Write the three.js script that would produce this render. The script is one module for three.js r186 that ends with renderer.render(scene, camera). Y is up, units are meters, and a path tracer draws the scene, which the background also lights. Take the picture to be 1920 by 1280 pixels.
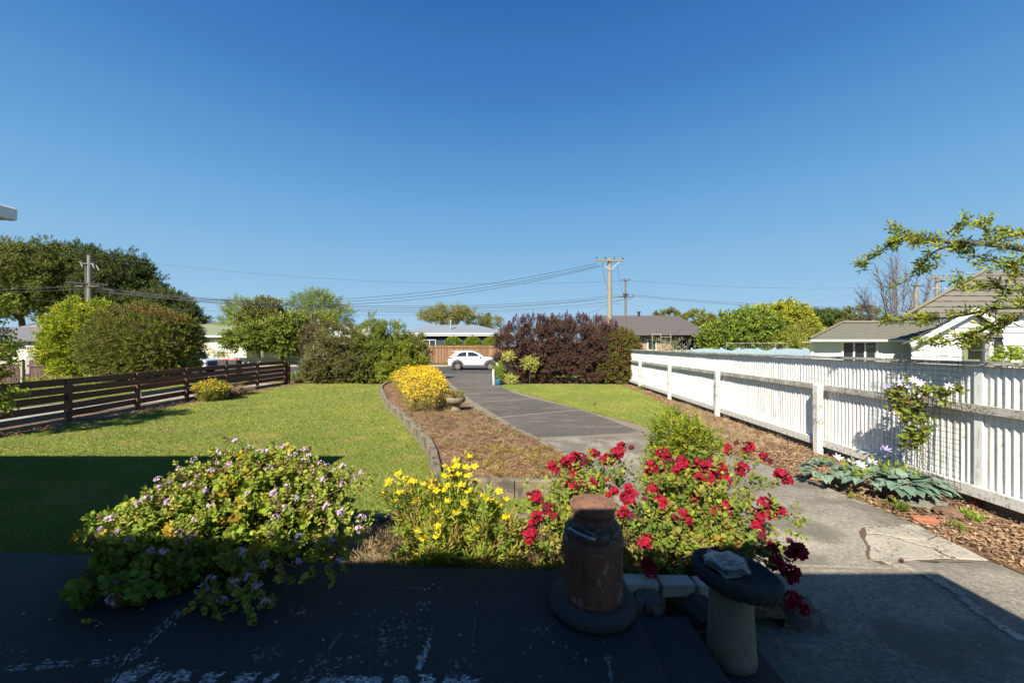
import * as THREE from 'three';
import { RoundedBoxGeometry } from 'three/addons/geometries/RoundedBoxGeometry.js';
import { mergeGeometries, mergeVertices, toCreasedNormals } from 'three/addons/utils/BufferGeometryUtils.js';
import { createNoise2D, createNoise3D } from 'simplex-noise';

// ------------------------------------------------------------------ camera, sky, sun, exposure
const F = 747, CX = 960, HY = 648, EYE = 1.93;          // photo pixels: focal length, principal column, horizon row; eye height in metres
const scene = new THREE.Scene();
const camera = new THREE.PerspectiveCamera(2 * Math.atan(640 / F) * 180 / Math.PI, 1.5, 0.05, 1500);
camera.position.set(0, EYE, 0);
camera.lookAt(0, EYE, -10);
camera.setViewOffset(1920, 1280, 0, -8, 1920, 1280);     // lens shift: the horizon lies 8 rows under the middle
const renderer = new THREE.WebGLRenderer({ antialias: true });
renderer.toneMapping = THREE.LinearToneMapping;
renderer.toneMappingExposure = 2.0;
renderer.shadowMap.enabled = true;

const lin = (c) => { c /= 255; return c <= 0.04045 ? c / 12.92 : ((c + 0.055) / 1.055) ** 2.4; };
{
  // clear sky: one gradient by elevation, the same all the way round
  const stops = [[-90, 178, 208, 230], [0, 178, 208, 230], [3.7, 166, 204, 233], [7.5, 150, 195, 230], [14.8, 124, 178, 224], [21.7, 99, 159, 213], [30.9, 71, 130, 197], [40.9, 53, 108, 177], [60, 42, 94, 157], [90, 36, 84, 145]];
  const W = 64, H = 512, data = new Float32Array(W * H * 4);
  for (let y = 0; y < H; y++) {
    const el = ((y + 0.5) / H - 0.5) * 180;
    let k = 0; while (k < stops.length - 2 && el > stops[k + 1][0]) k++;
    const a = stops[k], b = stops[k + 1], t = Math.min(1, Math.max(0, (el - a[0]) / (b[0] - a[0])));
    for (let x = 0; x < W; x++) {
      const o = (y * W + x) * 4;
      for (let c = 0; c < 3; c++) data[o + c] = (lin(a[c + 1]) * (1 - t) + lin(b[c + 1]) * t) / renderer.toneMappingExposure;
      data[o + 3] = 1;
    }
  }
  const sky = new THREE.DataTexture(data, W, H, THREE.RGBAFormat, THREE.FloatType);
  sky.mapping = THREE.EquirectangularReflectionMapping; sky.magFilter = THREE.LinearFilter; sky.needsUpdate = true;
  scene.background = sky; scene.environment = sky;
}
const sun = new THREE.DirectionalLight(new THREE.Color(1, 0.93, 0.80), 5);
sun.position.set(-0.48 * 40, 40, 1.08 * 40);             // behind the camera, a little to the left, 40 degrees high
sun.target.position.set(0, 0, 0);
sun.castShadow = true; sun.shadow.mapSize.set(4096, 4096);
Object.assign(sun.shadow.camera, { left: -45, right: 45, top: 45, bottom: -45, near: 1, far: 160 });
scene.add(sun, sun.target);

// ------------------------------------------------------------------ helpers
const V3 = THREE.Vector3;
const v = (x, y, z) => new V3(x, y, z);
const rng = (s) => () => { s = (s + 0x6d2b79f5) | 0; let t = Math.imul(s ^ (s >>> 15), 1 | s); t = (t + Math.imul(t ^ (t >>> 7), 61 | t)) ^ t; return ((t ^ (t >>> 14)) >>> 0) / 4294967296; };
const R0 = rng(77);
const n2 = createNoise2D(rng(5)), n3 = createNoise3D(rng(6));
const G = (px, py, h = 0) => { const d = F * (EYE - h) / (py - HY); return v((px - CX) / F * d, h, -d); };   // photo pixel on a level h
const A = (px, py, d) => v((px - CX) / F * d, EYE - (py - HY) / F * d, -d);                                   // photo pixel at depth d
const lerp = (a, b, t) => a + (b - a) * t, clamp = (x, a = 0, b = 1) => Math.min(b, Math.max(a, x));
const smooth = (x, a, b) => { const t = clamp((x - a) / (b - a)); return t * t * (3 - 2 * t); };
const taken = new Map();
function numbered(name) { const n = taken.get(name) ?? 0; taken.set(name, n + 1); return n ? name + '_' + String(n).padStart(3, '0') : name; }
function put(o, parent) { o.castShadow = o.receiveShadow = true; parent.add(o); return o; }
function thing(name, label, category, pos = [0, 0, 0], turn = 0, group) {
  const o = new THREE.Group(); o.name = numbered(name); o.position.set(...(pos.isVector3 ? pos.toArray() : pos)); o.rotation.y = turn;
  o.userData = { label, category }; if (group) o.userData.group = group;
  scene.add(o); return o;
}
function part(name, geo, mat, parent, pos, rot) {
  const m = new THREE.Mesh(geo, mat); m.name = name;
  if (pos) m.position.set(...(pos.isVector3 ? pos.toArray() : pos)); if (rot) m.rotation.set(...rot);
  return put(m, parent);
}
function solo(name, geo, mat, label, category, pos, rot, group) {
  const m = part(numbered(name), geo, mat, scene, pos, rot); m.userData = { label, category }; if (group) m.userData.group = group; return m;
}
function structure(name, geo, mat, pos) { const m = part(numbered(name), geo, mat, scene, pos); m.userData.kind = 'structure'; return m; }
function structureGroup(name) { const g = new THREE.Group(); g.name = numbered(name); g.userData.kind = 'structure'; scene.add(g); return g; }
function stuff(name, geo, mat, mats, cols, parent = scene) {
  const m = new THREE.InstancedMesh(geo, mat, mats.length); m.name = parent === scene ? numbered(name) : name;
  mats.forEach((x, i) => { m.setMatrixAt(i, x); if (cols) m.setColorAt(i, cols[i]); });
  m.userData.kind = 'stuff'; return put(m, parent);
}
const rgb = (r, g, b) => new THREE.Color().setRGB(r, g, b);

// --- geometry
function metreUV(g) {                                        // box mapping in metres
  if (g.index) g = g.toNonIndexed();
  g.computeVertexNormals; const p = g.attributes.position, n = g.attributes.normal, uv = new Float32Array(p.count * 2);
  for (let i = 0; i < p.count; i++) {
    const ax = Math.abs(n.getX(i)), ay = Math.abs(n.getY(i)), az = Math.abs(n.getZ(i));
    let a, b;
    if (ay >= ax && ay >= az) { a = p.getX(i); b = p.getZ(i); } else if (ax >= az) { a = p.getZ(i); b = p.getY(i); } else { a = p.getX(i); b = p.getY(i); }
    uv[i * 2] = a; uv[i * 2 + 1] = b;
  }
  g.setAttribute('uv', new THREE.BufferAttribute(uv, 2)); return g;
}
const box = (w, h, d, b = 0) => metreUV(b ? new RoundedBoxGeometry(w, h, d, 1, b) : new THREE.BoxGeometry(w, h, d));
const cyl = (r0, r1, h, n = 12) => new THREE.CylinderGeometry(r0, r1, h, n);
function slab(pts, y0, y1, bevel = 0) {                      // pts: [x, z] outline; solid from y0 to y1
  const s = new THREE.Shape(pts.map((p) => new THREE.Vector2(p.x ?? p[0], -(p.z ?? p[1]))));
  const g = new THREE.ExtrudeGeometry(s, { depth: y1 - y0 - bevel * 2, bevelEnabled: bevel > 0, bevelSize: bevel, bevelThickness: bevel, bevelOffset: -bevel, bevelSegments: 1, curveSegments: 4 });
  g.rotateX(-Math.PI / 2); g.translate(0, y0 + bevel, 0); return metreUV(g);
}
function sheet(pts, y) { const s = new THREE.Shape(pts.map((p) => new THREE.Vector2(p.x ?? p[0], -(p.z ?? p[1])))); const g = new THREE.ShapeGeometry(s); g.rotateX(-Math.PI / 2); g.translate(0, y, 0); return metreUV(g); }
function extr(pts, depth, bevel = 0, holes = []) {           // outline in x, y; extruded along z and centred on z
  const s = new THREE.Shape(pts.map((p) => new THREE.Vector2(p[0], p[1])));
  for (const h of holes) s.holes.push(new THREE.Path(h.map((p) => new THREE.Vector2(p[0], p[1]))));
  const g = new THREE.ExtrudeGeometry(s, { depth: depth - 2 * bevel, bevelEnabled: bevel > 0, bevelSize: bevel, bevelThickness: bevel, bevelOffset: -bevel, bevelSegments: 2, curveSegments: 6 });
  g.translate(0, 0, -(depth - 2 * bevel) / 2); return metreUV(g);
}
const lathe = (pts, n = 32) => new THREE.LatheGeometry(pts.map((p) => new THREE.Vector2(p[0], p[1])), n);
function taper(points, r0, r1, seg = 10, radial = 6, wob = 0) {
  const c = new THREE.CatmullRomCurve3(points), g = new THREE.TubeGeometry(c, seg, 1, radial), p = g.attributes.position, q = new V3();
  for (let i = 0; i <= seg; i++) {
    const o = c.getPointAt(i / seg);
    for (let j = 0; j <= radial; j++) { const k = i * (radial + 1) + j, r = lerp(r0, r1, i / seg) * (1 + wob * n3(i * 0.7, (j % radial) * 1.3, r0 * 50)); q.fromBufferAttribute(p, k).sub(o).multiplyScalar(r).add(o); p.setXYZ(k, q.x, q.y, q.z); }
  }
  g.computeVertexNormals(); return g;
}
function beam(a, b, w, h, up = v(0, 1, 0)) {                  // box from a to b, w across, h along up
  const d = b.clone().sub(a), L = d.length(), m = new THREE.Matrix4(), z = d.clone().normalize(), x = new V3().crossVectors(up, z).normalize(), y = new V3().crossVectors(z, x);
  const g = box(w, h, L, Math.min(w, h) * 0.08); m.makeBasis(x, y, z).setPosition(a.clone().add(b).multiplyScalar(0.5)); g.applyMatrix4(m); return g;
}
function rough(g, amp, freq, seed = 0) {                     // uneven surface, keeps shared corners together
  const p = g.attributes.position, q = new V3();
  for (let i = 0; i < p.count; i++) { q.fromBufferAttribute(p, i); const a = q.x * freq + seed, b = q.y * freq - seed, c = q.z * freq + seed * 2; p.setXYZ(i, q.x + amp * n3(a, b, c), q.y + amp * n3(a + 31, b, c), q.z + amp * n3(a, b + 47, c)); }
  g.computeVertexNormals(); return g;
}
function tri(verts, idx) { const g = new THREE.BufferGeometry(); g.setAttribute('position', new THREE.Float32BufferAttribute(verts, 3)); g.setIndex(idx); g.computeVertexNormals(); return g; }

// --- textures: tileable value noise
function tileNoise(seed) {
  const N = 256, r = rng(seed), t = new Float32Array(N * N); for (let i = 0; i < t.length; i++) t[i] = r();
  return (x, y, p) => {                                      // p: period in cells
    const xi = Math.floor(x), yi = Math.floor(y), fx = x - xi, fy = y - yi, sx = fx * fx * (3 - 2 * fx), sy = fy * fy * (3 - 2 * fy);
    const w = (a) => ((a % p) + p) % p, at = (a, b) => t[(w(b) % N) * N + (w(a) % N)];
    return lerp(lerp(at(xi, yi), at(xi + 1, yi), sx), lerp(at(xi, yi + 1), at(xi + 1, yi + 1), sx), sy);
  };
}
const TN = [11, 12, 13].map(tileNoise);
function fbm(u, vv, p, oct, k = 0, sx = 1, sy = 1) { let s = 0, a = 0.5, n = 0; for (let i = 0; i < oct; i++) { s += a * TN[(i + k) % 3](u * p * sx, vv * p * sy, Math.max(1, p * Math.max(sx, sy))); n += a; a *= 0.55; p *= 2; } return s / n; }
function tex(w, h, metres, fn, srgb = true) {               // fn(u, v) -> [r, g, b] 0..255
  const d = new Uint8Array(w * h * 4);
  for (let y = 0; y < h; y++) for (let x = 0; x < w; x++) { const c = fn(x / w, y / h), o = (y * w + x) * 4; if (typeof c === 'number') d[o] = d[o + 1] = d[o + 2] = clamp(c, 0, 255); else { d[o] = clamp(c[0], 0, 255); d[o + 1] = clamp(c[1], 0, 255); d[o + 2] = clamp(c[2], 0, 255); } d[o + 3] = 255; }
  const t = new THREE.DataTexture(d, w, h); t.wrapS = t.wrapT = THREE.RepeatWrapping; t.magFilter = THREE.LinearFilter; if (srgb) t.colorSpace = THREE.SRGBColorSpace;
  if (metres) t.repeat.set(1 / metres[0], 1 / metres[1]); t.needsUpdate = true; return t;
}
const again = (t, mx, my) => { const c = t.clone(); c.repeat.set(1 / mx, 1 / my); c.needsUpdate = true; return c; };
const mixc = (a, b, t) => [lerp(a[0], b[0], t), lerp(a[1], b[1], t), lerp(a[2], b[2], t)];
const grit = tex(512, 512, [0.6, 0.6], (x, y) => 255 * (0.6 * fbm(x, y, 32, 4) + 0.4 * fbm(x, y, 128, 2, 1)), false);
const std = (color, roughness = 0.8, extra = {}) => new THREE.MeshStandardMaterial({ color: Array.isArray(color) ? rgb(...color) : color, roughness, ...extra });
const bumped = (color, roughness, scale, extra = {}) => std(color, roughness, { bumpMap: grit, bumpScale: scale, ...extra });
const leafMat = (extra = {}) => new THREE.MeshPhysicalMaterial({ color: 0xffffff, roughness: 0.7, specularIntensity: 0.35, transmission: 0.28, thickness: 0, side: THREE.DoubleSide, ...extra });
const LEAF = leafMat(), PETAL = leafMat({ roughness: 0.8, transmission: 0.2, vertexColors: true });
const BARK = bumped([0.09, 0.065, 0.045], 0.95, 0.01), GREYBARK = bumped([0.16, 0.13, 0.10], 0.95, 0.01), GREENSTEM = std([0.10, 0.13, 0.04], 0.8), TANSTEM = std([0.20, 0.13, 0.07], 0.9);

// --- foliage
function leafGeo(kind, L, W) {                               // a leaf along +y, face towards +z
  if (kind === 'oval') return tri([0, 0, 0, -W * 0.42, L * 0.35, W * 0.14, 0, L * 0.42, 0, W * 0.42, L * 0.35, W * 0.14, -W * 0.3, L * 0.7, W * 0.06, W * 0.3, L * 0.7, W * 0.06, 0, L, -W * 0.12], [0, 2, 1, 0, 3, 2, 1, 2, 4, 2, 3, 5, 4, 2, 6, 2, 5, 6]);
  if (kind === 'thin') return tri([0, 0, 0, -W * 0.5, L * 0.45, 0.02 * L, W * 0.5, L * 0.45, 0.02 * L, 0, L, -L * 0.12], [0, 2, 1, 1, 2, 3]);
  if (kind === 'lobed') { const a = [0, L * 0.45, -W * 0.06], n = 10, idx = []; for (let i = 0; i < n; i++) { const t = i / (n - 1), ang = lerp(-Math.PI * 0.86, Math.PI * 0.86, t), r = L * 0.55 * (i % 2 ? 1 : 0.72); a.push(Math.sin(ang) * r * W / L, L * 0.45 + Math.cos(ang) * r, (i % 2 ? 0.1 : 0) * W); if (i) idx.push(0, i + 1, i); } a.push(0, 0, 0); idx.push(0, 1, n + 1, 0, n + 1, n); return tri(a, idx); }
  throw new Error(kind);
}
function sprig({ n = 8, kind = 'oval', L = 0.05, W = 0.03, stem = 0.12, open = 1.0, seed = 1, tuft = 0.5, stalk = 0.0015 }) {
  const r = rng(seed), parts = [], m = new THREE.Matrix4(), e = new THREE.Euler();
  for (let i = 0; i < n; i++) {
    const g = leafGeo(kind, L * lerp(0.65, 1.15, r()), W * lerp(0.7, 1.1, r())), t = i / Math.max(1, n - 1);
    const az = i * 2.4 + r() * 0.8, tilt = open * lerp(1.15, tuft, t) * lerp(0.8, 1.2, r());
    g.rotateY(r() * 0.8 - 0.4); g.rotateX(tilt); g.rotateY(az); g.translate(Math.sin(az) * stem * 0.05, stem * t, Math.cos(az) * stem * 0.05); parts.push(g);
  }
  if (stalk) { const s = new THREE.CylinderGeometry(stalk * 0.6, stalk, stem, 3, 1, true); s.translate(0, stem / 2, 0); s.deleteAttribute('uv'); parts.push(s); }
  return mergeGeometries(parts);
}
const Y = v(0, 1, 0);
function orient(p, n, s, r, jitter = 0.5) {
  const d = n.clone().add(v(r() - 0.5, r() - 0.5, r() - 0.5).multiplyScalar(jitter * 2)).normalize(), q = new THREE.Quaternion().setFromUnitVectors(Y, d);
  q.multiply(new THREE.Quaternion().setFromAxisAngle(Y, r() * 6.283)); return new THREE.Matrix4().compose(p, q, v(s, s, s));
}
function pick(cols, r) { let c = cols[Math.floor(r() * cols.length)]; if (c[1] > c[0] * 0.97) c = [c[0] * 1.6, c[1] * 1.52, c[2] * 1.0]; const k = lerp(0.75, 1.25, r()); return rgb(c[0] * k, c[1] * k * lerp(0.93, 1.07, r()), c[2] * k); }
// lobes [x, y, z, rx, ry, rz]; returns points on clumps spread over the lobes, with the way out of the crown
function crownPoints(lobes, count, r, { clumps = 0, clumpR = 0.3, shell = 0.55, minY = -1e9, rag = 0.18, freq = 1.2 } = {}) {
  const area = lobes.map((l) => (l[3] * l[4] + l[4] * l[5] + l[3] * l[5]) ** 1.0), sum = area.reduce((a, b) => a + b), out = [];
  const one = (bias) => {
    let t = r() * sum, k = 0; while (k < lobes.length - 1 && t > area[k]) t -= area[k++];
    const l = lobes[k], z = r() * 2 - 1, a = r() * 6.283, s = Math.sqrt(1 - z * z), n = v(s * Math.cos(a), z, s * Math.sin(a));
    const bump = 1 + rag * n3(n.x * freq * 2 + l[0], n.y * freq * 2 + l[1], n.z * freq * 2 + k * 7), rr = lerp(bias, 1, Math.sqrt(r())) * bump;
    const p = v(l[0] + n.x * l[3] * rr, l[1] + n.y * l[4] * rr, l[2] + n.z * l[5] * rr), out = v(n.x / l[3], n.y / l[4], n.z / l[5]).normalize();
    return { p, n: out };
  };
  if (clumps) {
    const per = count / clumps;
    for (let c = 0; c < clumps; c++) {
      const o = one(shell); if (o.p.y < minY) { continue; }
      const size = clumpR * lerp(0.6, 1.25, r());
      for (let i = 0; i < per; i++) { const q = v(r() + r() - 1, (r() + r() - 1) * 0.75, r() + r() - 1).multiplyScalar(size); const p = o.p.clone().add(q); if (p.y > minY) out.push({ p, n: o.n.clone().multiplyScalar(0.8).add(q.normalize().multiplyScalar(0.5)).add(v(0, 0.25, 0)).normalize() }); }
    }
  } else for (let i = 0; i < count; i++) { const o = one(shell); if (o.p.y > minY) out.push({ p: o.p, n: o.n.clone().add(v(0, 0.25, 0)).normalize() }); }
  return out;
}
function foliage(parent, name, geo, pts, r, { s = [0.8, 1.25], cols, jitter = 0.5, mat = LEAF }) {
  return stuff(name, geo, mat, pts.map((o) => orient(o.p, o.n, lerp(s[0], s[1], r()), r, jitter)), pts.map(() => pick(cols, r)), parent);
}
const dim = (cols, k = 0.76) => cols.map((c) => c.map((x) => x * k));
// a woody plant: stem meshes to the lobes and a leafy crown. base and lobes in world metres
function woody({ name, label, category = 'tree', group, base, lobes, count, leaf, cols, seed, trunkR = 0.12, bark = BARK, limbs = 5, fork = 0.35, opts = {}, s, jitter, crown = 'crown', mat }) {
  const r = rng(seed), t = thing(name, label, category, base, 0, group);
  const L = lobes.map((l) => [l[0] - base.x, l[1] - base.y, l[2] - base.z, l[3], l[4], l[5]]);
  const top = Math.max(...L.map((l) => l[1] + l[4])), cx = L.reduce((a, l) => a + l[0], 0) / L.length, cz = L.reduce((a, l) => a + l[2], 0) / L.length;
  const f = v(cx * fork * 0.6, top * fork, cz * fork * 0.6), end = v(cx * 0.8, top * 0.86, cz * 0.8);
  part('trunk', taper([v(0, -0.15, 0), f.clone().multiplyScalar(0.5).add(v((r() - 0.5) * trunkR, 0, (r() - 0.5) * trunkR)), f, f.clone().lerp(end, 0.6), end], trunkR * 1.15, trunkR * 0.18, 12, 7, 0.12), bark, t);
  for (let i = 0; i < limbs; i++) {
    const l = L[i % L.length], a = r() * 6.283, q = v(l[0] + Math.cos(a) * l[3] * 0.75, l[1] + (r() - 0.35) * l[4] * 1.1, l[2] + Math.sin(a) * l[5] * 0.75), st = f.clone().multiplyScalar(lerp(0.75, 1.15, r()));
    part('branch', taper([st, st.clone().lerp(q, 0.45).add(v(0, top * 0.05, 0)), q], trunkR * 0.5, trunkR * 0.1, 7, 5, 0.1), bark, t);
  }
  const p = crownPoints(L, count, r, opts);
  foliage(t, crown, leaf, p, r, { cols, s, jitter, mat }); return t;
}
// ------------------------------------------------------------------ the setting: ground, lawns, paving, road
const gp = (X, d) => [X, -d];
const inside = (x, z, poly) => { let c = false; for (let i = 0, j = poly.length - 1; i < poly.length; j = i++) { const [xi, zi] = poly[i], [xj, zj] = poly[j]; if ((zi > z) !== (zj > z) && x < (xj - xi) * (z - zi) / (zj - zi) + xi) c = !c; } return c; };
const inset = (poly, k) => {                                  // move each corner k metres inwards
  const n = poly.length; let ar = 0; for (let i = 0; i < n; i++) { const a = poly[i], b = poly[(i + 1) % n]; ar += a[0] * b[1] - b[0] * a[1]; }
  const s = ar > 0 ? 1 : -1;
  return poly.map((p, i) => { const a = poly[(i + n - 1) % n], b = poly[(i + 1) % n]; let d1 = [p[0] - a[0], p[1] - a[1]], d2 = [b[0] - p[0], b[1] - p[1]]; const l1 = Math.hypot(...d1) || 1, l2 = Math.hypot(...d2) || 1; const n1 = [-d1[1] / l1 * s, d1[0] / l1 * s], nn2 = [-d2[1] / l2 * s, d2[0] / l2 * s]; const m = [n1[0] + nn2[0], n1[1] + nn2[1]], q = Math.max(0.5, 1 + n1[0] * nn2[0] + n1[1] * nn2[1]); return [p[0] + m[0] * k / q, p[1] + m[1] * k / q]; });
};
const pxs = (list, h = 0) => list.map(([a, b]) => { const p = G(a, b, h); return [p.x, p.z]; });
const bend = (a, b, n, amp, seed) => { const out = []; for (let i = 0; i < n; i++) { const t = i / n; out.push([lerp(a[0], b[0], t) + (i ? amp * n2(seed, t * 5) : 0), lerp(a[1], b[1], t) + (i ? amp * n2(seed + 9, t * 5) : 0)]); } return out; };

const earthTex = tex(512, 512, [2.2, 2.2], (x, y) => { const a = fbm(x, y, 8, 5), b = fbm(x, y, 64, 3, 1), c = fbm(x, y, 4, 3, 2); return mixc(mixc([112, 80, 54], [158, 118, 82], a * 1.4 - 0.2), [78, 56, 40], smooth(b, 0.5, 0.75) * 0.7 + (c - 0.5) * 0.3); });
const M_EARTH = std(0xffffff, 1, { map: earthTex, bumpMap: again(grit, 0.35, 0.35), bumpScale: 0.03 });
const turfTex = tex(512, 512, [3.1, 3.1], (x, y) => { const a = fbm(x, y, 5, 4), b = fbm(x, y, 90, 2, 1); return mixc(mixc([114, 122, 38], [140, 138, 52], a * 1.5 - 0.25), [88, 94, 30], b * 0.7); });
const M_TURF = std(0xffffff, 1, { map: turfTex, bumpMap: again(grit, 0.25, 0.25), bumpScale: 0.02 });
const asphTex = tex(512, 512, [2.6, 2.6], (x, y) => { const a = fbm(x, y, 3, 4), b = fbm(x, y, 110, 2, 1); const g = 62 + 20 * (a - 0.5) + 42 * (b - 0.5); return [g * 1.02, g * 0.98, g * 0.95]; });
const M_ROAD = std(0xffffff, 0.9, { map: asphTex, bumpMap: again(grit, 0.3, 0.3), bumpScale: 0.006 });
const driveTex = tex(1024, 1024, [4.3, 4.3], (x, y) => { const a = fbm(x, y, 3, 5), b = fbm(x, y, 150, 2, 1), c = fbm(x, y, 9, 4, 2), s = fbm(x, y, 6, 4, 1, 1, 5); const g = 80 + 26 * (a - 0.5) + 34 * (b - 0.5) + 24 * smooth(s, 0.55, 0.8); return mixc([g * 1.06, g * 0.99, g * 0.91], [104, 95, 82], smooth(c, 0.62, 0.8) * 0.5); });
const M_DRIVE = std(0xffffff, 0.92, { map: driveTex, bumpMap: again(grit, 0.4, 0.4), bumpScale: 0.004 });
// old concrete: pale cement worn through a dark weathered film, streaky, with aggregate specks
const concTex = tex(1024, 1024, [3.1, 3.1], (x, y) => {
  const a = fbm(x, y, 4, 5), b = fbm(x, y, 96, 3, 1, 1, 2), c = fbm(x, y, 230, 1, 2), big = fbm(x, y, 2, 4, 2);
  const w = 0.42 + (a - 0.5) * 0.7 + (b - 0.5) * 0.55 + (c - 0.5) * 0.5 + (big - 0.5) * 0.8;
  return mixc(mixc([98, 92, 82], [168, 160, 144], clamp(w)), [84, 79, 70], smooth(fbm(x, y, 6, 4, 1), 0.52, 0.7) * 0.55);
});
const M_CONC = std(0xffffff, 0.95, { map: concTex, bumpMap: again(grit, 0.5, 0.5), bumpScale: 0.006 });
const paleTex = tex(512, 512, [1.7, 1.7], (x, y) => { const a = fbm(x, y, 4, 5), b = fbm(x, y, 90, 2, 1), c = fbm(x, y, 10, 4, 2); return mixc(mixc([134, 127, 114], [178, 170, 154], a * 1.5 - 0.25), [98, 92, 82], smooth(b * 0.5 + c * 0.5, 0.52, 0.7) * 0.8); });
const M_PALE = std(0xffffff, 0.95, { map: paleTex, bumpMap: again(grit, 0.5, 0.5), bumpScale: 0.006 });
const kerbTex = tex(512, 512, [0.9, 0.9], (x, y) => { const a = fbm(x, y, 4, 5), b = fbm(x, y, 70, 2, 1), c = fbm(x, y, 9, 4, 2); return mixc(mixc([104, 94, 76], [150, 138, 112], a * 1.5 - 0.25 + (b - 0.5) * 0.5), [74, 70, 62], smooth(c, 0.5, 0.68) * 0.75); });
const M_KERB = std(0xffffff, 0.97, { map: kerbTex, bumpMap: again(grit, 0.3, 0.3), bumpScale: 0.012 });
const M_GAP = bumped([0.075, 0.05, 0.03], 1, 0.02);

{ const g = new THREE.PlaneGeometry(900, 900, 1, 1); g.rotateX(-Math.PI / 2); g.translate(0, -0.07, -150); structure('ground', metreUV(g), M_TURF); }
// lawns
const kerbLine = [[-5.96, 18.9], [-5.55, 16.9], [-4.64, 14.4], [-3.9, 12.5], [-3.04, 10.7], [-1.99, 8.4], [-1.45, 7.05], [-1.12, 5.85], [-0.98, 5.15]].map((p) => gp(...p));
const lawnLeft = [[-10.75, 3.6], [-10.8, 12], [-10.9, 20.2], [-8, 20.1], [-6.2, 19.4]].map((p) => gp(...p)).concat(kerbLine, [[0.72, 5.0], [0.74, 4.2], [-3.05, 4.2], [-3.2, 3.1], [-5, 3.1], [-5, 2.4], [-10.7, 2.4]].map((p) => gp(...p)));
const lawnRight = [[-0.62, 19.7], [1.5, 20], [5.35, 19.8], [5.25, 16], [4.95, 12], [4.6, 9.6], [4.15, 8.4], [3.28, 9.35], [2.14, 12], [1.0, 14.9], [0.1, 17], [-0.4, 18.4]].map((p) => gp(...p));
structure('lawn', sheet(lawnLeft, 0.0), M_TURF); structure('lawn', sheet(lawnRight, 0.0), M_TURF);
// soil
structure('garden_soil', sheet([[4.34, 0.5], [4.34, 3.4], [4.33, 4.1], [4.36, 4.8], [4.34, 5.6], [4.12, 6.5], [3.7, 7.5], [4.15, 8.4], [4.6, 9.6], [4.95, 12], [5.25, 16], [5.35, 19.9], [6.2, 20.3], [5.9, 12], [5.7, 0.5]].map((p) => gp(...p)), -0.006), M_EARTH);
structure('garden_soil', sheet([[-10.6, 3], [-10.7, 12], [-10.75, 20.1], [-8, 19.9], [-6, 19.2], [-5.7, 21.2], [-13, 21.2], [-13, 3]].map((p) => gp(...p)), -0.012), M_EARTH);
structure('garden_soil', sheet([[-9, 19.3], [-6.1, 18.9], [-4.2, 19.2], [-4.2, 21.6], [-9, 21.6]].map((p) => gp(...p)), -0.018), M_EARTH);
structure('garden_soil', sheet([[-0.75, 19.6], [6, 19.6], [6, 22], [-0.9, 22]].map((p) => gp(...p)), -0.022), M_EARTH);
{ // front bed soil, uneven
  const g = new THREE.PlaneGeometry(5.45, 1.55, 60, 18); g.rotateX(-Math.PI / 2); g.translate(-0.52, 0.14, -3.44);
  const p = g.attributes.position; for (let i = 0; i < p.count; i++) p.setY(i, -0.06 + 0.2 * Math.min(smooth(p.getX(i), -3.24, -3.0), smooth(-p.getX(i), -2.16, -1.75), smooth(p.getZ(i), -4.215, -4.05)) + 0.035 * n2(p.getX(i) * 2.2, p.getZ(i) * 2.2) + 0.015 * n2(p.getX(i) * 9, p.getZ(i) * 9)); g.computeVertexNormals();
  structure('garden_soil', metreUV(g), M_EARTH);
}
const raisedBed = kerbLine.concat([[0.95, 5.12], [0.98, 6.2], [-0.2, 9.2], [-1.25, 12], [-2.6, 15.6], [-3.5, 19]].map((p) => gp(...p)));
structure('garden_soil', sheet(inset(raisedBed, 0.04), 0.16), M_EARTH);
// raised kerbs
function kerbRun(pts, w, h, label, yaw = 0.03, seed = 0) {
  const t = thing('garden_kerb', label, 'kerb');
  const c = new THREE.CatmullRomCurve3(pts.map((p) => v(p[0], 0, p[1]))), n = Math.max(2, Math.round(c.getLength() / 0.9));
  for (let i = 0; i < n; i++) {
    const m = 6, ring = [];
    for (let k = 0; k <= m; k++) { const u = lerp(i + 0.006, i + 0.994, k / m) / n, p = c.getPointAt(u), q = c.getTangentAt(u), s = v(-q.z, 0, q.x), hh = h + 0.012 * n2(u * 40, seed), a = w / 2;
      for (const [o, y] of [[-a * 1.1, -0.05], [-a, hh - 0.02], [-a + 0.02, hh], [a - 0.02, hh + 0.004], [a, hh - 0.02], [a * 1.1, -0.05]]) ring.push(p.x + s.x * o + 0.004 * n2(u * 90 + o * 9, 3), y + 0.005 * n2(u * 120, o * 30), p.z + s.z * o); }
    const idx = []; for (let k = 0; k < m; k++) for (let j = 0; j < 5; j++) { const a = k * 6 + j, b = a + 6; idx.push(a, a + 1, b, a + 1, b + 1, b); }
    for (const o of [0, m * 6]) for (let j = 1; j < 5; j++) idx.push(...(o ? [o, o + j + 1, o + j] : [o, o + j, o + j + 1]));
    part('kerb_section', metreUV(toCreasedNormals(tri(ring, idx), 0.6)), M_KERB, t);
  } return t;
}
kerbRun(kerbLine, 0.13, 0.23, 'low curved concrete kerb between the lawn and the raised flower bed', 0, 1);
kerbRun([[-0.9, 5.1], [0, 5.06], [0.96, 5.1]].map((p) => gp(...p)), 0.13, 0.24, 'straight concrete kerb closing the end of the raised bed', 0, 2);
kerbRun([[0.95, 5.25], [0.9, 6.35], [-0.2, 9.15], [-1.28, 11.9], [-2.6, 15.5], [-3.5, 19]].map((p) => gp(...p)), 0.12, 0.17, 'pale concrete kerb along the driveway side of the raised bed', 0, 3);
kerbRun([[-3.15, 4.16], [-1.4, 4.15], [0.7, 4.14]].map((p) => gp(...p)), 0.12, 0.17, 'grey concrete edging between lawn and front flower bed', 0, 4);

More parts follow.
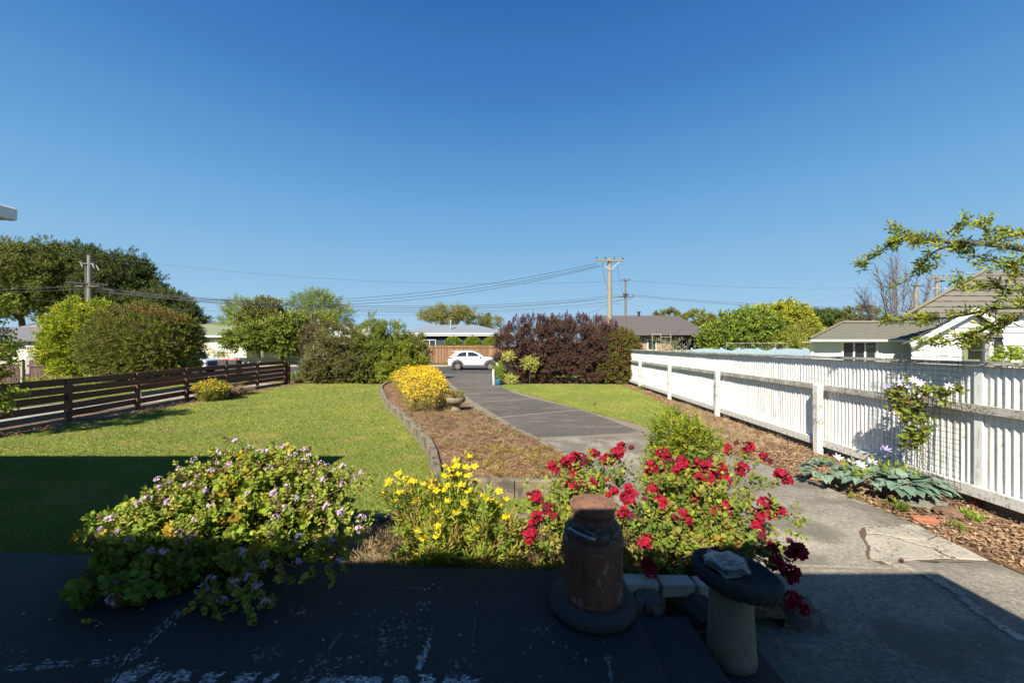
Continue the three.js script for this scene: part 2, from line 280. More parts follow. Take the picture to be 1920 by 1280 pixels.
// driveway: slabs with open joints
structure('driveway_base', sheet([[0.3, 5.0], [1.15, 6.5], [-1.15, 12], [-3.3, 19], [-3.8, 21], [-4.6, 24], [-5.9, 27.5], [-0.9, 27.5], [-0.55, 22], [-0.55, 19], [0.05, 17], [0.95, 14.9], [2.1, 12], [3.25, 9.35], [4.1, 8.4], [3.68, 7.5], [4.1, 6.5], [4.3, 5.6], [4.3, 0.3], [0.72, 0.3]].map((p) => gp(...p)), 0.003), std([0.23, 0.19, 0.14], 1, { bumpMap: grit, bumpScale: 0.02 }));
{
  const t = structureGroup('driveway');
  const edgeL = [[0.42, 8.25], [-0.35, 10.7], [-1.28, 13.5], [-1.95, 15.75], [-2.7, 18.6], [-3.6, 22], [-5.7, 27.4]], edgeR = [[2.98, 8.75], [2.1, 12.0], [0.78, 14.5], [0.05, 16.4], [-0.45, 18.7], [-0.58, 22], [-1.0, 27.4]];
  for (let i = 0; i < 6; i++) {
    const mixp = (a, b, t) => [lerp(a[0], b[0], t), lerp(a[1], b[1], t)], L0 = mixp(edgeL[i], edgeL[i + 1], 0.018), L1 = mixp(edgeL[i], edgeL[i + 1], 0.982), R0 = mixp(edgeR[i], edgeR[i + 1], 0.018), R1 = mixp(edgeR[i], edgeR[i + 1], 0.982);
    const poly = [...bend(L0, R0, 9, 0.025, i), ...bend(R0, R1, 4, 0.03, i + 20), ...bend(R1, L1, 9, 0.025, i + 40), ...bend(L1, L0, 4, 0.01, i + 60)].map((p) => gp(...p));
    part('driveway_slab', slab(inset(poly, 0.03), -0.05, 0.012 + 0.004 * n2(i, 4), 0.006), M_DRIVE, t);
  }
}
// cracked concrete by the porch and along the path to the driveway
const Z7 = (list) => list.map(([a, b]) => { const p = G(1500 + a / 4.571, 840 + b / 4.571); return [p.x, p.z]; });
const jag = (list, s) => list.flatMap((p, i) => { if (i === list.length - 1) return [p]; const q = list[i + 1], o = [p]; for (const t of [0.25, 0.5, 0.75]) o.push([lerp(p[0], q[0], t) + 0.014 * n2(i * 4 + t * 4, s), lerp(p[1], q[1], t) + 0.014 * n2(i * 4 + t * 4, s + 20)]); return o; });
const crackL = jag(Z7([[545, 690], [522, 725], [530, 770], [565, 812], [592, 850], [578, 900], [585, 935], [602, 968]]), 1), crackB = jag(Z7([[602, 968], [700, 978], [800, 984], [950, 975], [1270, 958], [1400, 965]]), 2);
const crackT = jag(Z7([[545, 690], [640, 680], [740, 676], [850, 660], [1000, 655]]), 3), crackM = jag(Z7([[560, 740], [700, 748], [830, 776], [960, 790], [1090, 797]]), 4), crackN = jag(Z7([[900, 802], [1020, 838], [1160, 872], [1240, 920], [1330, 957]]), 5);
{
  const t = structureGroup('concrete_path');
  const edge = [[4.3, 3.45], [4.31, 4.1], [4.34, 4.75]].map((p) => gp(...p)), diag = pxs([[1657, 1054], [1725, 1078], [1787, 1109], [1839, 1154], [1920, 1204], [2100, 1300]]);
  const P1 = [...crackT, ...Z7([[1180, 760]]), ...[...crackM].reverse()];
  const P2 = [...crackM.slice(0, 9), ...crackN.slice(0), ...[...crackB].reverse().slice(1), ...[...crackL].reverse().slice(1, -9)];
  const P3 = [...crackM.slice(8), ...Z7([[1180, 760], [1420, 868], [1640, 980], [1400, 966], [1332, 958]]), ...[...crackN].reverse()];
  part('pale_slab', slab(inset(P1, 0.011), -0.05, 0.016, 0.004), M_PALE, t); part('pale_slab', slab(inset(P2, 0.013), -0.05, 0.012, 0.004), M_PALE, t); part('pale_slab', slab(inset(P3, 0.011), -0.05, 0.019, 0.004), M_PALE, t);
  const T0 = crackT[crackT.length - 1], BL = crackB[crackB.length - 1];
  part('joint_dirt', sheet([[crackT[0][0] - 0.12, crackT[0][1] - 0.02], [crackB[0][0] - 0.12, crackB[0][1] + 0.06], [4.29, -3.5], [4.29, -4.75]], 0.0065), bumped([0.12, 0.08, 0.045], 1, 0.02), t);
  { const o = 0.045, a = diag.slice(0, 5), nrm = a.map((p, i) => { const q = a[Math.min(4, i + 1)], w = a[Math.max(0, i - 1)], l = Math.hypot(q[0] - w[0], q[1] - w[1]); return [-(q[1] - w[1]) / l, (q[0] - w[0]) / l]; }); const cv = new THREE.CatmullRomCurve3(a.map((p) => v(p[0], 0, p[1]))), P = [], Q = []; for (let i = 0; i <= 40; i++) { const u = i / 40, p = cv.getPointAt(u), q = cv.getTangentAt(u), w0 = 0.022 + 0.02 * n2(i * 0.37, 3) + 0.012 * n2(i * 1.3, 8), w1 = 0.045 + 0.035 * n2(i * 0.29, 9) + 0.015 * n2(i * 1.1, 2); P.push([p.x - q.z * w0, p.z + q.x * w0]); Q.push([p.x + q.z * w1, p.z - q.x * w1]); } part('mortar', slab([...P, ...Q.reverse()], 0, 0.0185), M_PALE, t); }
  // grey slabs: the long one towards the driveway, the big one before the porch steps, the strip along the bed
  const big = [[0.78, 4.1], [0.78, 6.4], [0.42, 8.15], [2.98, 8.62], [4.02, 8.36], [3.6, 7.5], [4.02, 6.5], [4.28, 5.6], [4.32, 4.95]].map((p) => gp(...p));
  part('grey_slab', slab(inset([...big, T0, ...[...crackT].reverse().slice(1), ...crackL.slice(1), gp(3.3, 3.42), gp(2.2, 3.5), gp(0.78, 3.46)], 0.012), -0.05, 0.014, 0.005), M_CONC, t);
  const strip = [crackB[0], ...crackB.slice(1), ...Z7([[1640, 985]]), gp(4.3, 3.4), gp(4.3, 2.6), gp(4.32, 0.4), gp(3.6, 0.4), ...[...diag].reverse().slice(0)];
  part('grey_slab', slab(inset(strip, 0.012), -0.05, 0.013, 0.005), M_CONC, t);
  part('grey_slab', slab(inset([gp(0.78, 3.44), gp(2.2, 3.48), gp(3.3, 3.40), ...diag, gp(3.55, 0.4), gp(0.78, 0.4)], 0.012), -0.05, 0.009, 0.005), M_CONC, t);
}
// road, verges, far kerb
{
  const strip = (x0, x1, d0, d1, y) => sheet([gp(x0, d0), gp(x1, d0), gp(x1, d1), gp(x0, d1)], y);
  structure('road', strip(-160, 160, 27.3, 37, -0.012), M_ROAD);
  const g = thing('road_kerb', 'long grey concrete kerb on the far side of the road', 'kerb'); for (let i = 0; i < 40; i++) part('kerb_section', box(2.96, 0.14, 0.16, 0.015), M_PALE, g, [-60 + i * 3, 0.04, -37.1]);
  structure('verge', strip(-160, 160, 37.1, 90, 0.06), M_TURF);
  structure('neighbour_path', strip(-15.2, -12.2, 5, 20.5, 0.0), M_PALE);
  structure('neighbour_yard', strip(-40, -15.3, 5, 25, 0.0), M_TURF);
  structure('side_street', sheet([gp(-34, 22.4), gp(-5.8, 22.4), gp(-5.8, 27.2), gp(-34, 27.2)], -0.016), M_ROAD);
}

// porch floor: dark painted concrete, flaked white along cracks and edges
{
  const W = 2048, H = 768, X0 = -4.9, X1 = 0.74, D0 = 1.05, D1 = 3.14, c = document.createElement('canvas'); c.width = W; c.height = H; const k = c.getContext('2d');
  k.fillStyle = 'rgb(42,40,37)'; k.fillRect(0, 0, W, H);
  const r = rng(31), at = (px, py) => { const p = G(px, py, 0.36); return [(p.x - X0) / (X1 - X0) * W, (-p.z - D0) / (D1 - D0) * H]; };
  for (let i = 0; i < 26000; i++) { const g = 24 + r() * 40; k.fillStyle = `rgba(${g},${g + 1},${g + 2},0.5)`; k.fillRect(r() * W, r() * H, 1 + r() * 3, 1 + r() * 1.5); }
  const flake = (list, width, n, tone = 190) => { for (let s = 0; s < list.length - 1; s++) { const a = at(...list[s]), b = at(...list[s + 1]), L = Math.hypot(b[0] - a[0], b[1] - a[1]), m = Math.round(n * L / 100);
    for (let i = 0; i < m; i++) { const t = r(), o = (r() + r() + r() - 1.5) * width, x = lerp(a[0], b[0], t), y = lerp(a[1], b[1], t), g = tone * lerp(0.55, 1.1, r()), q = n2(x * 0.02, y * 0.02); if (q < -0.35) continue; k.fillStyle = `rgba(${g},${g * 0.98},${g * 0.96},${lerp(0.35, 0.9, r())})`; k.beginPath(); k.ellipse(x - (b[1] - a[1]) / L * o, y + (b[0] - a[0]) / L * o, 1.2 + r() * 4.5, 0.8 + r() * 1.6, Math.atan2(b[1] - a[1], b[0] - a[0]) + (r() - 0.5), 0, 7); k.fill(); } } };
  const crack = (list, w) => { k.strokeStyle = 'rgb(8,8,9)'; k.lineWidth = w; k.beginPath(); list.forEach((p, i) => { const q = at(...p); i ? k.lineTo(q[0] + (r() - 0.5) * 4, q[1] + (r() - 0.5) * 4) : k.moveTo(...q); }); k.stroke(); };
  flake([[358, 1128], [330, 1150], [290, 1190], [245, 1228], [215, 1275]], 13, 90); flake([[-60, 1262], [60, 1248], [140, 1243], [220, 1236]], 10, 110); flake([[215, 1272], [330, 1268], [500, 1274], [640, 1278], [800, 1276], [900, 1280]], 13, 190, 215); flake([[235, 1240], [260, 1270]], 40, 200);
  flake([[810, 1178], [800, 1215], [788, 1255]], 5, 60, 190); flake([[788, 1228], [786, 1254]], 7, 160, 190); flake([[665, 1150], [625, 1205], [605, 1245]], 2.5, 22, 130); flake([[895, 1125], [888, 1185], [886, 1230]], 2, 18, 110); flake([[1132, 1200], [1150, 1280]], 4, 70, 130); flake([[0, 1105], [60, 1092], [105, 1068]], 3, 20, 120); flake([[20, 1170], [90, 1150], [130, 1130]], 3, 16, 110);
  for (const [x, y, w, n] of [[745, 1172, 60, 46], [725, 1195, 34, 22], [790, 1135, 18, 14], [565, 1148, 18, 18], [500, 1225, 20, 20], [865, 1245, 22, 20], [1005, 1180, 28, 18], [710, 1220, 50, 30], [600, 1262, 50, 60], [60, 1215, 40, 12], [1060, 1230, 60, 14]]) { const q = at(x, y); for (let i = 0; i < n; i++) { const g = 70 + r() * 80; k.fillStyle = `rgba(${g},${g},${g},0.7)`; k.beginPath(); k.ellipse(q[0] + (r() + r() - 1) * w * 1.6, q[1] + (r() + r() - 1) * w, 1 + r() * 5, 1 + r() * 2, r() * 3, 0, 7); k.fill(); } }
  crack([[358, 1128], [330, 1150], [290, 1190], [245, 1228], [215, 1280]], 3); crack([[-60, 1262], [60, 1248], [140, 1243], [220, 1236]], 2.5); crack([[560, 1099], [700, 1101], [900, 1103], [1060, 1104]], 2); flake([[700, 1101], [832, 1102]], 1.5, 40, 120);
  const t = new THREE.CanvasTexture(c); t.flipY = false; t.colorSpace = THREE.SRGBColorSpace; t.magFilter = THREE.LinearFilter; t.wrapS = t.wrapT = THREE.RepeatWrapping;
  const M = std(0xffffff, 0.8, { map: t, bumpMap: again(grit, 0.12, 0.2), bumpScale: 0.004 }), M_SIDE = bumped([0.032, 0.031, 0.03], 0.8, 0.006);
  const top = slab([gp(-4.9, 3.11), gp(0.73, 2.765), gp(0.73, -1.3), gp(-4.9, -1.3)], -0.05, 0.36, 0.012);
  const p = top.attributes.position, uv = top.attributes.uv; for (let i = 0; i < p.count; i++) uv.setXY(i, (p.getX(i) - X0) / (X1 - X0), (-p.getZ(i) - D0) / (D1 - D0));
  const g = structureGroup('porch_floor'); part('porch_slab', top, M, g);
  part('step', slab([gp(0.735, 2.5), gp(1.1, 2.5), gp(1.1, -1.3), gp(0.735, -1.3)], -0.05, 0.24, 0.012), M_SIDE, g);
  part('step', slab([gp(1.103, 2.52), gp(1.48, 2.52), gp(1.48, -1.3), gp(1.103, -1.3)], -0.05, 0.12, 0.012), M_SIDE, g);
}

const nearKerb = (x, z) => { let m = 9; for (let i = 0; i < kerbLine.length - 1; i++) { const [ax, az] = kerbLine[i], [bx, bz] = kerbLine[i + 1], dx = bx - ax, dz = bz - az, t = clamp(((x - ax) * dx + (z - az) * dz) / (dx * dx + dz * dz)); m = Math.min(m, Math.hypot(x - ax - dx * t, z - az - dz * t)); } return m - 0.07; };
{ const c = new THREE.CatmullRomCurve3(kerbLine.map((p) => v(p[0], 0, p[1]))), a = [], b = []; for (let i = 0; i <= 60; i++) { const p = c.getPointAt(i / 60), q = c.getTangentAt(i / 60), k = 0.2 + 0.06 * n2(i * 0.5, 4) + 0.03 * n2(i * 1.7, 5); a.push([p.x + q.z * 0.03, p.z - q.x * 0.03]); b.push([p.x - q.z * -k, p.z + q.x * -k]); } structure('kerb_soil', sheet([...a, ...b.reverse()], 0.004), M_EARTH); }
// mown grass: tufts of blades
{
  const tile = (n, size, h, seed) => { const r = rng(seed), a = [], idx = []; for (let i = 0; i < n; i++) { const x = (r() - 0.5) * size, z = (r() - 0.5) * size, hh = h * lerp(0.45, 1.15, r()), an = r() * 6.283, w = lerp(0.0016, 0.0034, r()), lx = (r() - 0.5) * hh * 1.3, lz = (r() - 0.5) * hh * 1.3, k = a.length / 3; a.push(x - Math.cos(an) * w, 0, z - Math.sin(an) * w, x + Math.cos(an) * w, 0, z + Math.sin(an) * w, x + lx * 0.4, hh * 0.65, z + lz * 0.4, x + lx, hh, z + lz); idx.push(k, k + 1, k + 2, k, k + 2, k + 3, k + 1, k + 3, k + 2); } return tri(a, idx); };
  const M = leafMat({ roughness: 0.75, transmission: 0.3 });
  const near = tile(210, 0.2, 0.03, 3), far = tile(150, 0.36, 0.033, 4);
  const fill = (name, poly, label, geo, step, d0, d1, seed) => {
    const r = rng(seed), xs = poly.map((p) => p[0]), mats = [], cols = [];
    for (let d = d0; d < d1; d += step) for (let x = Math.min(...xs); x < Math.max(...xs); x += step) {
      const X = x + (r() - 0.5) * step * 0.8, z = -d + (r() - 0.5) * step * 0.8; if (!inside(X, z, poly) || nearKerb(X, z) < 0.1 + 0.09 * n2(X * 3, z * 3) || n2(X * 2.3 + 9, z * 2.3) > 0.86) continue;
      const s = lerp(0.85, 1.2, r()), q = n2(X * 0.35, z * 0.35) * 0.5 + n2(X * 1.7, z * 1.7) * 0.3 + n2(X * 5, z * 5) * 0.25, dry = smooth(n2(X * 0.8 + 40, z * 0.8), 0.15, 0.8);
      mats.push(new THREE.Matrix4().makeRotationY(r() * 6.283).scale(v(s, s * lerp(0.8, 1.15, r()), s)).setPosition(X, 0.002, z));
      cols.push(rgb(lerp(0.315, 0.42, dry) * (1 + 0.26 * q), lerp(0.375, 0.39, dry) * (1 + 0.18 * q), lerp(0.07, 0.115, dry) * (1 + 0.1 * q)));
    }
    const m = stuff(name, geo, M, mats, cols); m.userData.label = label; m.userData.category = 'grass';
  };
  fill('grass', lawnLeft, 'short mown green grass of the large front lawn near the porch', near, 0.125, 2.4, 9, 41);
  fill('grass', lawnLeft, 'short mown grass of the large front lawn towards the hedge', far, 0.2, 9, 20.5, 42);
  fill('grass', lawnRight, 'short mown grass between the driveway and the white fence', far, 0.2, 8, 20.2, 43);
  // verge strips
  const verge = tile(90, 0.5, 0.08, 5);
  fill('grass', [gp(-14, 38.2), gp(4, 38.2), gp(4, 41), gp(-14, 41)], 'grass verge before the timber fence', verge, 0.3, 38.2, 41, 44);
  fill('grass', [gp(-24, 7), gp(-15.4, 7), gp(-15.4, 22), gp(-24, 22)], 'grass of the neighbouring yard behind the brown fence', verge, 0.42, 7, 22, 45);
}
// ------------------------------------------------------------------ the house whose porch this is (its shadow falls over the foreground)
const M_WHITE = bumped([0.74, 0.74, 0.72], 0.6, 0.0015), M_SOFFIT = std([0.78, 0.77, 0.74], 0.7);
const M_GLASS = new THREE.MeshPhysicalMaterial({ color: rgb(0.02, 0.025, 0.03), roughness: 0.06, metalness: 0, clearcoat: 1 });
{
  const t = thing('porch_house', 'white house of the porch, a gutter corner of its wing showing against the sky', 'house');
  const wallM = bumped([0.76, 0.74, 0.69], 0.85, 0.003), roofM = bumped([0.12, 0.11, 0.10], 0.8, 0.004);
  part('wall', slab([gp(-13.4, 3.0), gp(-4.92, 3.0), gp(-4.92, -1.32), gp(-13.4, -1.32)], -0.05, 2.98), wallM, t);
  part('wall', slab([gp(-13.4, -1.34), gp(1.62, -1.34), gp(1.62, -9), gp(-13.4, -9)], -0.05, 2.98), wallM, t);
  part('soffit', slab([gp(-13.9, 3.42), gp(-4.5, 3.42), gp(-4.5, -0.08), gp(2.02, -0.08), gp(2.02, -9.4), gp(-13.9, -9.4)], 3.0, 3.04), M_SOFFIT, t);
  part('fascia', slab([gp(-13.9, 3.46), gp(-4.46, 3.46), gp(-4.46, 3.425), gp(-13.9, 3.425)], 2.99, 3.12), M_WHITE, t);
  part('fascia', slab([gp(-4.495, 3.42), gp(-4.46, 3.42), gp(-4.46, -0.07), gp(-4.495, -0.07)], 2.99, 3.12), M_WHITE, t);
  part('fascia', slab([gp(-4.455, -0.045), gp(2.06, -0.045), gp(2.06, -0.01), gp(-4.455, -0.01)], 2.99, 3.12), M_WHITE, t);
  part('gutter', slab([gp(-13.9, 3.54), gp(-4.475, 3.54), gp(-4.475, 3.47), gp(-13.9, 3.47)], 3.04, 3.15, 0.012), M_WHITE, t); part('gutter', slab([gp(-4.47, 3.54), gp(-4.4, 3.54), gp(-4.4, -0.02), gp(-4.47, -0.02)], 3.035, 3.15, 0.012), M_WHITE, t);

  // low pitched roof, hipped over wing and body
  const ry = 3.13, roof = (pts, idx) => tri(pts.flat(), idx);
  part('roof', roof([[-14, ry, -3.52], [-4.43, ry, -3.52], [-4.43, ry, 0.0], [2.1, ry, 0.0], [2.1, ry, 9.5], [-14, ry, 9.5], [-9.2, 4.7, -0.2], [-9.2, 4.7, 4.8], [-2.6, 4.7, 4.8]], [0, 1, 6, 1, 2, 6, 2, 7, 6, 2, 3, 8, 2, 8, 7, 3, 4, 8, 4, 5, 8, 5, 7, 8, 5, 0, 7, 0, 6, 7, 0, 2, 1, 0, 5, 2, 5, 3, 2, 5, 4, 3]), roofM, t);
  part('porch_post', box(0.1, 2.64, 0.1, 0.008), M_WHITE, t, [-4.8, 1.68, 0.35]);
}

// ------------------------------------------------------------------ white corrugated iron fence
const fenceX = (d) => 5.41 + 0.0241 * d;
const fenceDir = Math.atan(0.0241);
const whiteTex = tex(512, 1024, [1.5, 2], (x, y) => { const a = fbm(x, y, 5, 5), b = fbm(x, y, 4, 5, 1, 16, 1), c = fbm(x, y, 40, 3, 2); let k = mixc([230, 230, 226], [214, 214, 208], a); k = mixc(k, [170, 165, 152], smooth(b * 0.6 + c * 0.4, 0.53, 0.74) * 0.55); return mixc(k, [128, 116, 92], smooth(c * 0.5 + a * 0.5, 0.66, 0.8) * 0.6); });
const M_IRON = std(0xffffff, 0.55, { map: whiteTex });
const lichenTex = tex(512, 512, [0.8, 0.8], (x, y) => { const a = fbm(x, y, 4, 5), b = fbm(x, y, 8, 4, 1, 1, 6), c = fbm(x, y, 14, 4, 2), d = fbm(x, y, 60, 2); let k = mixc([196, 194, 186], [170, 166, 155], b); k = mixc(k, [112, 106, 92], smooth(a * 0.6 + d * 0.4, 0.47, 0.62) * 0.85); k = mixc(k, [150, 140, 84], smooth(c, 0.6, 0.72) * 0.6); return mixc(k, [66, 61, 52], smooth(c * 0.4 + d * 0.6, 0.6, 0.72) * 0.8); });
const M_LICHEN = std(0xffffff, 0.95, { map: lichenTex, bumpMap: again(grit, 0.2, 0.3), bumpScale: 0.008 });
const oldWhiteTex = tex(512, 512, [0.7, 1.1], (x, y) => { const a = fbm(x, y, 4, 5), b = fbm(x, y, 3, 5, 1, 10, 1), c = fbm(x, y, 50, 2, 2); let k = mixc([222, 221, 215], [196, 193, 184], a); k = mixc(k, [140, 132, 116], smooth(b * 0.65 + c * 0.35, 0.52, 0.68) * 0.7); return mixc(k, [104, 96, 82], smooth(a * 0.5 + c * 0.5, 0.62, 0.75) * 0.7); });
const M_OLDWHITE = std(0xffffff, 0.85, { map: oldWhiteTex, bumpMap: again(grit, 0.2, 0.4), bumpScale: 0.005 });
const M_PLINTH = bumped([0.13, 0.12, 0.09], 0.95, 0.01), M_SEAM = std([0.25, 0.24, 0.22], 0.8);
{
  const t = thing('corrugated_fence', 'long white corrugated iron fence with timber posts, rails and a lichen covered cap', 'fence', [5.41, 0, 0], -fenceDir);
  // local frame: along -z away from the porch, face towards -x
  const pitch = 0.0762, ribs = 10, sheetL = pitch * ribs, y0 = 0.2, y1 = 1.69;
  const one = (seed) => { const n = ribs * 8, ring = [], idx = []; for (let k = 0; k <= n; k++) { const z = -k * pitch / 8, x = 0.0084 * Math.cos(k / 8 * 6.2832) + 0.003 * n2(k * 0.06, seed); ring.push(x, y0, z, x + 0.004 * n2(k * 0.1, seed + 5), y1, z); if (k < n) { const a = k * 2; idx.push(a, a + 1, a + 2, a + 1, a + 3, a + 2); } } const g = tri(ring, idx), uv = []; for (let k = 0; k <= n; k++) uv.push(k * pitch / 8 + seed * 0.37, y0, k * pitch / 8 + seed * 0.37, y1 + 0.2); g.setAttribute('uv', new THREE.Float32BufferAttribute(uv, 2)); return g; };
  const vars = [1, 2, 3, 4, 5].map(one), nS = Math.ceil((20.2 - 2.6) / sheetL);
  for (let i = 0; i < nS; i++) part('iron_sheet', vars[i % 5], M_IRON, t, [0.03 + (i % 2) * 0.004, 0.006 * n2(i, 8), -2.6 - i * sheetL], [0, 0.002 * n2(i, 2), 0]);
  const posts = [3.55, 7.14, 10.83, 14.33, 17.9, 20.2];
  for (const d of posts) {
    const p = extr([[-0.055, -0.1], [0.055, -0.1], [0.055, 1.22], [0.02, 1.255], [-0.035, 1.255], [-0.055, 1.225]], 0.11, 0.006); rough(p, 0.004, 6, d);
    part('post', p, M_OLDWHITE, t, [-0.09, 0, -d], [0, 0, 0.006 * n2(d, 3)]);
  }
  let prev = 2.6;
  for (const d of posts) {
    const a = prev, b = d - 0.058, L = b - a; prev = d + 0.058; if (L < 0.3) continue;
    part('middle_rail', box(0.06, 0.1, L, 0.006), M_LICHEN, t, [-0.012, 1.18 + 0.008 * n2(d, 1), -(a + b) / 2]);
    part('bottom_rail', box(0.07, 0.13, L, 0.006), M_OLDWHITE, t, [-0.03, 0.2 + 0.01 * n2(d, 6), -(a + b) / 2]);
    part('plinth_board', box(0.04, 0.2, L, 0.004), M_PLINTH, t, [0.06, 0.02, -(a + b) / 2]);
  }
  for (let d = 2.6; d < 20.2; d += 3.0) part('cap_rail', rough(box(0.12, 0.045, Math.min(2.985, 20.25 - d), 0.008), 0.003, 5, d), M_LICHEN, t, [0.02, 1.72 + 0.005 * n2(d, 4), -(d + Math.min(2.985, 20.25 - d) / 2)]);
  part('batten', box(0.02, 1.46, 0.09, 0.003), M_IRON, t, [0.012, 0.95, -4.72]);
  part('top_batten', box(0.045, 0.09, 17.5, 0.004), M_IRON, t, [0.065, 1.64, -11.3]);
}

// ------------------------------------------------------------------ brown timber fence
const woodTex = tex(512, 512, [1.6, 0.4], (x, y) => { const g = fbm(x, y, 3, 5, 0, 1, 14), f = fbm(x, y, 8, 3, 1, 1, 20), s = fbm(x, y, 7, 4, 2); return mixc(mixc([94, 62, 48], [124, 86, 68], g * 1.5 - 0.25), [68, 46, 38], smooth(f * 0.6 + s * 0.4, 0.5, 0.66) * 0.7); });
const M_BROWN = std(0xffffff, 0.85, { map: woodTex, bumpMap: again(grit, 1.6, 0.05), bumpScale: 0.006 });
{
  const t = thing('rail_fence', 'dark brown stained timber fence of horizontal boards beside the lawn', 'fence');
  const ds = [5.9, 7.95, 10, 12, 14, 16, 18, 19.95], xs = [-11.0, -11.1, -11.15, -11.3, -11.45, -11.5, -11.52, -11.4], tops = [1.06, 1.08, 1.1, 1.12, 1.14, 1.15, 1.16, 1.18];
  const uvRail = (g, a, b) => { const p = g.attributes.position, uv = g.attributes.uv, dir = b.clone().sub(a).normalize(), o = R0() * 3; for (let i = 0; i < p.count; i++) { const q = v(p.getX(i), p.getY(i), p.getZ(i)).sub(a); uv.setXY(i, q.dot(dir) + o, p.getY(i) + o); } return g; };
  ds.forEach((d, i) => { const h = tops[i] + 0.055; part('post', box(0.11, h, 0.11, 0.006), M_BROWN, t, [xs[i], h / 2 - 0.05, -d], [0, 0.03, 0.008 * n2(i, 3)]); });
  for (let i = 0; i < ds.length - 1; i++) for (let k = 0; k < 5; k++) {
    const side = k % 2 ? 0.078 : -0.02, y = (j) => tops[j] - 0.07 - k * 0.2, gap = k % 2 ? 0.004 : 0.06;
    const a = v(xs[i] + side, y(i) + 0.008 * n2(i, k), -ds[i] - gap), b = v(xs[i + 1] + side, y(i + 1) + 0.008 * n2(i + 3, k), -ds[i + 1] + gap);
    if ((i === 1 && k === 4) || (i === 3 && k === 3)) continue;
    part('board', uvRail(beam(a, b, 0.042, 0.16), a, b), M_BROWN, t);
  }
  part('board', beam(v(-11.1, 0.21, -8.0), v(-11.13, 0.22, -9.94), 0.04, 0.135), bumped([0.12, 0.115, 0.105], 0.95, 0.008), t).userData.label = 'grey unpainted bottom board';
  part('board', beam(v(-11.22, 0.46, -12.06), v(-11.37, 0.47, -13.94), 0.04, 0.135), bumped([0.13, 0.125, 0.115], 0.95, 0.008), t).userData.label = 'grey unpainted board';
  part('end_post', box(0.13, 1.12, 0.16, 0.006), M_BROWN, t, [-11.32, 0.5, -20.14]);
  const e = thing('fence_edging', 'low concrete edging strip under the brown board fence', 'edging'); for (let i = 0; i < ds.length - 1; i++) part('edging_section', beam(v(xs[i] - 0.02, 0.03, -ds[i]), v(xs[i + 1] - 0.02, 0.035, -ds[i + 1] + 0.01), 0.1, 0.14), M_KERB, e);
}
// ------------------------------------------------------------------ plants and objects by the porch
const base0 = (p) => [p.x, p.y, p.z];
const bloomCore = (c, r) => { const g = mergeVertices(new THREE.IcosahedronGeometry(r, 1).deleteAttribute('uv').deleteAttribute('normal')); g.computeVertexNormals(); const f = new Float32Array(g.attributes.position.count * 3); for (let j = 0; j < f.length; j += 3) { f[j] = c[0]; f[j + 1] = c[1]; f[j + 2] = c[2]; } g.setAttribute('color', new THREE.BufferAttribute(f, 3)); return g; };
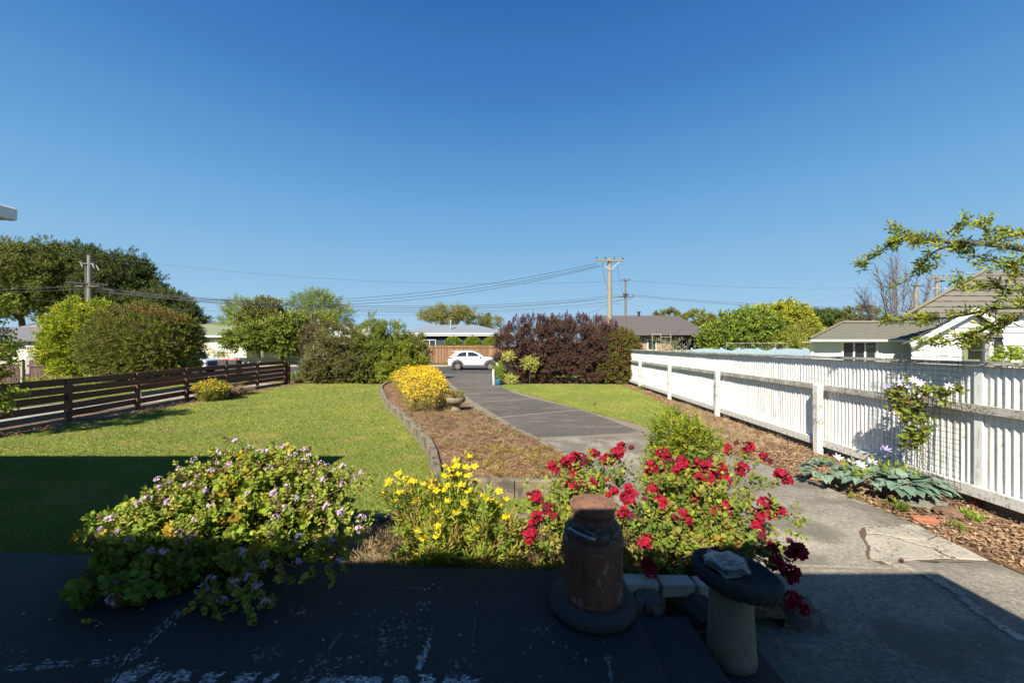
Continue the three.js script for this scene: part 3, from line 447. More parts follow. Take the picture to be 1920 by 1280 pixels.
// pelargonium with lilac flower heads
{
  const r = rng(101), P = (a, b, d) => A(160 + a / 3.556, 820 + b / 3.556, d), B = v(-2.2, 0.12, -3.15), t = thing('pelargonium_bush', 'wide leafy bush with small lilac flowers and some yellow leaves spilling over the porch edge', 'bush', B);
  const fl = '990,30 905,95 1090,70 1145,110 725,150 870,175 690,245 750,270 840,225 485,285 540,310 490,345 680,330 795,355 620,215 1205,100 1300,65 1360,135 1400,120 1460,90 1490,130 1570,175 1610,195 1660,235 1715,200 1780,275 1840,235 1580,290 1710,315 1260,370 1400,405 1510,415 1610,465 1700,495 1835,550 1080,385 830,460 550,430 400,420 360,445 165,545 90,620 160,680 215,640 290,690 620,640 715,560 700,685 515,775 430,760 400,930 240,945 180,1085 840,945 775,1020 995,975 1145,995 1195,850 1030,775 1420,675 1550,695 1645,695 1640,640 1820,620 1690,830 1410,835 1200,1100 905,1095 1075,935 1245,655 1265,535 1325,485 1340,330 1220,210 960,190 1520,235 1450,170'.split(' ').map((x) => x.split(',').map(Number));
  const depth = (y) => y < 500 ? lerp(3.3, 2.72, y / 500) : lerp(2.72, 2.34, (y - 500) / 600);
  const heads = fl.map(([a, b]) => P(a, b, depth(b) + (r() - 0.5) * 0.08).sub(B));
  // flower heads: a loose ball of small five-petalled blooms
  const bloom = (seed) => { const q = rng(seed), gs = []; for (let i = 0; i < 9; i++) { const o = v(q() - 0.5, q() * 0.7, q() - 0.5).normalize().multiplyScalar(0.024); for (let k = 0; k < 4; k++) { const g = leafGeo('thin', 0.015, 0.009); g.rotateX(1.15); g.rotateY(k * 1.571 + q()); const n = o.clone().normalize(); g.applyQuaternion(new THREE.Quaternion().setFromUnitVectors(Y, n)); g.translate(o.x, o.y, o.z); const c = q() < 0.75 ? [0.66, 0.5, 0.64] : [0.5, 0.3, 0.5], f = new Float32Array(g.attributes.position.count * 3); for (let j = 0; j < f.length; j += 3) { f[j] = c[0]; f[j + 1] = c[1]; f[j + 2] = c[2]; } g.setAttribute('color', new THREE.BufferAttribute(f, 3)); gs.push(g); } } gs.push(bloomCore([0.25, 0.26, 0.1], 0.012)); return mergeGeometries(gs); };
  const blooms = [1, 2, 3, 4].map(bloom);
  heads.forEach((h, i) => { const m = part('flower_head', blooms[i % 4], PETAL, t, h, [r() - 0.5, r() * 6, r() - 0.5]); m.scale.setScalar(lerp(0.75, 1.25, r())); });
  for (let i = 0; i < 16; i++) { const h = heads[(i * 5) % heads.length], o = v((r() - 0.5) * 0.5, 0, (r() - 0.5) * 0.4); part('stem', taper([o, o.clone().lerp(h, 0.5).add(v(0, 0.1, 0)), h.clone().add(v(0, -0.03, 0))], 0.012, 0.003, 7, 5, 0.2), TANSTEM, t); }
  const leaf = sprig({ n: 7, kind: 'lobed', L: 0.047, W: 0.05, stem: 0.08, open: 1.1, seed: 9, tuft: 0.6, stalk: 0.003 }), small = sprig({ n: 8, kind: 'lobed', L: 0.027, W: 0.028, stem: 0.055, open: 1.0, seed: 10, tuft: 0.4, stalk: 0.002 });
  const lobes = [[-0.2, 0.4, 0.12, 0.52, 0.28, 0.42], [0.2, 0.52, -0.1, 0.5, 0.34, 0.42], [0.5, 0.34, -0.12, 0.3, 0.28, 0.34], [-0.42, 0.32, 0.18, 0.3, 0.16, 0.28], [0.0, 0.32, 0.34, 0.42, 0.16, 0.24], [0.08, 0.68, -0.15, 0.36, 0.22, 0.3], [-0.58, 0.45, 0.2, 0.24, 0.14, 0.26], [-0.22, 0.33, 0.66, 0.28, 0.08, 0.14], [0.3, 0.34, 0.42, 0.26, 0.12, 0.18]];
  const pts = crownPoints(lobes, 2000, r, { shell: 0.4, rag: 0.25, minY: 0.05 }), tips = [];
  for (const h of heads) for (let k = 0; k < 7; k++) { const o = v(r() - 0.5, -r() * 0.7 - 0.1, r() - 0.5).multiplyScalar(0.16); tips.push({ p: h.clone().add(o), n: v(o.x * 3, 1, o.z * 3 + 0.4).normalize() }); }
  const greens = [[0.14, 0.19, 0.03], [0.17, 0.22, 0.035], [0.10, 0.16, 0.03], [0.2, 0.22, 0.04], [0.12, 0.18, 0.03], [0.16, 0.2, 0.035], [0.11, 0.17, 0.03], [0.36, 0.27, 0.02]];
  foliage(t, 'foliage', leaf, pts, r, { cols: dim(greens, 1.0), s: [0.7, 1.25] });
  foliage(t, 'young_foliage', small, tips, r, { cols: [[0.24, 0.26, 0.06], [0.2, 0.24, 0.05], [0.26, 0.2, 0.07], [0.18, 0.22, 0.05]], s: [0.7, 1.3] });
}
// yellow daisies
const daisy = (() => { const gs = [], add = (g, c) => { g.deleteAttribute('uv'); if (g.index) g = g.toNonIndexed(); const f = new Float32Array(g.attributes.position.count * 3); for (let j = 0; j < f.length; j += 3) { f[j] = c[0]; f[j + 1] = c[1]; f[j + 2] = c[2]; } g.setAttribute('color', new THREE.BufferAttribute(f, 3)); gs.push(g); }; for (let k = 0; k < 13; k++) { const g = leafGeo('oval', 0.026, 0.012); g.rotateX(1.35 + 0.2 * (k % 3)); g.rotateY(k * 0.4833); add(g, [0.74, 0.56, 0.015]); } const s = new THREE.SphereGeometry(0.011, 7, 4, 0, 6.283, 0, 1.57); s.scale(1, 0.6, 1); add(s, [0.66, 0.42, 0.01]); return mergeGeometries(gs); })();
const feather = sprig({ n: 16, kind: 'thin', L: 0.075, W: 0.016, stem: 0.14, open: 1.0, seed: 21, tuft: 0.4, stalk: 0.002 });
{
  const r = rng(202), B = v(-0.42, 0.12, -3.25), t = thing('daisy_clump', 'tall clump of yellow daisies with feathery leaves between the lilac bush and the red flowers', 'flowers', B);
  const fl = '340,730 285,770 275,795 265,845 325,890 380,755 410,770 435,775 430,830 350,840 495,790 550,770 540,805 595,800 570,830 450,890 500,890 575,870 550,910 605,915 470,960 525,945 580,955 560,980 620,680 685,650 768,625 690,680 620,740 660,740 655,765 655,700 705,730 760,740 750,690 800,685 800,775 690,800 720,795 640,800 760,830 800,850 730,845 700,885 800,890 855,860 880,885 735,905 765,920 945,835 990,880 910,895 945,920 705,940 800,955 735,975 690,960 640,890 615,830 990,985 820,1055 575,1045 610,1020 460,1070 440,1225 525,1215 490,1110 570,1100'.split(' ').map((x) => x.split(',').map(Number));
  const tips = [], low = [];
  for (const [a, b] of fl) {
    const d = lerp(3.45, 2.9, clamp((b - 625) / 600)) + (r() - 0.5) * 0.3, h = A(640 + a / 3.2, 660 + b / 3.2, d).sub(B); h.y = Math.max(h.y, 0.1);
    const m = part('daisy', daisy, PETAL, t, h, [0.5 * (r() - 0.5) + 0.25, r() * 6, 0.5 * (r() - 0.5)]); m.scale.setScalar(lerp(1.2, 1.7, r()));
    const o = v(clamp(h.x * 0.55 + (r() - 0.5) * 0.15, -0.4, 0.45), 0, clamp(h.z * 0.6, -0.4, 0.3)); part('stem', taper([o, o.clone().lerp(h, 0.5).add(v((r() - 0.5) * 0.04, 0.04, 0)), h], 0.0045, 0.002, 6, 4), GREENSTEM, t);
    for (let k = 0; k < 10; k++) { const f = lerp(0.15, 0.88, r()), q = o.clone().lerp(h, f); tips.push({ p: q.add(v((r() - 0.5) * 0.08, 0, (r() - 0.5) * 0.08)), n: v(r() - 0.5, 1, r() - 0.5).normalize() }); }
  }
  for (let i = 0; i < 300; i++) { const q = v((r() + r() - 1) * 0.56, 0.02 + r() * r() * 0.5, (r() + r() - 1) * 0.36); low.push({ p: q, n: v(q.x, 1, q.z + 0.3).normalize() }); }
  foliage(t, 'foliage', feather, tips.concat(low), r, { cols: [[0.17, 0.22, 0.04], [0.2, 0.24, 0.05], [0.13, 0.19, 0.045], [0.23, 0.24, 0.05], [0.3, 0.22, 0.06]], s: [0.7, 1.2], jitter: 0.6 });
}
// red geraniums
const redBloom = [1, 2, 3, 4].map((seed) => { const q = rng(seed + 60), gs = []; for (let i = 0; i < 12; i++) { const o = v(q() - 0.5, q() * 0.8 - 0.15, q() - 0.5).normalize().multiplyScalar(0.03); for (let k = 0; k < 5; k++) { const g = leafGeo('oval', 0.024, 0.026); g.rotateX(1.0 + q() * 0.5); g.rotateY(k * 1.2566 + q() * 0.5); g.applyQuaternion(new THREE.Quaternion().setFromUnitVectors(Y, o.clone().normalize())); g.translate(o.x, o.y, o.z); const old = seed === 4 ? 0.45 : 1, c = [(0.24 + 0.13 * q()) * old, 0.004 + 0.008 * q() + (1 - old) * 0.02, 0.018 + 0.024 * q()], f = new Float32Array(g.attributes.position.count * 3); for (let j = 0; j < f.length; j += 3) { f[j] = c[0]; f[j + 1] = c[1]; f[j + 2] = c[2]; } g.setAttribute('color', new THREE.BufferAttribute(f, 3)); gs.push(g); } } gs.push(bloomCore([0.2, 0.01, 0.02], 0.02)); return mergeGeometries(gs); });
{
  const P = (a, b, d) => A(960 + a / 2.56, 780 + b / 2.56, d);
  const flL = '385,178 262,212 300,200 350,210 440,215 300,265 285,340 345,330 385,320 445,305 190,240 80,375 115,390 120,480 175,450 162,438 85,565 490,360 525,150 575,155 500,185 465,200 332,205 415,180'.split(' ');
  const flR = '545,395 575,380 540,460 585,480 670,240 720,240 725,185 760,215 800,245 835,230 880,225 950,215 950,250 1000,250 960,290 985,290 895,290 1010,270 1025,310 1080,130 1035,155 1135,150 1105,255 1240,215 1210,195 1290,285 1320,295 635,400 680,405 720,410 675,355 780,490 825,480 730,435 860,385 985,445 1020,440 970,470 1215,425 1245,445 1290,460 1185,475 1170,520 1200,575 1235,640 990,600 1055,610 1330,600 1365,645 1385,650 1280,720 1260,700 1350,755 640,600 650,720 685,730 1350,890 1125,630 560,350 610,440 815,215 935,240 655,255 1305,275 1270,712'.split(' ');
  const make = (label, B, list, lobes, count, seed, roots) => {
    const r = rng(seed), t = thing('geranium_bush', label, 'bush', B), tips = [];
    list.forEach((s, i) => {
      const [a, b] = s.split(',').map(Number), d = lerp(3.62, 2.72, clamp((b - 130) / 600)) + (r() - 0.5) * 0.12 - (b > 850 ? 0.12 : 0) - (a > 1180 && b > 380 ? 0.12 : 0), h = P(a, b, d).sub(B);
      const m = part('flower_head', redBloom[i % 4], PETAL, t, h, [(r() - 0.5) * 0.8 + 0.3, r() * 6, (r() - 0.5) * 0.8]); m.scale.setScalar(i % 4 === 3 ? lerp(0.55, 0.95, r()) : lerp(0.95, 1.45, r()));
      if (i % 4 !== 3) part('flower_head', redBloom[(i + 1) % 3], PETAL, t, h.clone().add(v((r() - 0.5) * 0.1, -0.02 - r() * 0.03, (r() - 0.5) * 0.06)), [(r() - 0.5) * 0.8 + 0.3, r() * 6, (r() - 0.5) * 0.8]).scale.setScalar(lerp(0.7, 1.15, r()));
      const o = roots[i % roots.length].clone().add(v((r() - 0.5) * 0.1, 0, (r() - 0.5) * 0.1)), mid = o.clone().lerp(h, 0.55).add(v((r() - 0.5) * 0.1, 0.1 + 0.08 * r(), 0));
      const st = [o, mid, h.clone().add(v(0, -0.015, 0))]; part('stem', taper(st, 0.0075, 0.0022, 8, 5, 0.2), i % 3 ? TANSTEM : GREENSTEM, t);
      const c = new THREE.CatmullRomCurve3(st); for (let k = 0; k < 9; k++) { const q = c.getPointAt(lerp(0.35, 0.9, r())); tips.push({ p: q.add(v((r() - 0.5) * 0.12, (r() - 0.5) * 0.07, (r() - 0.5) * 0.12)), n: v(r() - 0.5, 0.8, r() - 0.3).normalize() }); }
    });
    const pts = crownPoints(lobes.map((l) => [l[0] - B.x, l[1] - B.y, l[2] - B.z, l[3], l[4], l[5]]), count, r, { shell: 0.3, rag: 0.3, minY: 0.03 });
    foliage(t, 'foliage', sprig({ n: 6, kind: 'lobed', L: 0.032, W: 0.034, stem: 0.07, open: 1.1, seed: seed, tuft: 0.6, stalk: 0.0022 }), tips.concat(pts), r, { cols: dim([[0.17, 0.22, 0.04], [0.2, 0.25, 0.05], [0.13, 0.19, 0.035], [0.25, 0.26, 0.05], [0.11, 0.17, 0.035], [0.32, 0.28, 0.06]], 0.72), s: [0.7, 1.3] });
    return t;
  };
  make('slender bush with red flowers behind the milk can', v(0.5, 0.1, -3.3), flL, [[0.35, 0.4, -3.3, 0.3, 0.42, 0.3], [0.62, 0.6, -3.45, 0.36, 0.4, 0.3], [0.18, 0.3, -3.1, 0.2, 0.3, 0.22]], 220, 303, [v(-0.05, 0, 0.05), v(0.15, 0, -0.1), v(-0.2, 0, 0.1)]);
  make('sprawling red geranium with bare brown stems leaning over the bird bath', v(1.28, 0.1, -3.15), flR, [[1.15, 0.62, -3.35, 0.4, 0.3, 0.35], [1.55, 0.7, -3.4, 0.42, 0.3, 0.35], [1.0, 0.4, -3.1, 0.34, 0.28, 0.28], [1.6, 0.42, -3.2, 0.32, 0.28, 0.3], [1.95, 0.55, -3.05, 0.24, 0.24, 0.24], [1.3, 0.25, -2.95, 0.45, 0.18, 0.25]], 420, 304, [v(0, 0, 0), v(0.1, 0, 0.08), v(-0.12, 0, -0.05), v(0.22, 0, -0.08)]);
}
// bright green shrub behind the geraniums
woody({ name: 'box_shrub', label: 'upright bright green small-leaved shrub behind the red flowers', category: 'shrub', base: v(1.78, 0.08, -4.12), lobes: [[1.7, 0.95, -4.12, 0.22, 0.24, 0.22], [1.9, 0.82, -4.1, 0.2, 0.26, 0.2], [1.62, 0.68, -4.1, 0.22, 0.3, 0.2], [1.8, 0.55, -4.1, 0.26, 0.34, 0.22]], count: 1700, leaf: sprig({ n: 9, kind: 'oval', L: 0.034, W: 0.017, stem: 0.08, open: 0.9, seed: 31, tuft: 0.4 }), cols: dim([[0.23, 0.27, 0.03], [0.28, 0.3, 0.035], [0.17, 0.23, 0.03], [0.14, 0.2, 0.03]], 0.66), seed: 31, trunkR: 0.016, limbs: 9, fork: 0.15, s: [0.8, 1.3], opts: { rag: 0.35 }, crown: 'foliage' });

// rusty milk can on a round concrete pad
{
  const rust = tex(512, 512, null, (x, y) => { const a = fbm(x, y, 5, 5), b = fbm(x, y, 4, 5, 1, 6, 1), c = fbm(x, y, 40, 3, 2), d = fbm(x, y, 9, 4, 1); let k = mixc([104, 66, 48], [136, 92, 70], a * 1.5 - 0.25 + (c - 0.5) * 0.6); k = mixc(k, [74, 52, 42], smooth(b * 0.5 + c * 0.5, 0.48, 0.66) * 0.75); k = mixc(k, [150, 132, 112], smooth(d * 0.6 + c * 0.4, 0.575, 0.66) * 0.75); const sh = smooth(y + (a - 0.5) * 0.16, 0.62, 0.67) * (1 - smooth(y + (d - 0.5) * 0.1, 0.82, 0.86)); return mixc(k, mixc([56, 48, 46], [112, 100, 90], smooth(c, 0.5, 0.7)), sh * 0.8); });
  const M = std(0xffffff, 0.85, { map: rust, bumpMap: again(grit, 0.25, 0.25), bumpScale: 0.004 });
  const t = thing('milk_can', 'rusty old metal milk can with a domed lid on the porch corner', 'milk can', [0.49, 0.43, -2.41]);
  part('can_body', lathe([[0, 0], [0.172, 0], [0.18, 0.006], [0.18, 0.02], [0.175, 0.026], [0.176, 0.2], [0.178, 0.315], [0.184, 0.32], [0.184, 0.335], [0.177, 0.34], [0.176, 0.37], [0.168, 0.405], [0.15, 0.435], [0.131, 0.452], [0.124, 0.462], [0.124, 0.5], [0, 0.5]], 56), M, t);
  part('lid', lathe([[0.117, 0.5], [0.128, 0.503], [0.138, 0.54], [0.14, 0.549], [0.134, 0.554], [0.12, 0.549], [0.1, 0.552], [0.085, 0.562], [0.05, 0.572], [0, 0.575]], 48), std(0xffffff, 0.9, { map: tex(256, 256, null, (x, y) => { const a = fbm(x, y, 5, 5), c = fbm(x, y, 40, 2, 1); return mixc(mixc([126, 84, 64], [158, 116, 92], a), [84, 54, 40], smooth(c * 0.5 + a * 0.5, 0.5, 0.66) * 0.7); }), bumpMap: again(grit, 0.2, 0.2), bumpScale: 0.004 }), t);
  const h = (y, x) => { const c = taper([v(-0.075, 0, 0), v(-0.07, 0, 0.032), v(0, -0.002, 0.045), v(0.07, 0, 0.032), v(0.075, 0, 0)], 0.009, 0.009, 14, 7); return c; };
  const M_HANDLE = std([0.3, 0.3, 0.3], 0.5, { metalness: 0.4 });
  part('handle', h(), M_HANDLE, t, [-0.085, 0.42, 0.125], [-0.5, -0.55, -0.42]); part('handle', h(), M_HANDLE, t, [0.085, 0.4, -0.125], [0.3, 2.6, 0]);
  const M_PAD = bumped([0.07, 0.068, 0.064], 0.95, 0.012);
  solo('concrete_pad', rough(lathe([[0, 0], [0.25, 0], [0.262, 0.02], [0.258, 0.045], [0.235, 0.066], [0.2, 0.07], [0, 0.068]], 48), 0.004, 14, 2), M_PAD, 'round dark concrete pad under the rusty milk can', 'pad', [0.485, 0.361, -2.41]);
}
// bird bath with a lump of slate
{
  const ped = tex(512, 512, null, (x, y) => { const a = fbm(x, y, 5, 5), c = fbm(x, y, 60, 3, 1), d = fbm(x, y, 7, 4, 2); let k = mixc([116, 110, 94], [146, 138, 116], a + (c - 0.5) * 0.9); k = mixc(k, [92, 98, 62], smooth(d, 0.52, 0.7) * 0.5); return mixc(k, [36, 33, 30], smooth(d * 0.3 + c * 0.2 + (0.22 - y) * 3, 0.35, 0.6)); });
  const t = thing('bird_bath', 'old concrete bird bath with a tilted dark bowl beside the porch steps', 'bird bath', [1.265, 0.12, -2.3]);
  part('pedestal', rough(lathe([[0, 0], [0.128, 0], [0.133, 0.02], [0.131, 0.06], [0.122, 0.2], [0.115, 0.34], [0.112, 0.45], [0, 0.45]], 40), 0.003, 9, 5), std(0xffffff, 0.95, { map: ped, bumpMap: again(grit, 0.3, 0.3), bumpScale: 0.01 }), t);
  part('bowl', rough(lathe([[0, 0.0], [0.12, 0.0], [0.2, 0.012], [0.228, 0.04], [0.237, 0.07], [0.232, 0.098], [0.215, 0.108], [0.2, 0.1], [0.18, 0.075], [0.1, 0.062], [0, 0.06]], 96), 0.007, 22, 3), bumped([0.045, 0.042, 0.04], 0.95, 0.02), t, [0.015, 0.425, 0.0], [0.05, 0.4, -0.16]);
  const rock = new THREE.IcosahedronGeometry(1, 3); rough(rock, 0.3, 1.1, 4); rough(rock, 0.09, 4, 9); rock.scale(0.15, 0.045, 0.1);
  const slate = std(0xffffff, 0.4, { map: tex(256, 256, null, (x, y) => { const a = fbm(x, y, 3, 5, 0, 1, 4), c = fbm(x, y, 30, 3, 1); return mixc([120, 126, 128], [196, 200, 198], smooth(a * 0.7 + c * 0.3, 0.4, 0.62)); }), bumpMap: again(grit, 0.4, 0.1), bumpScale: 0.01 });
  solo('slate_rock', toCreasedNormals(rock, 0.5), slate, 'flat pale grey slate rock resting in the bird bath bowl', 'rock', [1.262, 0.658, -2.33], [0.06, 0.5, -0.2]);
}
// cream bricks and stones at the end of the bed by the steps
{
  const M = bumped([0.46, 0.43, 0.36], 0.9, 0.008), t = thing('brick_edging', 'short row of cream painted bricks between the milk can and the bird bath', 'bricks');
  [[0.86, 0.23], [1.1, 0.23], [1.33, 0.21]].forEach(([x, w], i) => part('brick', rough(box(w - 0.012, 0.085, 0.12, 0.008), 0.003, 14, i), M, t, [x, 0.322 - i * 0.006, -2.68], [0, 0.02 * i - 0.02, 0.01 * i]));
  const stone = (label, p, s, seed, c = [0.13, 0.11, 0.09]) => { const g = new THREE.IcosahedronGeometry(1, 3); rough(g, 0.28, 1.2, seed); rough(g, 0.06, 5, seed + 3); g.scale(...s); solo('stone', metreUV(toCreasedNormals(g, 0.6)), bumped(c, 0.95, 0.01), label, 'stone', p, [0, seed, 0]); };
  stone('rounded brown stone under the cream bricks', [0.9, 0.245, -2.62], [0.13, 0.1, 0.1], 1); stone('dark low stone between the bird bath and the cream bricks', [1.2, 0.2, -2.64], [0.2, 0.1, 0.09], 2, [0.09, 0.08, 0.07]);
  stone('long flat grey stone beside the blue-green hosta', G(1725, 952).add(v(0, 0.05, 0)).toArray(), [0.27, 0.06, 0.12], 3, [0.16, 0.15, 0.12]); stone('brown stone beside the broken red brick', G(1772, 968).add(v(0.05, 0.03, 0)).toArray(), [0.13, 0.06, 0.1], 5, [0.17, 0.10, 0.065]);
  const b = rough(box(0.23, 0.07, 0.1, 0.015), 0.008, 9, 3); solo('red_brick', b, bumped([0.36, 0.13, 0.07], 0.95, 0.01), 'broken red brick in the soil before the grey stone', 'brick', G(1733, 980).add(v(0, 0.03, 0)).toArray(), [0.05, -0.25, 0.03]);
  const fb = thing('stone_edging', 'line of dark stones holding the end of the front flower bed', 'stones'); for (let i = 0; i < 7; i++) { const g = new THREE.IcosahedronGeometry(1, 2); rough(g, 0.3, 1.2, i + 20); g.scale(0.15, 0.12, 0.13); part('edging_stone', metreUV(g), bumped([0.12, 0.11, 0.095], 0.95, 0.01), fb, [2.0 - 0.1 * Math.sin(i), 0.05, -2.78 - i * 0.22], [0, i, 0]); }
}
// dry grass in the front bed
const strawTuft = (() => { const r = rng(8), a = [], idx = []; for (let i = 0; i < 40; i++) { const an = r() * 6.283, L = lerp(0.07, 0.2, r()), o = v((r() - 0.5) * 0.08, 0, (r() - 0.5) * 0.08), w = 0.0016, out = lerp(0.2, 0.9, r()); let k = a.length / 3; for (let s = 0; s < 4; s++) { const f = s / 3, x = o.x + Math.cos(an) * out * L * f * f, z = o.z + Math.sin(an) * out * L * f * f, y = L * (f - 0.35 * f * f); a.push(x - Math.sin(an) * w, y, z + Math.cos(an) * w, x + Math.sin(an) * w * (1 - f * 0.8), y, z - Math.cos(an) * w * (1 - f * 0.8)); } for (let s = 0; s < 3; s++) idx.push(k + s * 2, k + s * 2 + 1, k + s * 2 + 2, k + s * 2 + 1, k + s * 2 + 3, k + s * 2 + 2); } return tri(a, idx); })();
const STRAW = leafMat({ roughness: 0.95, transmission: 0.1 });
function scatter(name, label, category, geo, mat, n, place, cols, seed, s = [0.7, 1.3], lean = 0.3) {
  const r = rng(seed), mats = [], cc = []; for (let i = 0; i < n; i++) { const p = place(r); if (!p) continue; mats.push(orient(p, v((r() - 0.5) * lean, 1, (r() - 0.5) * lean).normalize(), lerp(s[0], s[1], r()), r, 0.05)); cc.push(pick(cols, r)); }
  const m = stuff(name, geo, mat, mats, cc); m.userData.label = label; m.userData.category = category; return m;
}
const strawCols = [[0.34, 0.25, 0.14], [0.28, 0.19, 0.1], [0.22, 0.14, 0.08], [0.4, 0.32, 0.19]];
scatter('dry_grass', 'matted dry brown grass between the lilac bush and the daisies', 'dry grass', strawTuft, STRAW, 420, (r) => v(lerp(-1.25, -0.45, r()), 0.12, -lerp(2.86, 3.75, r())), strawCols, 71, [0.7, 1.4], 1.4);
scatter('dry_grass', 'thin dry brown stalks under the daisies and red flowers in the front bed', 'dry grass', strawTuft, STRAW, 420, (r) => v(lerp(-0.5, 1.9, r()), 0.12, -lerp(2.8, 4.0, r())), strawCols.concat([[0.16, 0.18, 0.04]]), 72, [0.6, 1.3], 1.0);

// ------------------------------------------------------------------ raised bed
const chip = (() => { const gs = []; const r = rng(55); for (let i = 0; i < 14; i++) { const g = leafGeo(i % 3 ? 'oval' : 'thin', 0.03 + r() * 0.03, 0.014 + r() * 0.01); g.rotateX(-1.57 + (r() - 0.5) * 0.9); g.rotateY(r() * 6.28); g.translate((r() - 0.5) * 0.22, r() * 0.015 + 0.003, (r() - 0.5) * 0.22); gs.push(g); } return mergeGeometries(gs); })();
const inPoly = (poly, y) => { const xs = poly.map((p) => p[0]), zs = poly.map((p) => p[1]), a = Math.min(...xs), b = Math.max(...xs), c = Math.min(...zs), d = Math.max(...zs); return (r) => { for (let i = 0; i < 20; i++) { const x = lerp(a, b, r()), z = lerp(c, d, r()); if (inside(x, z, poly)) return v(x, y, z); } return null; }; };
const mulchCols = [[0.33, 0.19, 0.1], [0.4, 0.25, 0.14], [0.24, 0.14, 0.085], [0.46, 0.31, 0.18], [0.3, 0.2, 0.13]];
{
  const bed = inset(raisedBed, 0.09), at = inPoly(bed, 0.165);
  scatter('leaf_litter', 'brown dead leaves and mulch covering the raised bed', 'mulch', chip, STRAW, 5200, (r) => { const p = at(r); return p && p.z > -13.5 ? p : at(r); }, mulchCols, 81, [0.4, 0.85], 0.5);
  const low = sprig({ n: 9, kind: 'oval', L: 0.03, W: 0.014, stem: 0.05, open: 1.25, seed: 40, tuft: 0.9 });
  const cover = (label, n, test, cols, seed) => scatter('ground_cover', label, 'ground cover', low, LEAF, n, (r) => { for (let i = 0; i < 12; i++) { const p = at(r); if (p && test(p)) return p.setY(0.165 + r() * 0.02); } return null; }, cols, seed, [0.6, 1.3], 1.2);
  cover('low yellow-green creeping plants at the porch end of the raised bed', 1000, (p) => p.z > -6.9 && p.x > -0.75 && n2(p.x * 2, p.z * 2) > -0.35, [[0.38, 0.3, 0.05], [0.33, 0.28, 0.05], [0.28, 0.2, 0.06], [0.3, 0.16, 0.07]], 82);
  cover('sparse reddish brown and green weeds in the middle of the raised bed', 900, (p) => p.z < -6.6 && p.z > -11 && n2(p.x * 2.2 + 7, p.z * 2.2) > 0.0, [[0.22, 0.12, 0.07], [0.2, 0.17, 0.06], [0.15, 0.17, 0.05], [0.26, 0.15, 0.08], [0.28, 0.24, 0.1]], 83);
  // the long drift of yellow flowers
  const R = rng(91), B = v(-3.0, 0.15, -14.5), t = thing('yellow_flower_drift', 'dense drift of yellow daisies filling the raised bed beside the driveway', 'flowers', B);
  const line = (d) => [lerp(-5.85, -2.9, clamp((18.9 - d) / 8.1)), lerp(-3.5, -1.75, clamp((18.6 - d) / 7.8))], stems = [], heads = [], leaves = [];
  for (let i = 0; i < 4200; i++) {
    const d = lerp(10.5, 19.0, R()), [a, b] = line(d), f = R(), x = lerp(a + 0.1, b + 0.08, f), edge = Math.min(1, 4 * Math.min(f, 1 - f) + 0.35) * Math.min(1, 0.62 + (d - 10.5) * 0.45), h = lerp(0.45, 0.84, edge) * (1 + 0.09 * n2(x * 1.3, d * 1.3)) * lerp(0.78, 1.05, R()) * (f < 0.32 || d < 11.8 ? lerp(0.5, 1, R()) : 1);
    if (Math.hypot(x + 1.52, d - 10.75) < 0.5 || (x > -2.0 && d < 10.8)) continue;
    const p = v(x, 0, -d).sub(v(B.x, 0, B.z)), q = v(p.x + (R() - 0.5) * 0.2, h, p.z + (R() - 0.5) * 0.2);
    heads.push({ p: q, n: v((R() - 0.5) * 0.9, 1, (R() - 0.5) * 0.9 + 0.2).normalize() });
    if (i % 2 === 0) stems.push({ p: p.clone(), n: q.clone().sub(p).normalize(), s: h });
    if (i % 2) leaves.push({ p: p.clone().lerp(q, lerp(0.1, 0.8, R())), n: v(R() - 0.5, 1, R() - 0.5).normalize() });
  }
  stuff('flower_head', daisy, PETAL, heads.map((o) => orient(o.p, o.n, lerp(0.85, 1.3, R()), R, 0.3)), heads.map(() => { const k = lerp(0.8, 1.12, R()); return rgb(k, k * lerp(0.85, 1.05, R()), k); }), t);
  const st = new THREE.CylinderGeometry(0.0025, 0.004, 1, 3, 1, true); st.translate(0, 0.5, 0);
  stuff('stem', st, LEAF, stems.map((o) => { const q = new THREE.Quaternion().setFromUnitVectors(Y, o.n); return new THREE.Matrix4().compose(o.p, q, v(1.3, o.s, 1.3)); }), stems.map(() => pick([[0.36, 0.26, 0.1], [0.32, 0.28, 0.08], [0.4, 0.28, 0.13]], R)), t);
  stuff('foliage', feather, LEAF, leaves.map((o) => orient(o.p, o.n, lerp(0.7, 1.1, R()), R, 0.4)), leaves.map(() => pick([[0.2, 0.22, 0.05], [0.36, 0.28, 0.1], [0.18, 0.2, 0.05], [0.4, 0.28, 0.12]], R)), t);
  // stone planter
  const S = M_KERB, pl = thing('stone_planter', 'rough stone pedestal planter with red and yellow flowers in the raised bed', 'planter', v(-1.52, 0.15, -10.75));
  part('pedestal', rough(lathe([[0, 0], [0.15, 0], [0.14, 0.05], [0.11, 0.1], [0.115, 0.22], [0.15, 0.24], [0, 0.24]], 20), 0.012, 7, 1), S, pl); part('bowl', rough(lathe([[0, 0.235], [0.2, 0.24], [0.25, 0.28], [0.262, 0.36], [0.25, 0.4], [0.22, 0.39], [0.2, 0.36], [0, 0.36]], 24), 0.014, 6, 2), S, pl);
  const f = thing('planter_flowers', 'small red, pink and yellow flowers growing in the stone planter', 'flowers', v(-1.52, 0.5, -10.75)); const q = rng(33), pts = []; for (let i = 0; i < 90; i++) pts.push({ p: v((q() - 0.5) * 0.42, q() * 0.1, (q() - 0.5) * 0.42), n: v(q() - 0.5, 1, q() - 0.5).normalize() });
  foliage(f, 'foliage', feather, pts, q, { cols: [[0.15, 0.17, 0.05], [0.3, 0.22, 0.12], [0.2, 0.2, 0.08]], s: [0.5, 0.9] });
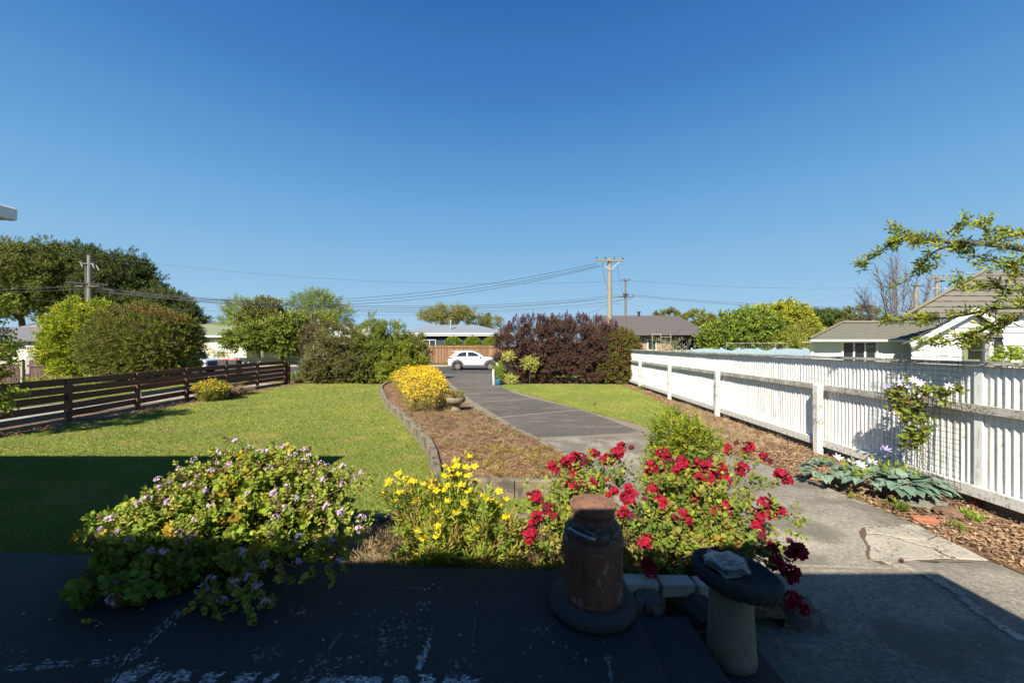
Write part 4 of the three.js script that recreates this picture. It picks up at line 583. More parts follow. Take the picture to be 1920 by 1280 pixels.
  for (let i = 0; i < 9; i++) part('flower', i < 6 ? redBloom[i % 4] : daisy, PETAL, f, [(q() - 0.5) * 0.36, 0.08 + q() * 0.08, (q() - 0.5) * 0.36]).scale.setScalar(i < 6 ? 0.9 : 1.4);
}
// thin stalks standing before the driveway
for (const [label, a, b, d] of [['tall thin dry stalk with a seed head before the near driveway slab', [1122, 878], [1115, 757], 4.05], ['fine dark stalk with a seed head behind the stone planter', [888, 770], [884, 696], 11.0]]) {
  const p = A(a[0], a[1], d), q = A(b[0], b[1], d), t = thing('seed_stalk', label, 'stalk', v(p.x, 0.12, p.z)); const o = v(p.x, 0.12, p.z);
  part('stalk', taper([v(0, 0, 0), q.clone().sub(o).multiplyScalar(0.5).add(v(0.01, 0, 0)), q.clone().sub(o)], d > 8 ? 0.007 : 0.0035, d > 8 ? 0.004 : 0.0016, 8, 4), std([0.2, 0.18, 0.07], 0.9), t); const s = new THREE.IcosahedronGeometry(d > 8 ? 0.03 : 0.013, 1); rough(s, 0.004, 60); part('seed_head', s, std([0.1, 0.08, 0.04], 0.9), t, q.clone().sub(o));
}
// ------------------------------------------------------------------ bed along the white fence
{
  const bed = [[4.42, 1.2], [4.42, 5.6], [4.2, 6.5], [3.85, 7.5], [4.25, 8.4], [4.7, 9.6], [5.05, 12], [5.3, 16], [5.4, 19.7], [5.8, 19.7], [5.68, 12], [5.5, 5], [5.4, 1.2]].map((p) => gp(...p)), at = inPoly(bed, 0.0);
  scatter('leaf_litter', 'brown bark and dead leaves on the bed along the white fence', 'mulch', chip, STRAW, 3200, at, mulchCols.concat([[0.34, 0.24, 0.15]]), 111, [0.6, 1.5], 0.5);
  scatter('dry_grass', 'pale dry straw lying along the foot of the white fence', 'dry grass', strawTuft, STRAW, 620, (r) => { const d = lerp(7.2, 12.6, r() ** 0.8); return v(lerp(lerp(4.0, 5.0, (d - 7.2) / 5.4), fenceX(d) - 0.25, r()), 0, -d); }, strawCols.concat([[0.42, 0.32, 0.2]]), 112, [0.5, 1.2], 1.8);
  // twigs
  const tw = new THREE.CylinderGeometry(0.002, 0.004, 0.16, 4); tw.rotateZ(1.4); tw.translate(0, 0.01, 0);
  scatter('fallen_twig', 'small fallen twigs on the bed along the white fence', 'twigs', tw, std([0.24, 0.19, 0.14], 0.95), 130, at, [[1, 1, 1], [0.7, 0.65, 0.6], [1.3, 1.25, 1.2]], 113, [0.5, 1.6], 0.3);
}
// weeds
const weedLeaf = sprig({ n: 12, kind: 'oval', L: 0.06, W: 0.022, stem: 0.06, open: 0.95, seed: 50, tuft: 0.35 });
function weed(label, p, n, rad, cols, seed, s = [0.6, 1.2]) { const r = rng(seed), t = thing('weed', label, 'weed', p), pts = []; for (let i = 0; i < n; i++) { const o = v((r() + r() - 1) * rad, r() * 0.05, (r() + r() - 1) * rad); pts.push({ p: o, n: v(o.x * 3, 1, o.z * 3).normalize() }); } foliage(t, 'foliage', weedLeaf, pts, r, { cols, s }); return t; }
const weedCols = [[0.11, 0.15, 0.03], [0.14, 0.17, 0.04], [0.09, 0.13, 0.03]];
weed('leafy green weed at the foot of the white fence beside dry straw', G(1282, 752), 16, 0.22, weedCols, 1, [1.2, 2.2]); weed('small pale weed at the far end of the white fence', G(1202, 731), 10, 0.16, weedCols, 2, [1.2, 2]);
weed('grass weed against the long flat grey stone', G(1688, 962), 14, 0.08, weedCols, 3, [0.6, 1.1]); weed('round green weed in the soil behind the red brick', G(1815, 975), 12, 0.09, [[0.16, 0.22, 0.05]], 4, [0.7, 1.2]); weed('low weed in the mulch near the cracked concrete', G(1800, 998), 10, 0.1, weedCols, 5, [0.4, 0.8]); weed('tiny weed at the concrete edge before the hosta', G(1602, 938), 7, 0.05, [[0.3, 0.28, 0.05]], 6, [0.4, 0.8]);
weed('rust red seeding weed at the foot of the fence', G(1834, 952), 9, 0.04, [[0.3, 0.12, 0.06]], 7, [0.7, 1.1]); weed('small red weed sprouting from the concrete joint', G(1692, 1058), 4, 0.02, [[0.25, 0.06, 0.05]], 8, [0.3, 0.45]);
// fallen petals
scatter('fallen_petals', 'a few fallen red and pale petals on the concrete and porch', 'petals', (() => { const g = leafGeo('oval', 0.022, 0.02); g.rotateX(-1.5); g.translate(0, 0.004, 0); return g; })(), LEAF, 60, (r) => { const a = r(); if (a < 0.3) return v(lerp(1.7, 3.4, r()), 0.015, -lerp(2.4, 3.9, r())); return v(lerp(-3, -0.2, r()), 0.363, -lerp(1.9, 2.7, r())); }, [[0.4, 0.02, 0.04], [0.6, 0.55, 0.6], [0.6, 0.55, 0.62]], 115, [0.5, 0.9], 0.2);

// hosta
{
  const leaf = (() => { const n = 7, m = 6, a = [], idx = []; for (let i = 0; i <= n; i++) { const t = i / n, w = 0.5 * Math.sin(Math.PI * Math.pow(t, 0.56)) * (1 - 0.12 * t) + 0.004; for (let j = 0; j <= m; j++) { const s = (j / m - 0.5) * 2; a.push(s * w * 0.78, t - 0.12 * s * s * (1 - t) * 0, -0.1 * Math.abs(s) * w * 2 + 0.012 * Math.cos(j * 3.14159) + 0.3 * t * t); } } for (let i = 0; i < n; i++) for (let j = 0; j < m; j++) { const k = i * (m + 1) + j; idx.push(k, k + 1, k + m + 1, k + 1, k + m + 2, k + m + 1); } return tri(a, idx); })();
  const r = rng(121), B = v(4.78, 0, -5.12), t = thing('hosta', 'clump of broad blue-green hosta leaves at the foot of the white fence', 'plant', B);
  const mats = [[0.135, 0.205, 0.15], [0.16, 0.235, 0.175], [0.11, 0.175, 0.125], [0.19, 0.26, 0.19]].map((c) => leafMat({ color: rgb(...c), roughness: 0.5, transmission: 0.15 }));
  for (let i = 0; i < 300; i++) {
    const k = i % 5, cx = [-0.5, -0.22, 0.02, 0.28, 0.1][k], cz = [-0.32, -0.02, 0.24, 0.2, -0.2][k], az = r() * 6.283, ring = Math.sqrt(r()), L = lerp(0.1, 0.17, r()), tilt = lerp(0.7, 1.9, ring) + (r() - 0.5) * 0.4, reach = 0.19 * ring + 0.03;
    const m = part('leaf', leaf, mats[Math.floor(r() * 4)], t); m.rotation.order = 'YXZ'; m.rotation.set(tilt, az, (r() - 0.5) * 0.4); m.scale.set(L * 1.1, L, L); m.position.set(cx + Math.sin(az) * reach, lerp(0.27, 0.2, ring) + r() * 0.06, cz + Math.cos(az) * reach);
  }
}
// wire netting and clematis on the fence
{
  const t = thing('wire_netting', 'dark square wire netting leaning on the white corrugated fence', 'netting'), M = std([0.05, 0.07, 0.06], 0.6, { metalness: 0.3 });
  const at = (d, y) => v(fenceX(d) - 0.17 - 0.06 * (1 - y / 1.7) - 0.02 * Math.sin(d * 6), y + 0.02 * n2(d * 3, y * 2), -d);
  for (let i = 0; i <= 15; i++) { const d = lerp(4.72, 5.72, i / 15); part('wire', taper([0.12, 0.5, 0.9, 1.3, 1.82].map((y) => at(d + 0.02 * n2(i, y), y)), 0.003, 0.003, 12, 4), M, t); }
  for (let i = 0; i <= 25; i++) { const y = lerp(0.16, 1.8, i / 25); part('wire', taper([4.72, 5, 5.3, 5.72].map((d) => at(d, y + 0.015 * n2(i * 3, d))), 0.003, 0.003, 10, 4), M, t); }
  const r = rng(131), star = (() => { const gs = []; for (let k = 0; k < 7; k++) { const g = leafGeo('oval', 0.075, 0.034); g.rotateX(1.2 + 0.2 * (k % 2)); g.rotateY(k * 0.8976); gs.push(g); } const c = new THREE.SphereGeometry(0.012, 6, 4); c.deleteAttribute('uv'); return mergeGeometries([...gs, c]); })();
  const PALE = leafMat({ color: rgb(0.62, 0.56, 0.7), roughness: 0.8, transmission: 0.2 }), MAUVE = leafMat({ color: rgb(0.36, 0.3, 0.62), roughness: 0.8, transmission: 0.2 });
  const B = v(5.22, 0, -5.4), c = thing('clematis', 'climbing clematis with pale lilac star flowers on the wire netting', 'climber', B);
  const on = (px, py, off = 0.24) => { const d = F * 5.2 / (px - 978); return v(fenceX(d) - off, EYE - (py - HY) * d / F, -d).sub(B); };
  const spine = [[1733, 870], [1735, 830], [1730, 790], [1725, 760], [1738, 735], [1745, 715]].map((p) => on(...p));
  part('stem', taper(spine, 0.007, 0.003, 14, 5), TANSTEM, c); part('stem', taper([on(1730, 790), on(1700, 760), on(1690, 735), on(1688, 720)], 0.005, 0.002, 8, 4), TANSTEM, c); part('stem', taper([on(1738, 745), on(1765, 742), on(1790, 735), on(1806, 728)], 0.005, 0.002, 8, 4), TANSTEM, c);
  const pts = []; for (const [px, py, w, n] of [[1732, 790, 24, 26], [1722, 755, 34, 26], [1740, 735, 26, 14], [1692, 738, 16, 10], [1705, 765, 26, 14], [1785, 742, 14, 10], [1805, 735, 9, 8], [1735, 818, 18, 30], [1728, 840, 8, 6]]) for (let i = 0; i < n; i++) { const p = on(px + (r() + r() - 1) * w * 1.2, py + (r() + r() - 1) * w, 0.2 + r() * 0.16); pts.push({ p, n: v(-0.8, 0.5, 0.5 * (r() - 0.3)).normalize() }); }
  foliage(c, 'foliage', sprig({ n: 6, kind: 'oval', L: 0.075, W: 0.045, stem: 0.07, open: 1.1, seed: 52, tuft: 0.6 }), pts, r, { cols: dim([[0.18, 0.23, 0.04], [0.22, 0.26, 0.05], [0.14, 0.19, 0.035], [0.28, 0.22, 0.07]], 0.7), s: [0.6, 1.2] });
  for (const [px, py, k] of [[1684, 724, 1], [1712, 717, 0], [1736, 712, 0], [1748, 718, 0], [1803, 724, 0], [1726, 723, 0]]) { const m = part('flower', star, k ? MAUVE : PALE, c, on(px, py, 0.36)); m.rotation.set(0.5 + r() * 0.3, r(), 0.9); m.scale.setScalar(lerp(0.65, 0.85, r())); }
  const low = thing('clematis', 'low clematis with lilac star flowers growing through the hosta', 'climber', v(4.6, 0, -5.35)), q2 = v(4.6, 0, -5.35), pl = [];
  const lowAt = (px, py, d) => A(px, py, d).sub(q2);
  for (let i = 0; i < 60; i++) pl.push({ p: v((r() - 0.5) * 0.9 + 0.15, 0.2 + r() * 0.16, (r() - 0.5) * 0.5 + 0.1), n: v(r() - 0.5, 1, r() - 0.5).normalize() });
  foliage(low, 'foliage', weedLeaf, pl, r, { cols: [[0.2, 0.26, 0.05], [0.16, 0.22, 0.045]], s: [0.5, 1.0] });
  for (const [px, py, d, k] of [[1572, 858, 5.55, 0], [1598, 866, 5.35, 0], [1606, 870, 5.3, 0], [1615, 872, 5.25, 0], [1635, 866, 5.3, 0], [1662, 842, 5.3, 1]]) { const m = part('flower', star, k ? MAUVE : PALE, low, lowAt(px, py, d)); m.rotation.set(0.5, r() * 6, (r() - 0.5) * 0.5); m.scale.setScalar(1.0); }
}

// ------------------------------------------------------------------ hedges across the front boundary
const tiny = sprig({ n: 10, kind: 'oval', L: 0.06, W: 0.034, stem: 0.16, open: 0.95, seed: 61, tuft: 0.4, stalk: 0.004 });
const medium = sprig({ n: 9, kind: 'oval', L: 0.11, W: 0.06, stem: 0.24, open: 1.0, seed: 62, tuft: 0.5, stalk: 0.006 });
const bigLeaf = sprig({ n: 10, kind: 'oval', L: 0.26, W: 0.16, stem: 0.55, open: 1.05, seed: 63, tuft: 0.5, stalk: 0.012 });
const hugeLeaf = sprig({ n: 11, kind: 'oval', L: 0.5, W: 0.32, stem: 1.0, open: 1.1, seed: 64, tuft: 0.5, stalk: 0.02 });
const willow = sprig({ n: 16, kind: 'thin', L: 0.3, W: 0.07, stem: 0.8, open: 1.2, seed: 65, tuft: 0.5, stalk: 0.012 });
const hedge = (o) => woody({ category: 'hedge', crown: 'foliage', bark: GREYBARK, fork: 0.12, ...o });
const W = (px, d) => (px - CX) / F * d, Hh = (py, d) => EYE - (py - HY) / F * d;           // world x of a column, height of a row, at depth d
{
  const d = 20.9, L = []; for (const [px, top, rx] of [[965, 612, 1.0], [1005, 604, 1.0], [1045, 600, 1.0], [1085, 601, 1.0], [1120, 606, 0.95], [1150, 620, 0.8]]) { const h = Hh(top, d); L.push([W(px, d), h * 0.62, -d, rx, h * 0.38, 0.9], [W(px, d), h * 0.3, -d + 0.1, rx, h * 0.32, 0.95]); }
  hedge({ name: 'barberry_hedge', label: 'broad dark purple leaved hedge beside the white fence end', base: v(W(1050, d), 0, -d), lobes: L, count: 15000, leaf: tiny, cols: [[0.115, 0.05, 0.047], [0.14, 0.062, 0.055], [0.1, 0.06, 0.042], [0.13, 0.085, 0.052], [0.11, 0.09, 0.045], [0.16, 0.075, 0.07]], seed: 401, trunkR: 0.05, limbs: 12, s: [0.9, 1.7], opts: { shell: 0.72, rag: 0.2, freq: 2.2, minY: 0.05, clumps: 1000, clumpR: 0.22 } });
  const sp = rng(9); const sprout = []; for (let i = 0; i < 260; i++) { const px = lerp(945, 1160, sp()), top = px < 960 ? 616 : px < 1130 ? 603 + 5 * n2(px * 0.05, 2) : 614; sprout.push({ p: v(W(px, d), Hh(top, d) + (sp() - 0.55) * 0.35, -d + (sp() - 0.5) * 1.2), n: v((sp() - 0.5) * 0.6, 1, (sp() - 0.5) * 0.6).normalize() }); }
  foliage(scene.getObjectByName('barberry_hedge'), 'shoot_tip', tiny, sprout.map((o) => ({ p: o.p.sub(v(W(1050, d), 0, -d)), n: o.n })), sp, { cols: [[0.12, 0.045, 0.055], [0.09, 0.03, 0.04]], s: [1.0, 2.0], jitter: 0.2 });
  hedge({ name: 'mixed_shrub', label: 'olive and rust coloured shrub between the purple hedge and the white fence', category: 'shrub', base: v(W(1170, d), 0, -20.6), lobes: [[W(1165, 20.4), 1.95, -20.4, 0.72, 0.75, 0.7], [W(1155, 20.4), 0.8, -20.3, 0.9, 0.85, 0.7], [W(1182, 20.4), 1.3, -20.3, 0.5, 0.9, 0.6]], count: 3200, leaf: tiny, cols: [[0.15, 0.11, 0.03], [0.12, 0.13, 0.03], [0.2, 0.11, 0.05], [0.1, 0.11, 0.03], [0.17, 0.15, 0.04]], seed: 402, trunkR: 0.035, limbs: 6, s: [0.9, 1.6], opts: { rag: 0.25, shell: 0.6, minY: 0.05 } });
  // pale shrubs at the foot of the purple hedge
  const pale = (label, px, py, rx, ry, seed, cols, n = 260) => { const dd = 19.75, x = W(px, dd), y = Hh(py, dd); hedge({ name: 'pale_shrub', label, category: 'shrub', base: v(x, 0, -dd), lobes: [[x, y, -dd, rx, ry, 0.25], [x + rx * 0.2, y - ry * 0.3, -dd, rx * 0.7, ry * 0.7, 0.25]], count: n, leaf: tiny, cols, seed, trunkR: 0.008, limbs: 2, s: [0.6, 1.1], opts: { rag: 0.3, shell: 0.3, minY: 0.03 } }); };
  const cream = [[0.34, 0.36, 0.12], [0.26, 0.3, 0.09], [0.4, 0.4, 0.18]];
  pale('pale variegated shrub growing into the front of the purple hedge', 993, 679, 0.4, 0.36, 411, cream, 200); pale('small cream variegated shrub at the foot of the purple hedge', 956, 710, 0.3, 0.2, 412, cream, 160); pale('cream variegated sprigs high in the edge of the purple hedge', 952, 666, 0.32, 0.16, 413, cream, 110);
  pale('green leafy plant beside the white boundary post', 935, 694, 0.22, 0.5, 414, [[0.13, 0.2, 0.04], [0.18, 0.24, 0.05]], 190);
}
{
  const mk = (name, label, d, list, count, leaf, cols, seed, o = {}) => { const L = list.map(([px, py, rx, ry, rz]) => [W(px, d), Hh(py, d), -d, rx, ry, rz ?? 0.9]); hedge({ name, label, base: v(L.reduce((a, l) => a + l[0], 0) / L.length, 0, -d), lobes: L, count, leaf, cols, seed, trunkR: 0.045, limbs: 8, s: [0.9, 1.5], opts: { rag: 0.3, shell: 0.55, minY: 0.03, freq: 1.8, clumps: Math.round(count / 15), clumpR: 0.22 }, ...o }); };
  mk('olearia_hedge', 'rounded grey-olive hedge at the end of the lawn', 20.7, [[640, 640, 1.2, 1.0], [615, 675, 1.25, 0.9], [665, 675, 1.2, 1.0], [600, 695, 0.9, 0.6], [650, 700, 1.3, 0.6]], 7000, tiny, [[0.13, 0.13, 0.05], [0.16, 0.15, 0.06], [0.11, 0.12, 0.045], [0.17, 0.14, 0.07], [0.10, 0.11, 0.04]], 421);
  mk('green_hedge', 'mixed green hedge behind the yellow flowers', 20.9, [[700, 640, 0.95, 1.1], [730, 645, 0.95, 1.0], [715, 680, 1.1, 1.0], [690, 695, 0.9, 0.7]], 5200, tiny, [[0.12, 0.15, 0.04], [0.15, 0.19, 0.045], [0.10, 0.14, 0.035], [0.18, 0.2, 0.05]], 422);
  mk('lime_shrub', 'yellow-green leafy shrub between the hedge and the driveway', 20.4, [[755, 675, 0.8, 0.75], [770, 690, 0.75, 0.7], [745, 695, 0.8, 0.7]], 3000, tiny, [[0.16, 0.2, 0.03], [0.2, 0.24, 0.035], [0.13, 0.17, 0.035], [0.26, 0.25, 0.03]], 423, { category: 'shrub' });
  mk('olive_shrub', 'loose olive shrub standing over the yellow-green one by the driveway', 21.6, [[772, 645, 0.62, 0.62], [785, 665, 0.55, 0.6]], 1500, tiny, [[0.13, 0.15, 0.05], [0.16, 0.17, 0.06]], 424, { category: 'shrub' });
  // bare reddish twigs
  const r = rng(431), B = v(W(585, 21.6), 0, -21.6), t = thing('twiggy_shrub', 'reddish brown twiggy shrub at the side of the grey-olive hedge', 'shrub', B);
  for (let i = 0; i < 34; i++) { const q = v((r() - 0.5) * 1.6, lerp(1.6, 3.1, r()), (r() - 0.5) * 0.8); part('twig', taper([v((r() - 0.5) * 0.2, 0, 0), q.clone().multiplyScalar(0.5).add(v((r() - 0.5) * 0.3, 0.1, 0)), q], 0.018, 0.005, 5, 4), TANSTEM, t); }
  const p = []; for (let i = 0; i < 420; i++) { p.push({ p: v((r() + r() - 1) * 0.8, lerp(1.0, 3.05, Math.sqrt(r())), (r() - 0.5) * 0.7), n: v(r() - 0.5, 1, r() - 0.5).normalize() }); }
  foliage(t, 'foliage', tiny, p, r, { cols: [[0.16, 0.09, 0.06], [0.2, 0.12, 0.08], [0.14, 0.12, 0.06]], s: [0.6, 1.1] });
  // blue-green low planting between fence end and hedge
  const q = [], R = rng(433); for (let i = 0; i < 340; i++) q.push({ p: v((R() - 0.5) * 2.2, R() * 0.35, (R() - 0.5) * 0.5), n: v((R() - 0.5) * 0.5, 1, (R() - 0.5) * 0.5).normalize() });
  const lv = thing('low_bluegreen_plants', 'low blue-green foliage between the brown fence end and the hedge', 'plant', v(W(580, 20.9), 0.02, -20.9)); foliage(lv, 'foliage', sprig({ n: 12, kind: 'thin', L: 0.2, W: 0.02, stem: 0.12, open: 0.5, seed: 66, tuft: 0.2 }), q, R, { cols: [[0.12, 0.2, 0.13], [0.15, 0.22, 0.15], [0.18, 0.2, 0.08]], s: [0.8, 1.3] });
  scatter('dry_grass', 'dry grass around the end post of the brown fence', 'dry grass', strawTuft, STRAW, 60, (r) => v(W(lerp(548, 562, r()), 20.6), 0, -20.6 - r() * 0.4), strawCols, 434, [1.2, 2.4], 0.5);
}
// yellow flowers and dead stems in front of the brown fence
{
  const r = rng(141), B = v(-11.0 + 0.4, 0, -13.9), t = thing('daisy_clump', 'yellow daisies with dry stems against the brown board fence', 'flowers', v(-10.55, 0, -14)), hd = [], st = [], lf = [];
  for (let i = 0; i < 420; i++) { const a = r() * 6.283, q = Math.sqrt(r()), x = Math.cos(a) * q * 0.62, z = Math.sin(a) * q * 0.62, h = lerp(0.85, 0.5, q) * lerp(0.75, 1.05, r()), p = v(x * 0.7, 0, z * 0.7), tip = v(x, h, z); hd.push({ p: tip, n: v(x * 0.5, 1, z * 0.5 + 0.2).normalize() }); st.push({ p, n: tip.clone().sub(p).normalize(), s: h }); for (let k = 0; k < 2; k++) lf.push({ p: p.clone().lerp(tip, r() * 0.9), n: v(r() - 0.5, 1, r() - 0.5).normalize() }); }
  stuff('flower_head', daisy, PETAL, hd.filter((o, i) => i % 5 < 3).map((o) => orient(o.p, o.n, lerp(0.8, 1.2, r()), r, 0.3)), hd.filter((o, i) => i % 5 < 3).map(() => rgb(1, lerp(0.8, 1, r()), 1)), t);
  foliage(t, 'foliage', feather, lf, r, { cols: [[0.2, 0.22, 0.05], [0.24, 0.2, 0.06], [0.17, 0.2, 0.05]], s: [0.7, 1.2] });
  scatter('dead_stems', 'dry reddish brown stems beside the yellow daisies at the brown fence', 'dry plants', strawTuft, STRAW, 90, (q) => v(-10.7 + (q() - 0.5) * 0.6, 0, -15.3 + (q() - 0.5) * 1.5), [[0.24, 0.14, 0.09], [0.2, 0.12, 0.08], [0.26, 0.2, 0.1]], 142, [1.8, 3.2], 0.8);
  scatter('leaf_litter', 'brown mulch along the foot of the brown board fence', 'mulch', chip, STRAW, 1100, (q) => v(lerp(-11.1, -10.55, q()), 0.0, -lerp(6, 20, q())), mulchCols, 143, [0.8, 1.6], 0.5);
}
// ------------------------------------------------------------------ trees
const GREEN = [[0.085, 0.105, 0.03], [0.11, 0.13, 0.035], [0.07, 0.09, 0.027], [0.13, 0.14, 0.04]];
const treeAt = (o) => { const { d, list } = o, L = list.map(([px, py, rx, ry, rz, dd = 0]) => [W(px, d + dd), Hh(py, d + dd), -d - dd, rx, ry, rz ?? rx]); return woody({ base: v(W(o.foot ?? list[0][0], d), 0, -d), lobes: L, leaf: bigLeaf, cols: GREEN, limbs: 8, trunkR: 0.3, fork: 0.4, s: [0.7, 1.3], ...o, opts: { rag: 0.3, shell: 0.55, clumps: Math.round(o.count / 9), clumpR: 0.7, ...(o.opts ?? {}) } }); };
const far = 'tall dark trees behind the grey roofed house';
treeAt({ name: 'broadleaf_tree', label: 'tallest broad dark green tree behind the grey roofed house', group: far, d: 60, foot: 40, list: [[20, 508, 5.5, 4.0, 5], [75, 506, 5, 3.8, 5], [-40, 510, 5, 4.2, 5], [40, 545, 7, 3.5, 5], [110, 520, 4, 3.8, 4], [-20, 560, 5, 3, 4]], count: 15000, seed: 501, trunkR: 0.45 });
treeAt({ name: 'broadleaf_tree', label: 'dark green tree just behind the pole with the transformer', group: far, d: 62, foot: 165, list: [[150, 505, 4, 3.4, 4], [175, 540, 5, 4, 4], [130, 560, 4.5, 3, 4]], count: 7500, seed: 502, trunkR: 0.4, cols: [[0.05, 0.08, 0.022], [0.07, 0.1, 0.028], [0.045, 0.07, 0.02]] });
treeAt({ name: 'broadleaf_tree', label: 'very dark rounded tree beside the power pole', group: far, d: 58, foot: 225, list: [[222, 520, 4, 3.4, 4], [250, 555, 4, 3.4, 4], [205, 560, 3.6, 3.6, 4], [275, 580, 3.5, 2.4, 3.5]], count: 8500, seed: 503, cols: [[0.045, 0.065, 0.02], [0.06, 0.08, 0.026], [0.04, 0.055, 0.018]] });
treeAt({ name: 'broadleaf_tree', label: 'lowest dark tree of the row above the clipped shrubs', group: far, d: 56, foot: 310, list: [[305, 580, 3, 2.4, 3], [335, 600, 2.6, 1.8, 3]], count: 3800, seed: 504, cols: [[0.05, 0.07, 0.022], [0.07, 0.09, 0.028]] });
const big2 = (o) => treeAt({ category: 'shrub', crown: 'foliage', bark: GREYBARK, fork: 0.15, trunkR: 0.09, limbs: 9, leaf: medium, ...o, opts: { clumps: 0, shell: 0.72, rag: 0.12, freq: 2, minY: 0.05, ...(o.opts ?? {}) } });
big2({ name: 'camellia_shrub', label: 'tall glossy yellow-green shrub behind the brown fence', d: 21.5, foot: 150, list: [[155, 612, 1.35, 1.25, 1.2], [140, 650, 1.35, 1.3, 1.2], [190, 608, 0.85, 0.95, 1], [150, 690, 1.15, 0.9, 1.1]], count: 6500, seed: 511, cols: [[0.18, 0.22, 0.022], [0.23, 0.27, 0.026], [0.13, 0.18, 0.02], [0.28, 0.29, 0.03], [0.16, 0.2, 0.022]], s: [0.8, 1.5], opts: { clumps: 560, clumpR: 0.24, rag: 0.2 } });
big2({ name: 'clipped_shrub', label: 'wide rounded clipped shrub with coppery tips behind the brown fence', d: 20.5, foot: 265, list: [[265, 640, 2.35, 1.75, 1.8], [235, 650, 1.8, 1.6, 1.6], [305, 650, 1.7, 1.65, 1.6], [265, 680, 2.4, 1.0, 1.7], [325, 630, 1.0, 1.0, 1.2]], count: 11000, leaf: tiny, seed: 512, cols: [[0.11, 0.125, 0.03], [0.14, 0.155, 0.035], [0.09, 0.11, 0.028], [0.19, 0.16, 0.05], [0.12, 0.14, 0.03]], s: [1.1, 1.9] });
{ const r = rng(513), p = []; for (let i = 0; i < 260; i++) { const px = lerp(205, 360, r()), a = (px - 282) / 85, top = 582 + 26 * a * a + 6 * n2(px * 0.05, 7); p.push({ p: v(W(px, 20.5), Hh(top, 20.5) + (r() - 0.7) * 0.35, -20.5 + r() * 1.1), n: v((r() - 0.5) * 0.7, 1, r() * 0.5).normalize() }); } const c = scene.getObjectByName('clipped_shrub'); foliage(c, 'copper_tip', tiny, p.map((o) => ({ p: o.p.sub(c.position), n: o.n })), r, { cols: [[0.28, 0.13, 0.04], [0.24, 0.15, 0.04], [0.2, 0.16, 0.04]], s: [0.9, 1.6] }); }
// small maple at the brown fence, mostly outside the frame; it shades the lawn edge
treeAt({ name: 'maple_tree', label: 'small light green maple before the brown board fence', d: 8.0, foot: -60, list: [[-45, 700, 0.6, 0.45, 0.6], [5, 690, 0.28, 0.3, 0.4], [-2, 745, 0.32, 0.2, 0.4], [-95, 600, 0.8, 0.6, 0.7], [-85, 650, 0.8, 0.7, 0.8], [-115, 560, 0.6, 0.5, 0.6]], count: 1000, leaf: sprig({ n: 9, kind: 'lobed', L: 0.06, W: 0.06, stem: 0.2, open: 1.2, seed: 67, tuft: 0.8, stalk: 0.004 }), cols: [[0.17, 0.22, 0.03], [0.22, 0.26, 0.035], [0.14, 0.18, 0.03], [0.26, 0.25, 0.04]], seed: 514, trunkR: 0.06, bark: GREYBARK, opts: { clumpR: 0.16, rag: 0.3, shell: 0.3 } });
// across the road
treeAt({ name: 'feathery_tree', label: 'pale feathery tree beside the cream house', d: 50, foot: 450, list: [[448, 585, 1.2, 1.6, 1.2], [440, 605, 1.2, 1.0, 1.2]], count: 380, leaf: willow, cols: [[0.14, 0.19, 0.06], [0.17, 0.22, 0.07]], seed: 521, trunkR: 0.14, opts: { clumps: 0 } });
treeAt({ name: 'maple_tree', label: 'rounded tree with bronze tips beside the pale feathery tree', d: 46, foot: 495, list: [[495, 588, 1.7, 1.3, 1.6], [505, 610, 1.7, 1.4, 1.6], [478, 605, 1.2, 1.2, 1.2]], count: 2200, leaf: bigLeaf, cols: [[0.12, 0.14, 0.035], [0.14, 0.16, 0.035], [0.2, 0.14, 0.04], [0.12, 0.14, 0.03]], seed: 522, trunkR: 0.16, opts: { clumpR: 0.4 } });
treeAt({ name: 'spreading_tree', label: 'low spreading green tree before the cream house', d: 40, foot: 532, list: [[500, 630, 2.2, 1.0, 1.6], [545, 615, 1.8, 1.0, 1.6], [455, 638, 1.4, 0.7, 1.2], [535, 640, 1.8, 0.9, 1.5]], count: 3200, leaf: bigLeaf, cols: [[0.12, 0.15, 0.035], [0.13, 0.17, 0.035], [0.16, 0.19, 0.04], [0.09, 0.12, 0.028]], seed: 523, trunkR: 0.17, opts: { clumpR: 0.45 } });
treeAt({ name: 'airy_tree', label: 'airy light green tree rising behind the grey-olive hedge', d: 55, foot: 605, list: [[600, 580, 2.9, 1.9, 2.5], [630, 590, 2.3, 1.2, 2], [565, 572, 1.8, 1.0, 1.6], [600, 562, 2, 0.9, 1.8]], count: 1000, leaf: willow, cols: [[0.13, 0.18, 0.07], [0.17, 0.22, 0.08], [0.11, 0.15, 0.05]], seed: 524, trunkR: 0.2, opts: { clumps: 0, shell: 0.35, rag: 0.4 } });
treeAt({ name: 'leafy_tree', label: 'yellow-green tree under the airy tree', d: 50, foot: 605, list: [[598, 603, 2.2, 1.0, 1.6], [575, 608, 1.4, 1.0, 1.2]], count: 520, leaf: bigLeaf, cols: [[0.14, 0.18, 0.03], [0.18, 0.2, 0.04]], seed: 525, opts: { clumpR: 0.45 } });
treeAt({ name: 'umbrella_tree', label: 'wide flat-topped tree behind the dark blue house', d: 75, foot: 840, list: [[838, 584, 4.2, 1.3, 3], [805, 592, 2.4, 1.0, 2], [868, 586, 2.6, 1.1, 2], [840, 596, 4, 1.2, 3]], count: 4200, leaf: medium, cols: [[0.2, 0.2, 0.06], [0.25, 0.23, 0.07], [0.17, 0.17, 0.055]], seed: 526, trunkR: 0.25, s: [1, 1.9], opts: { clumpR: 0.6, shell: 0.3 } });
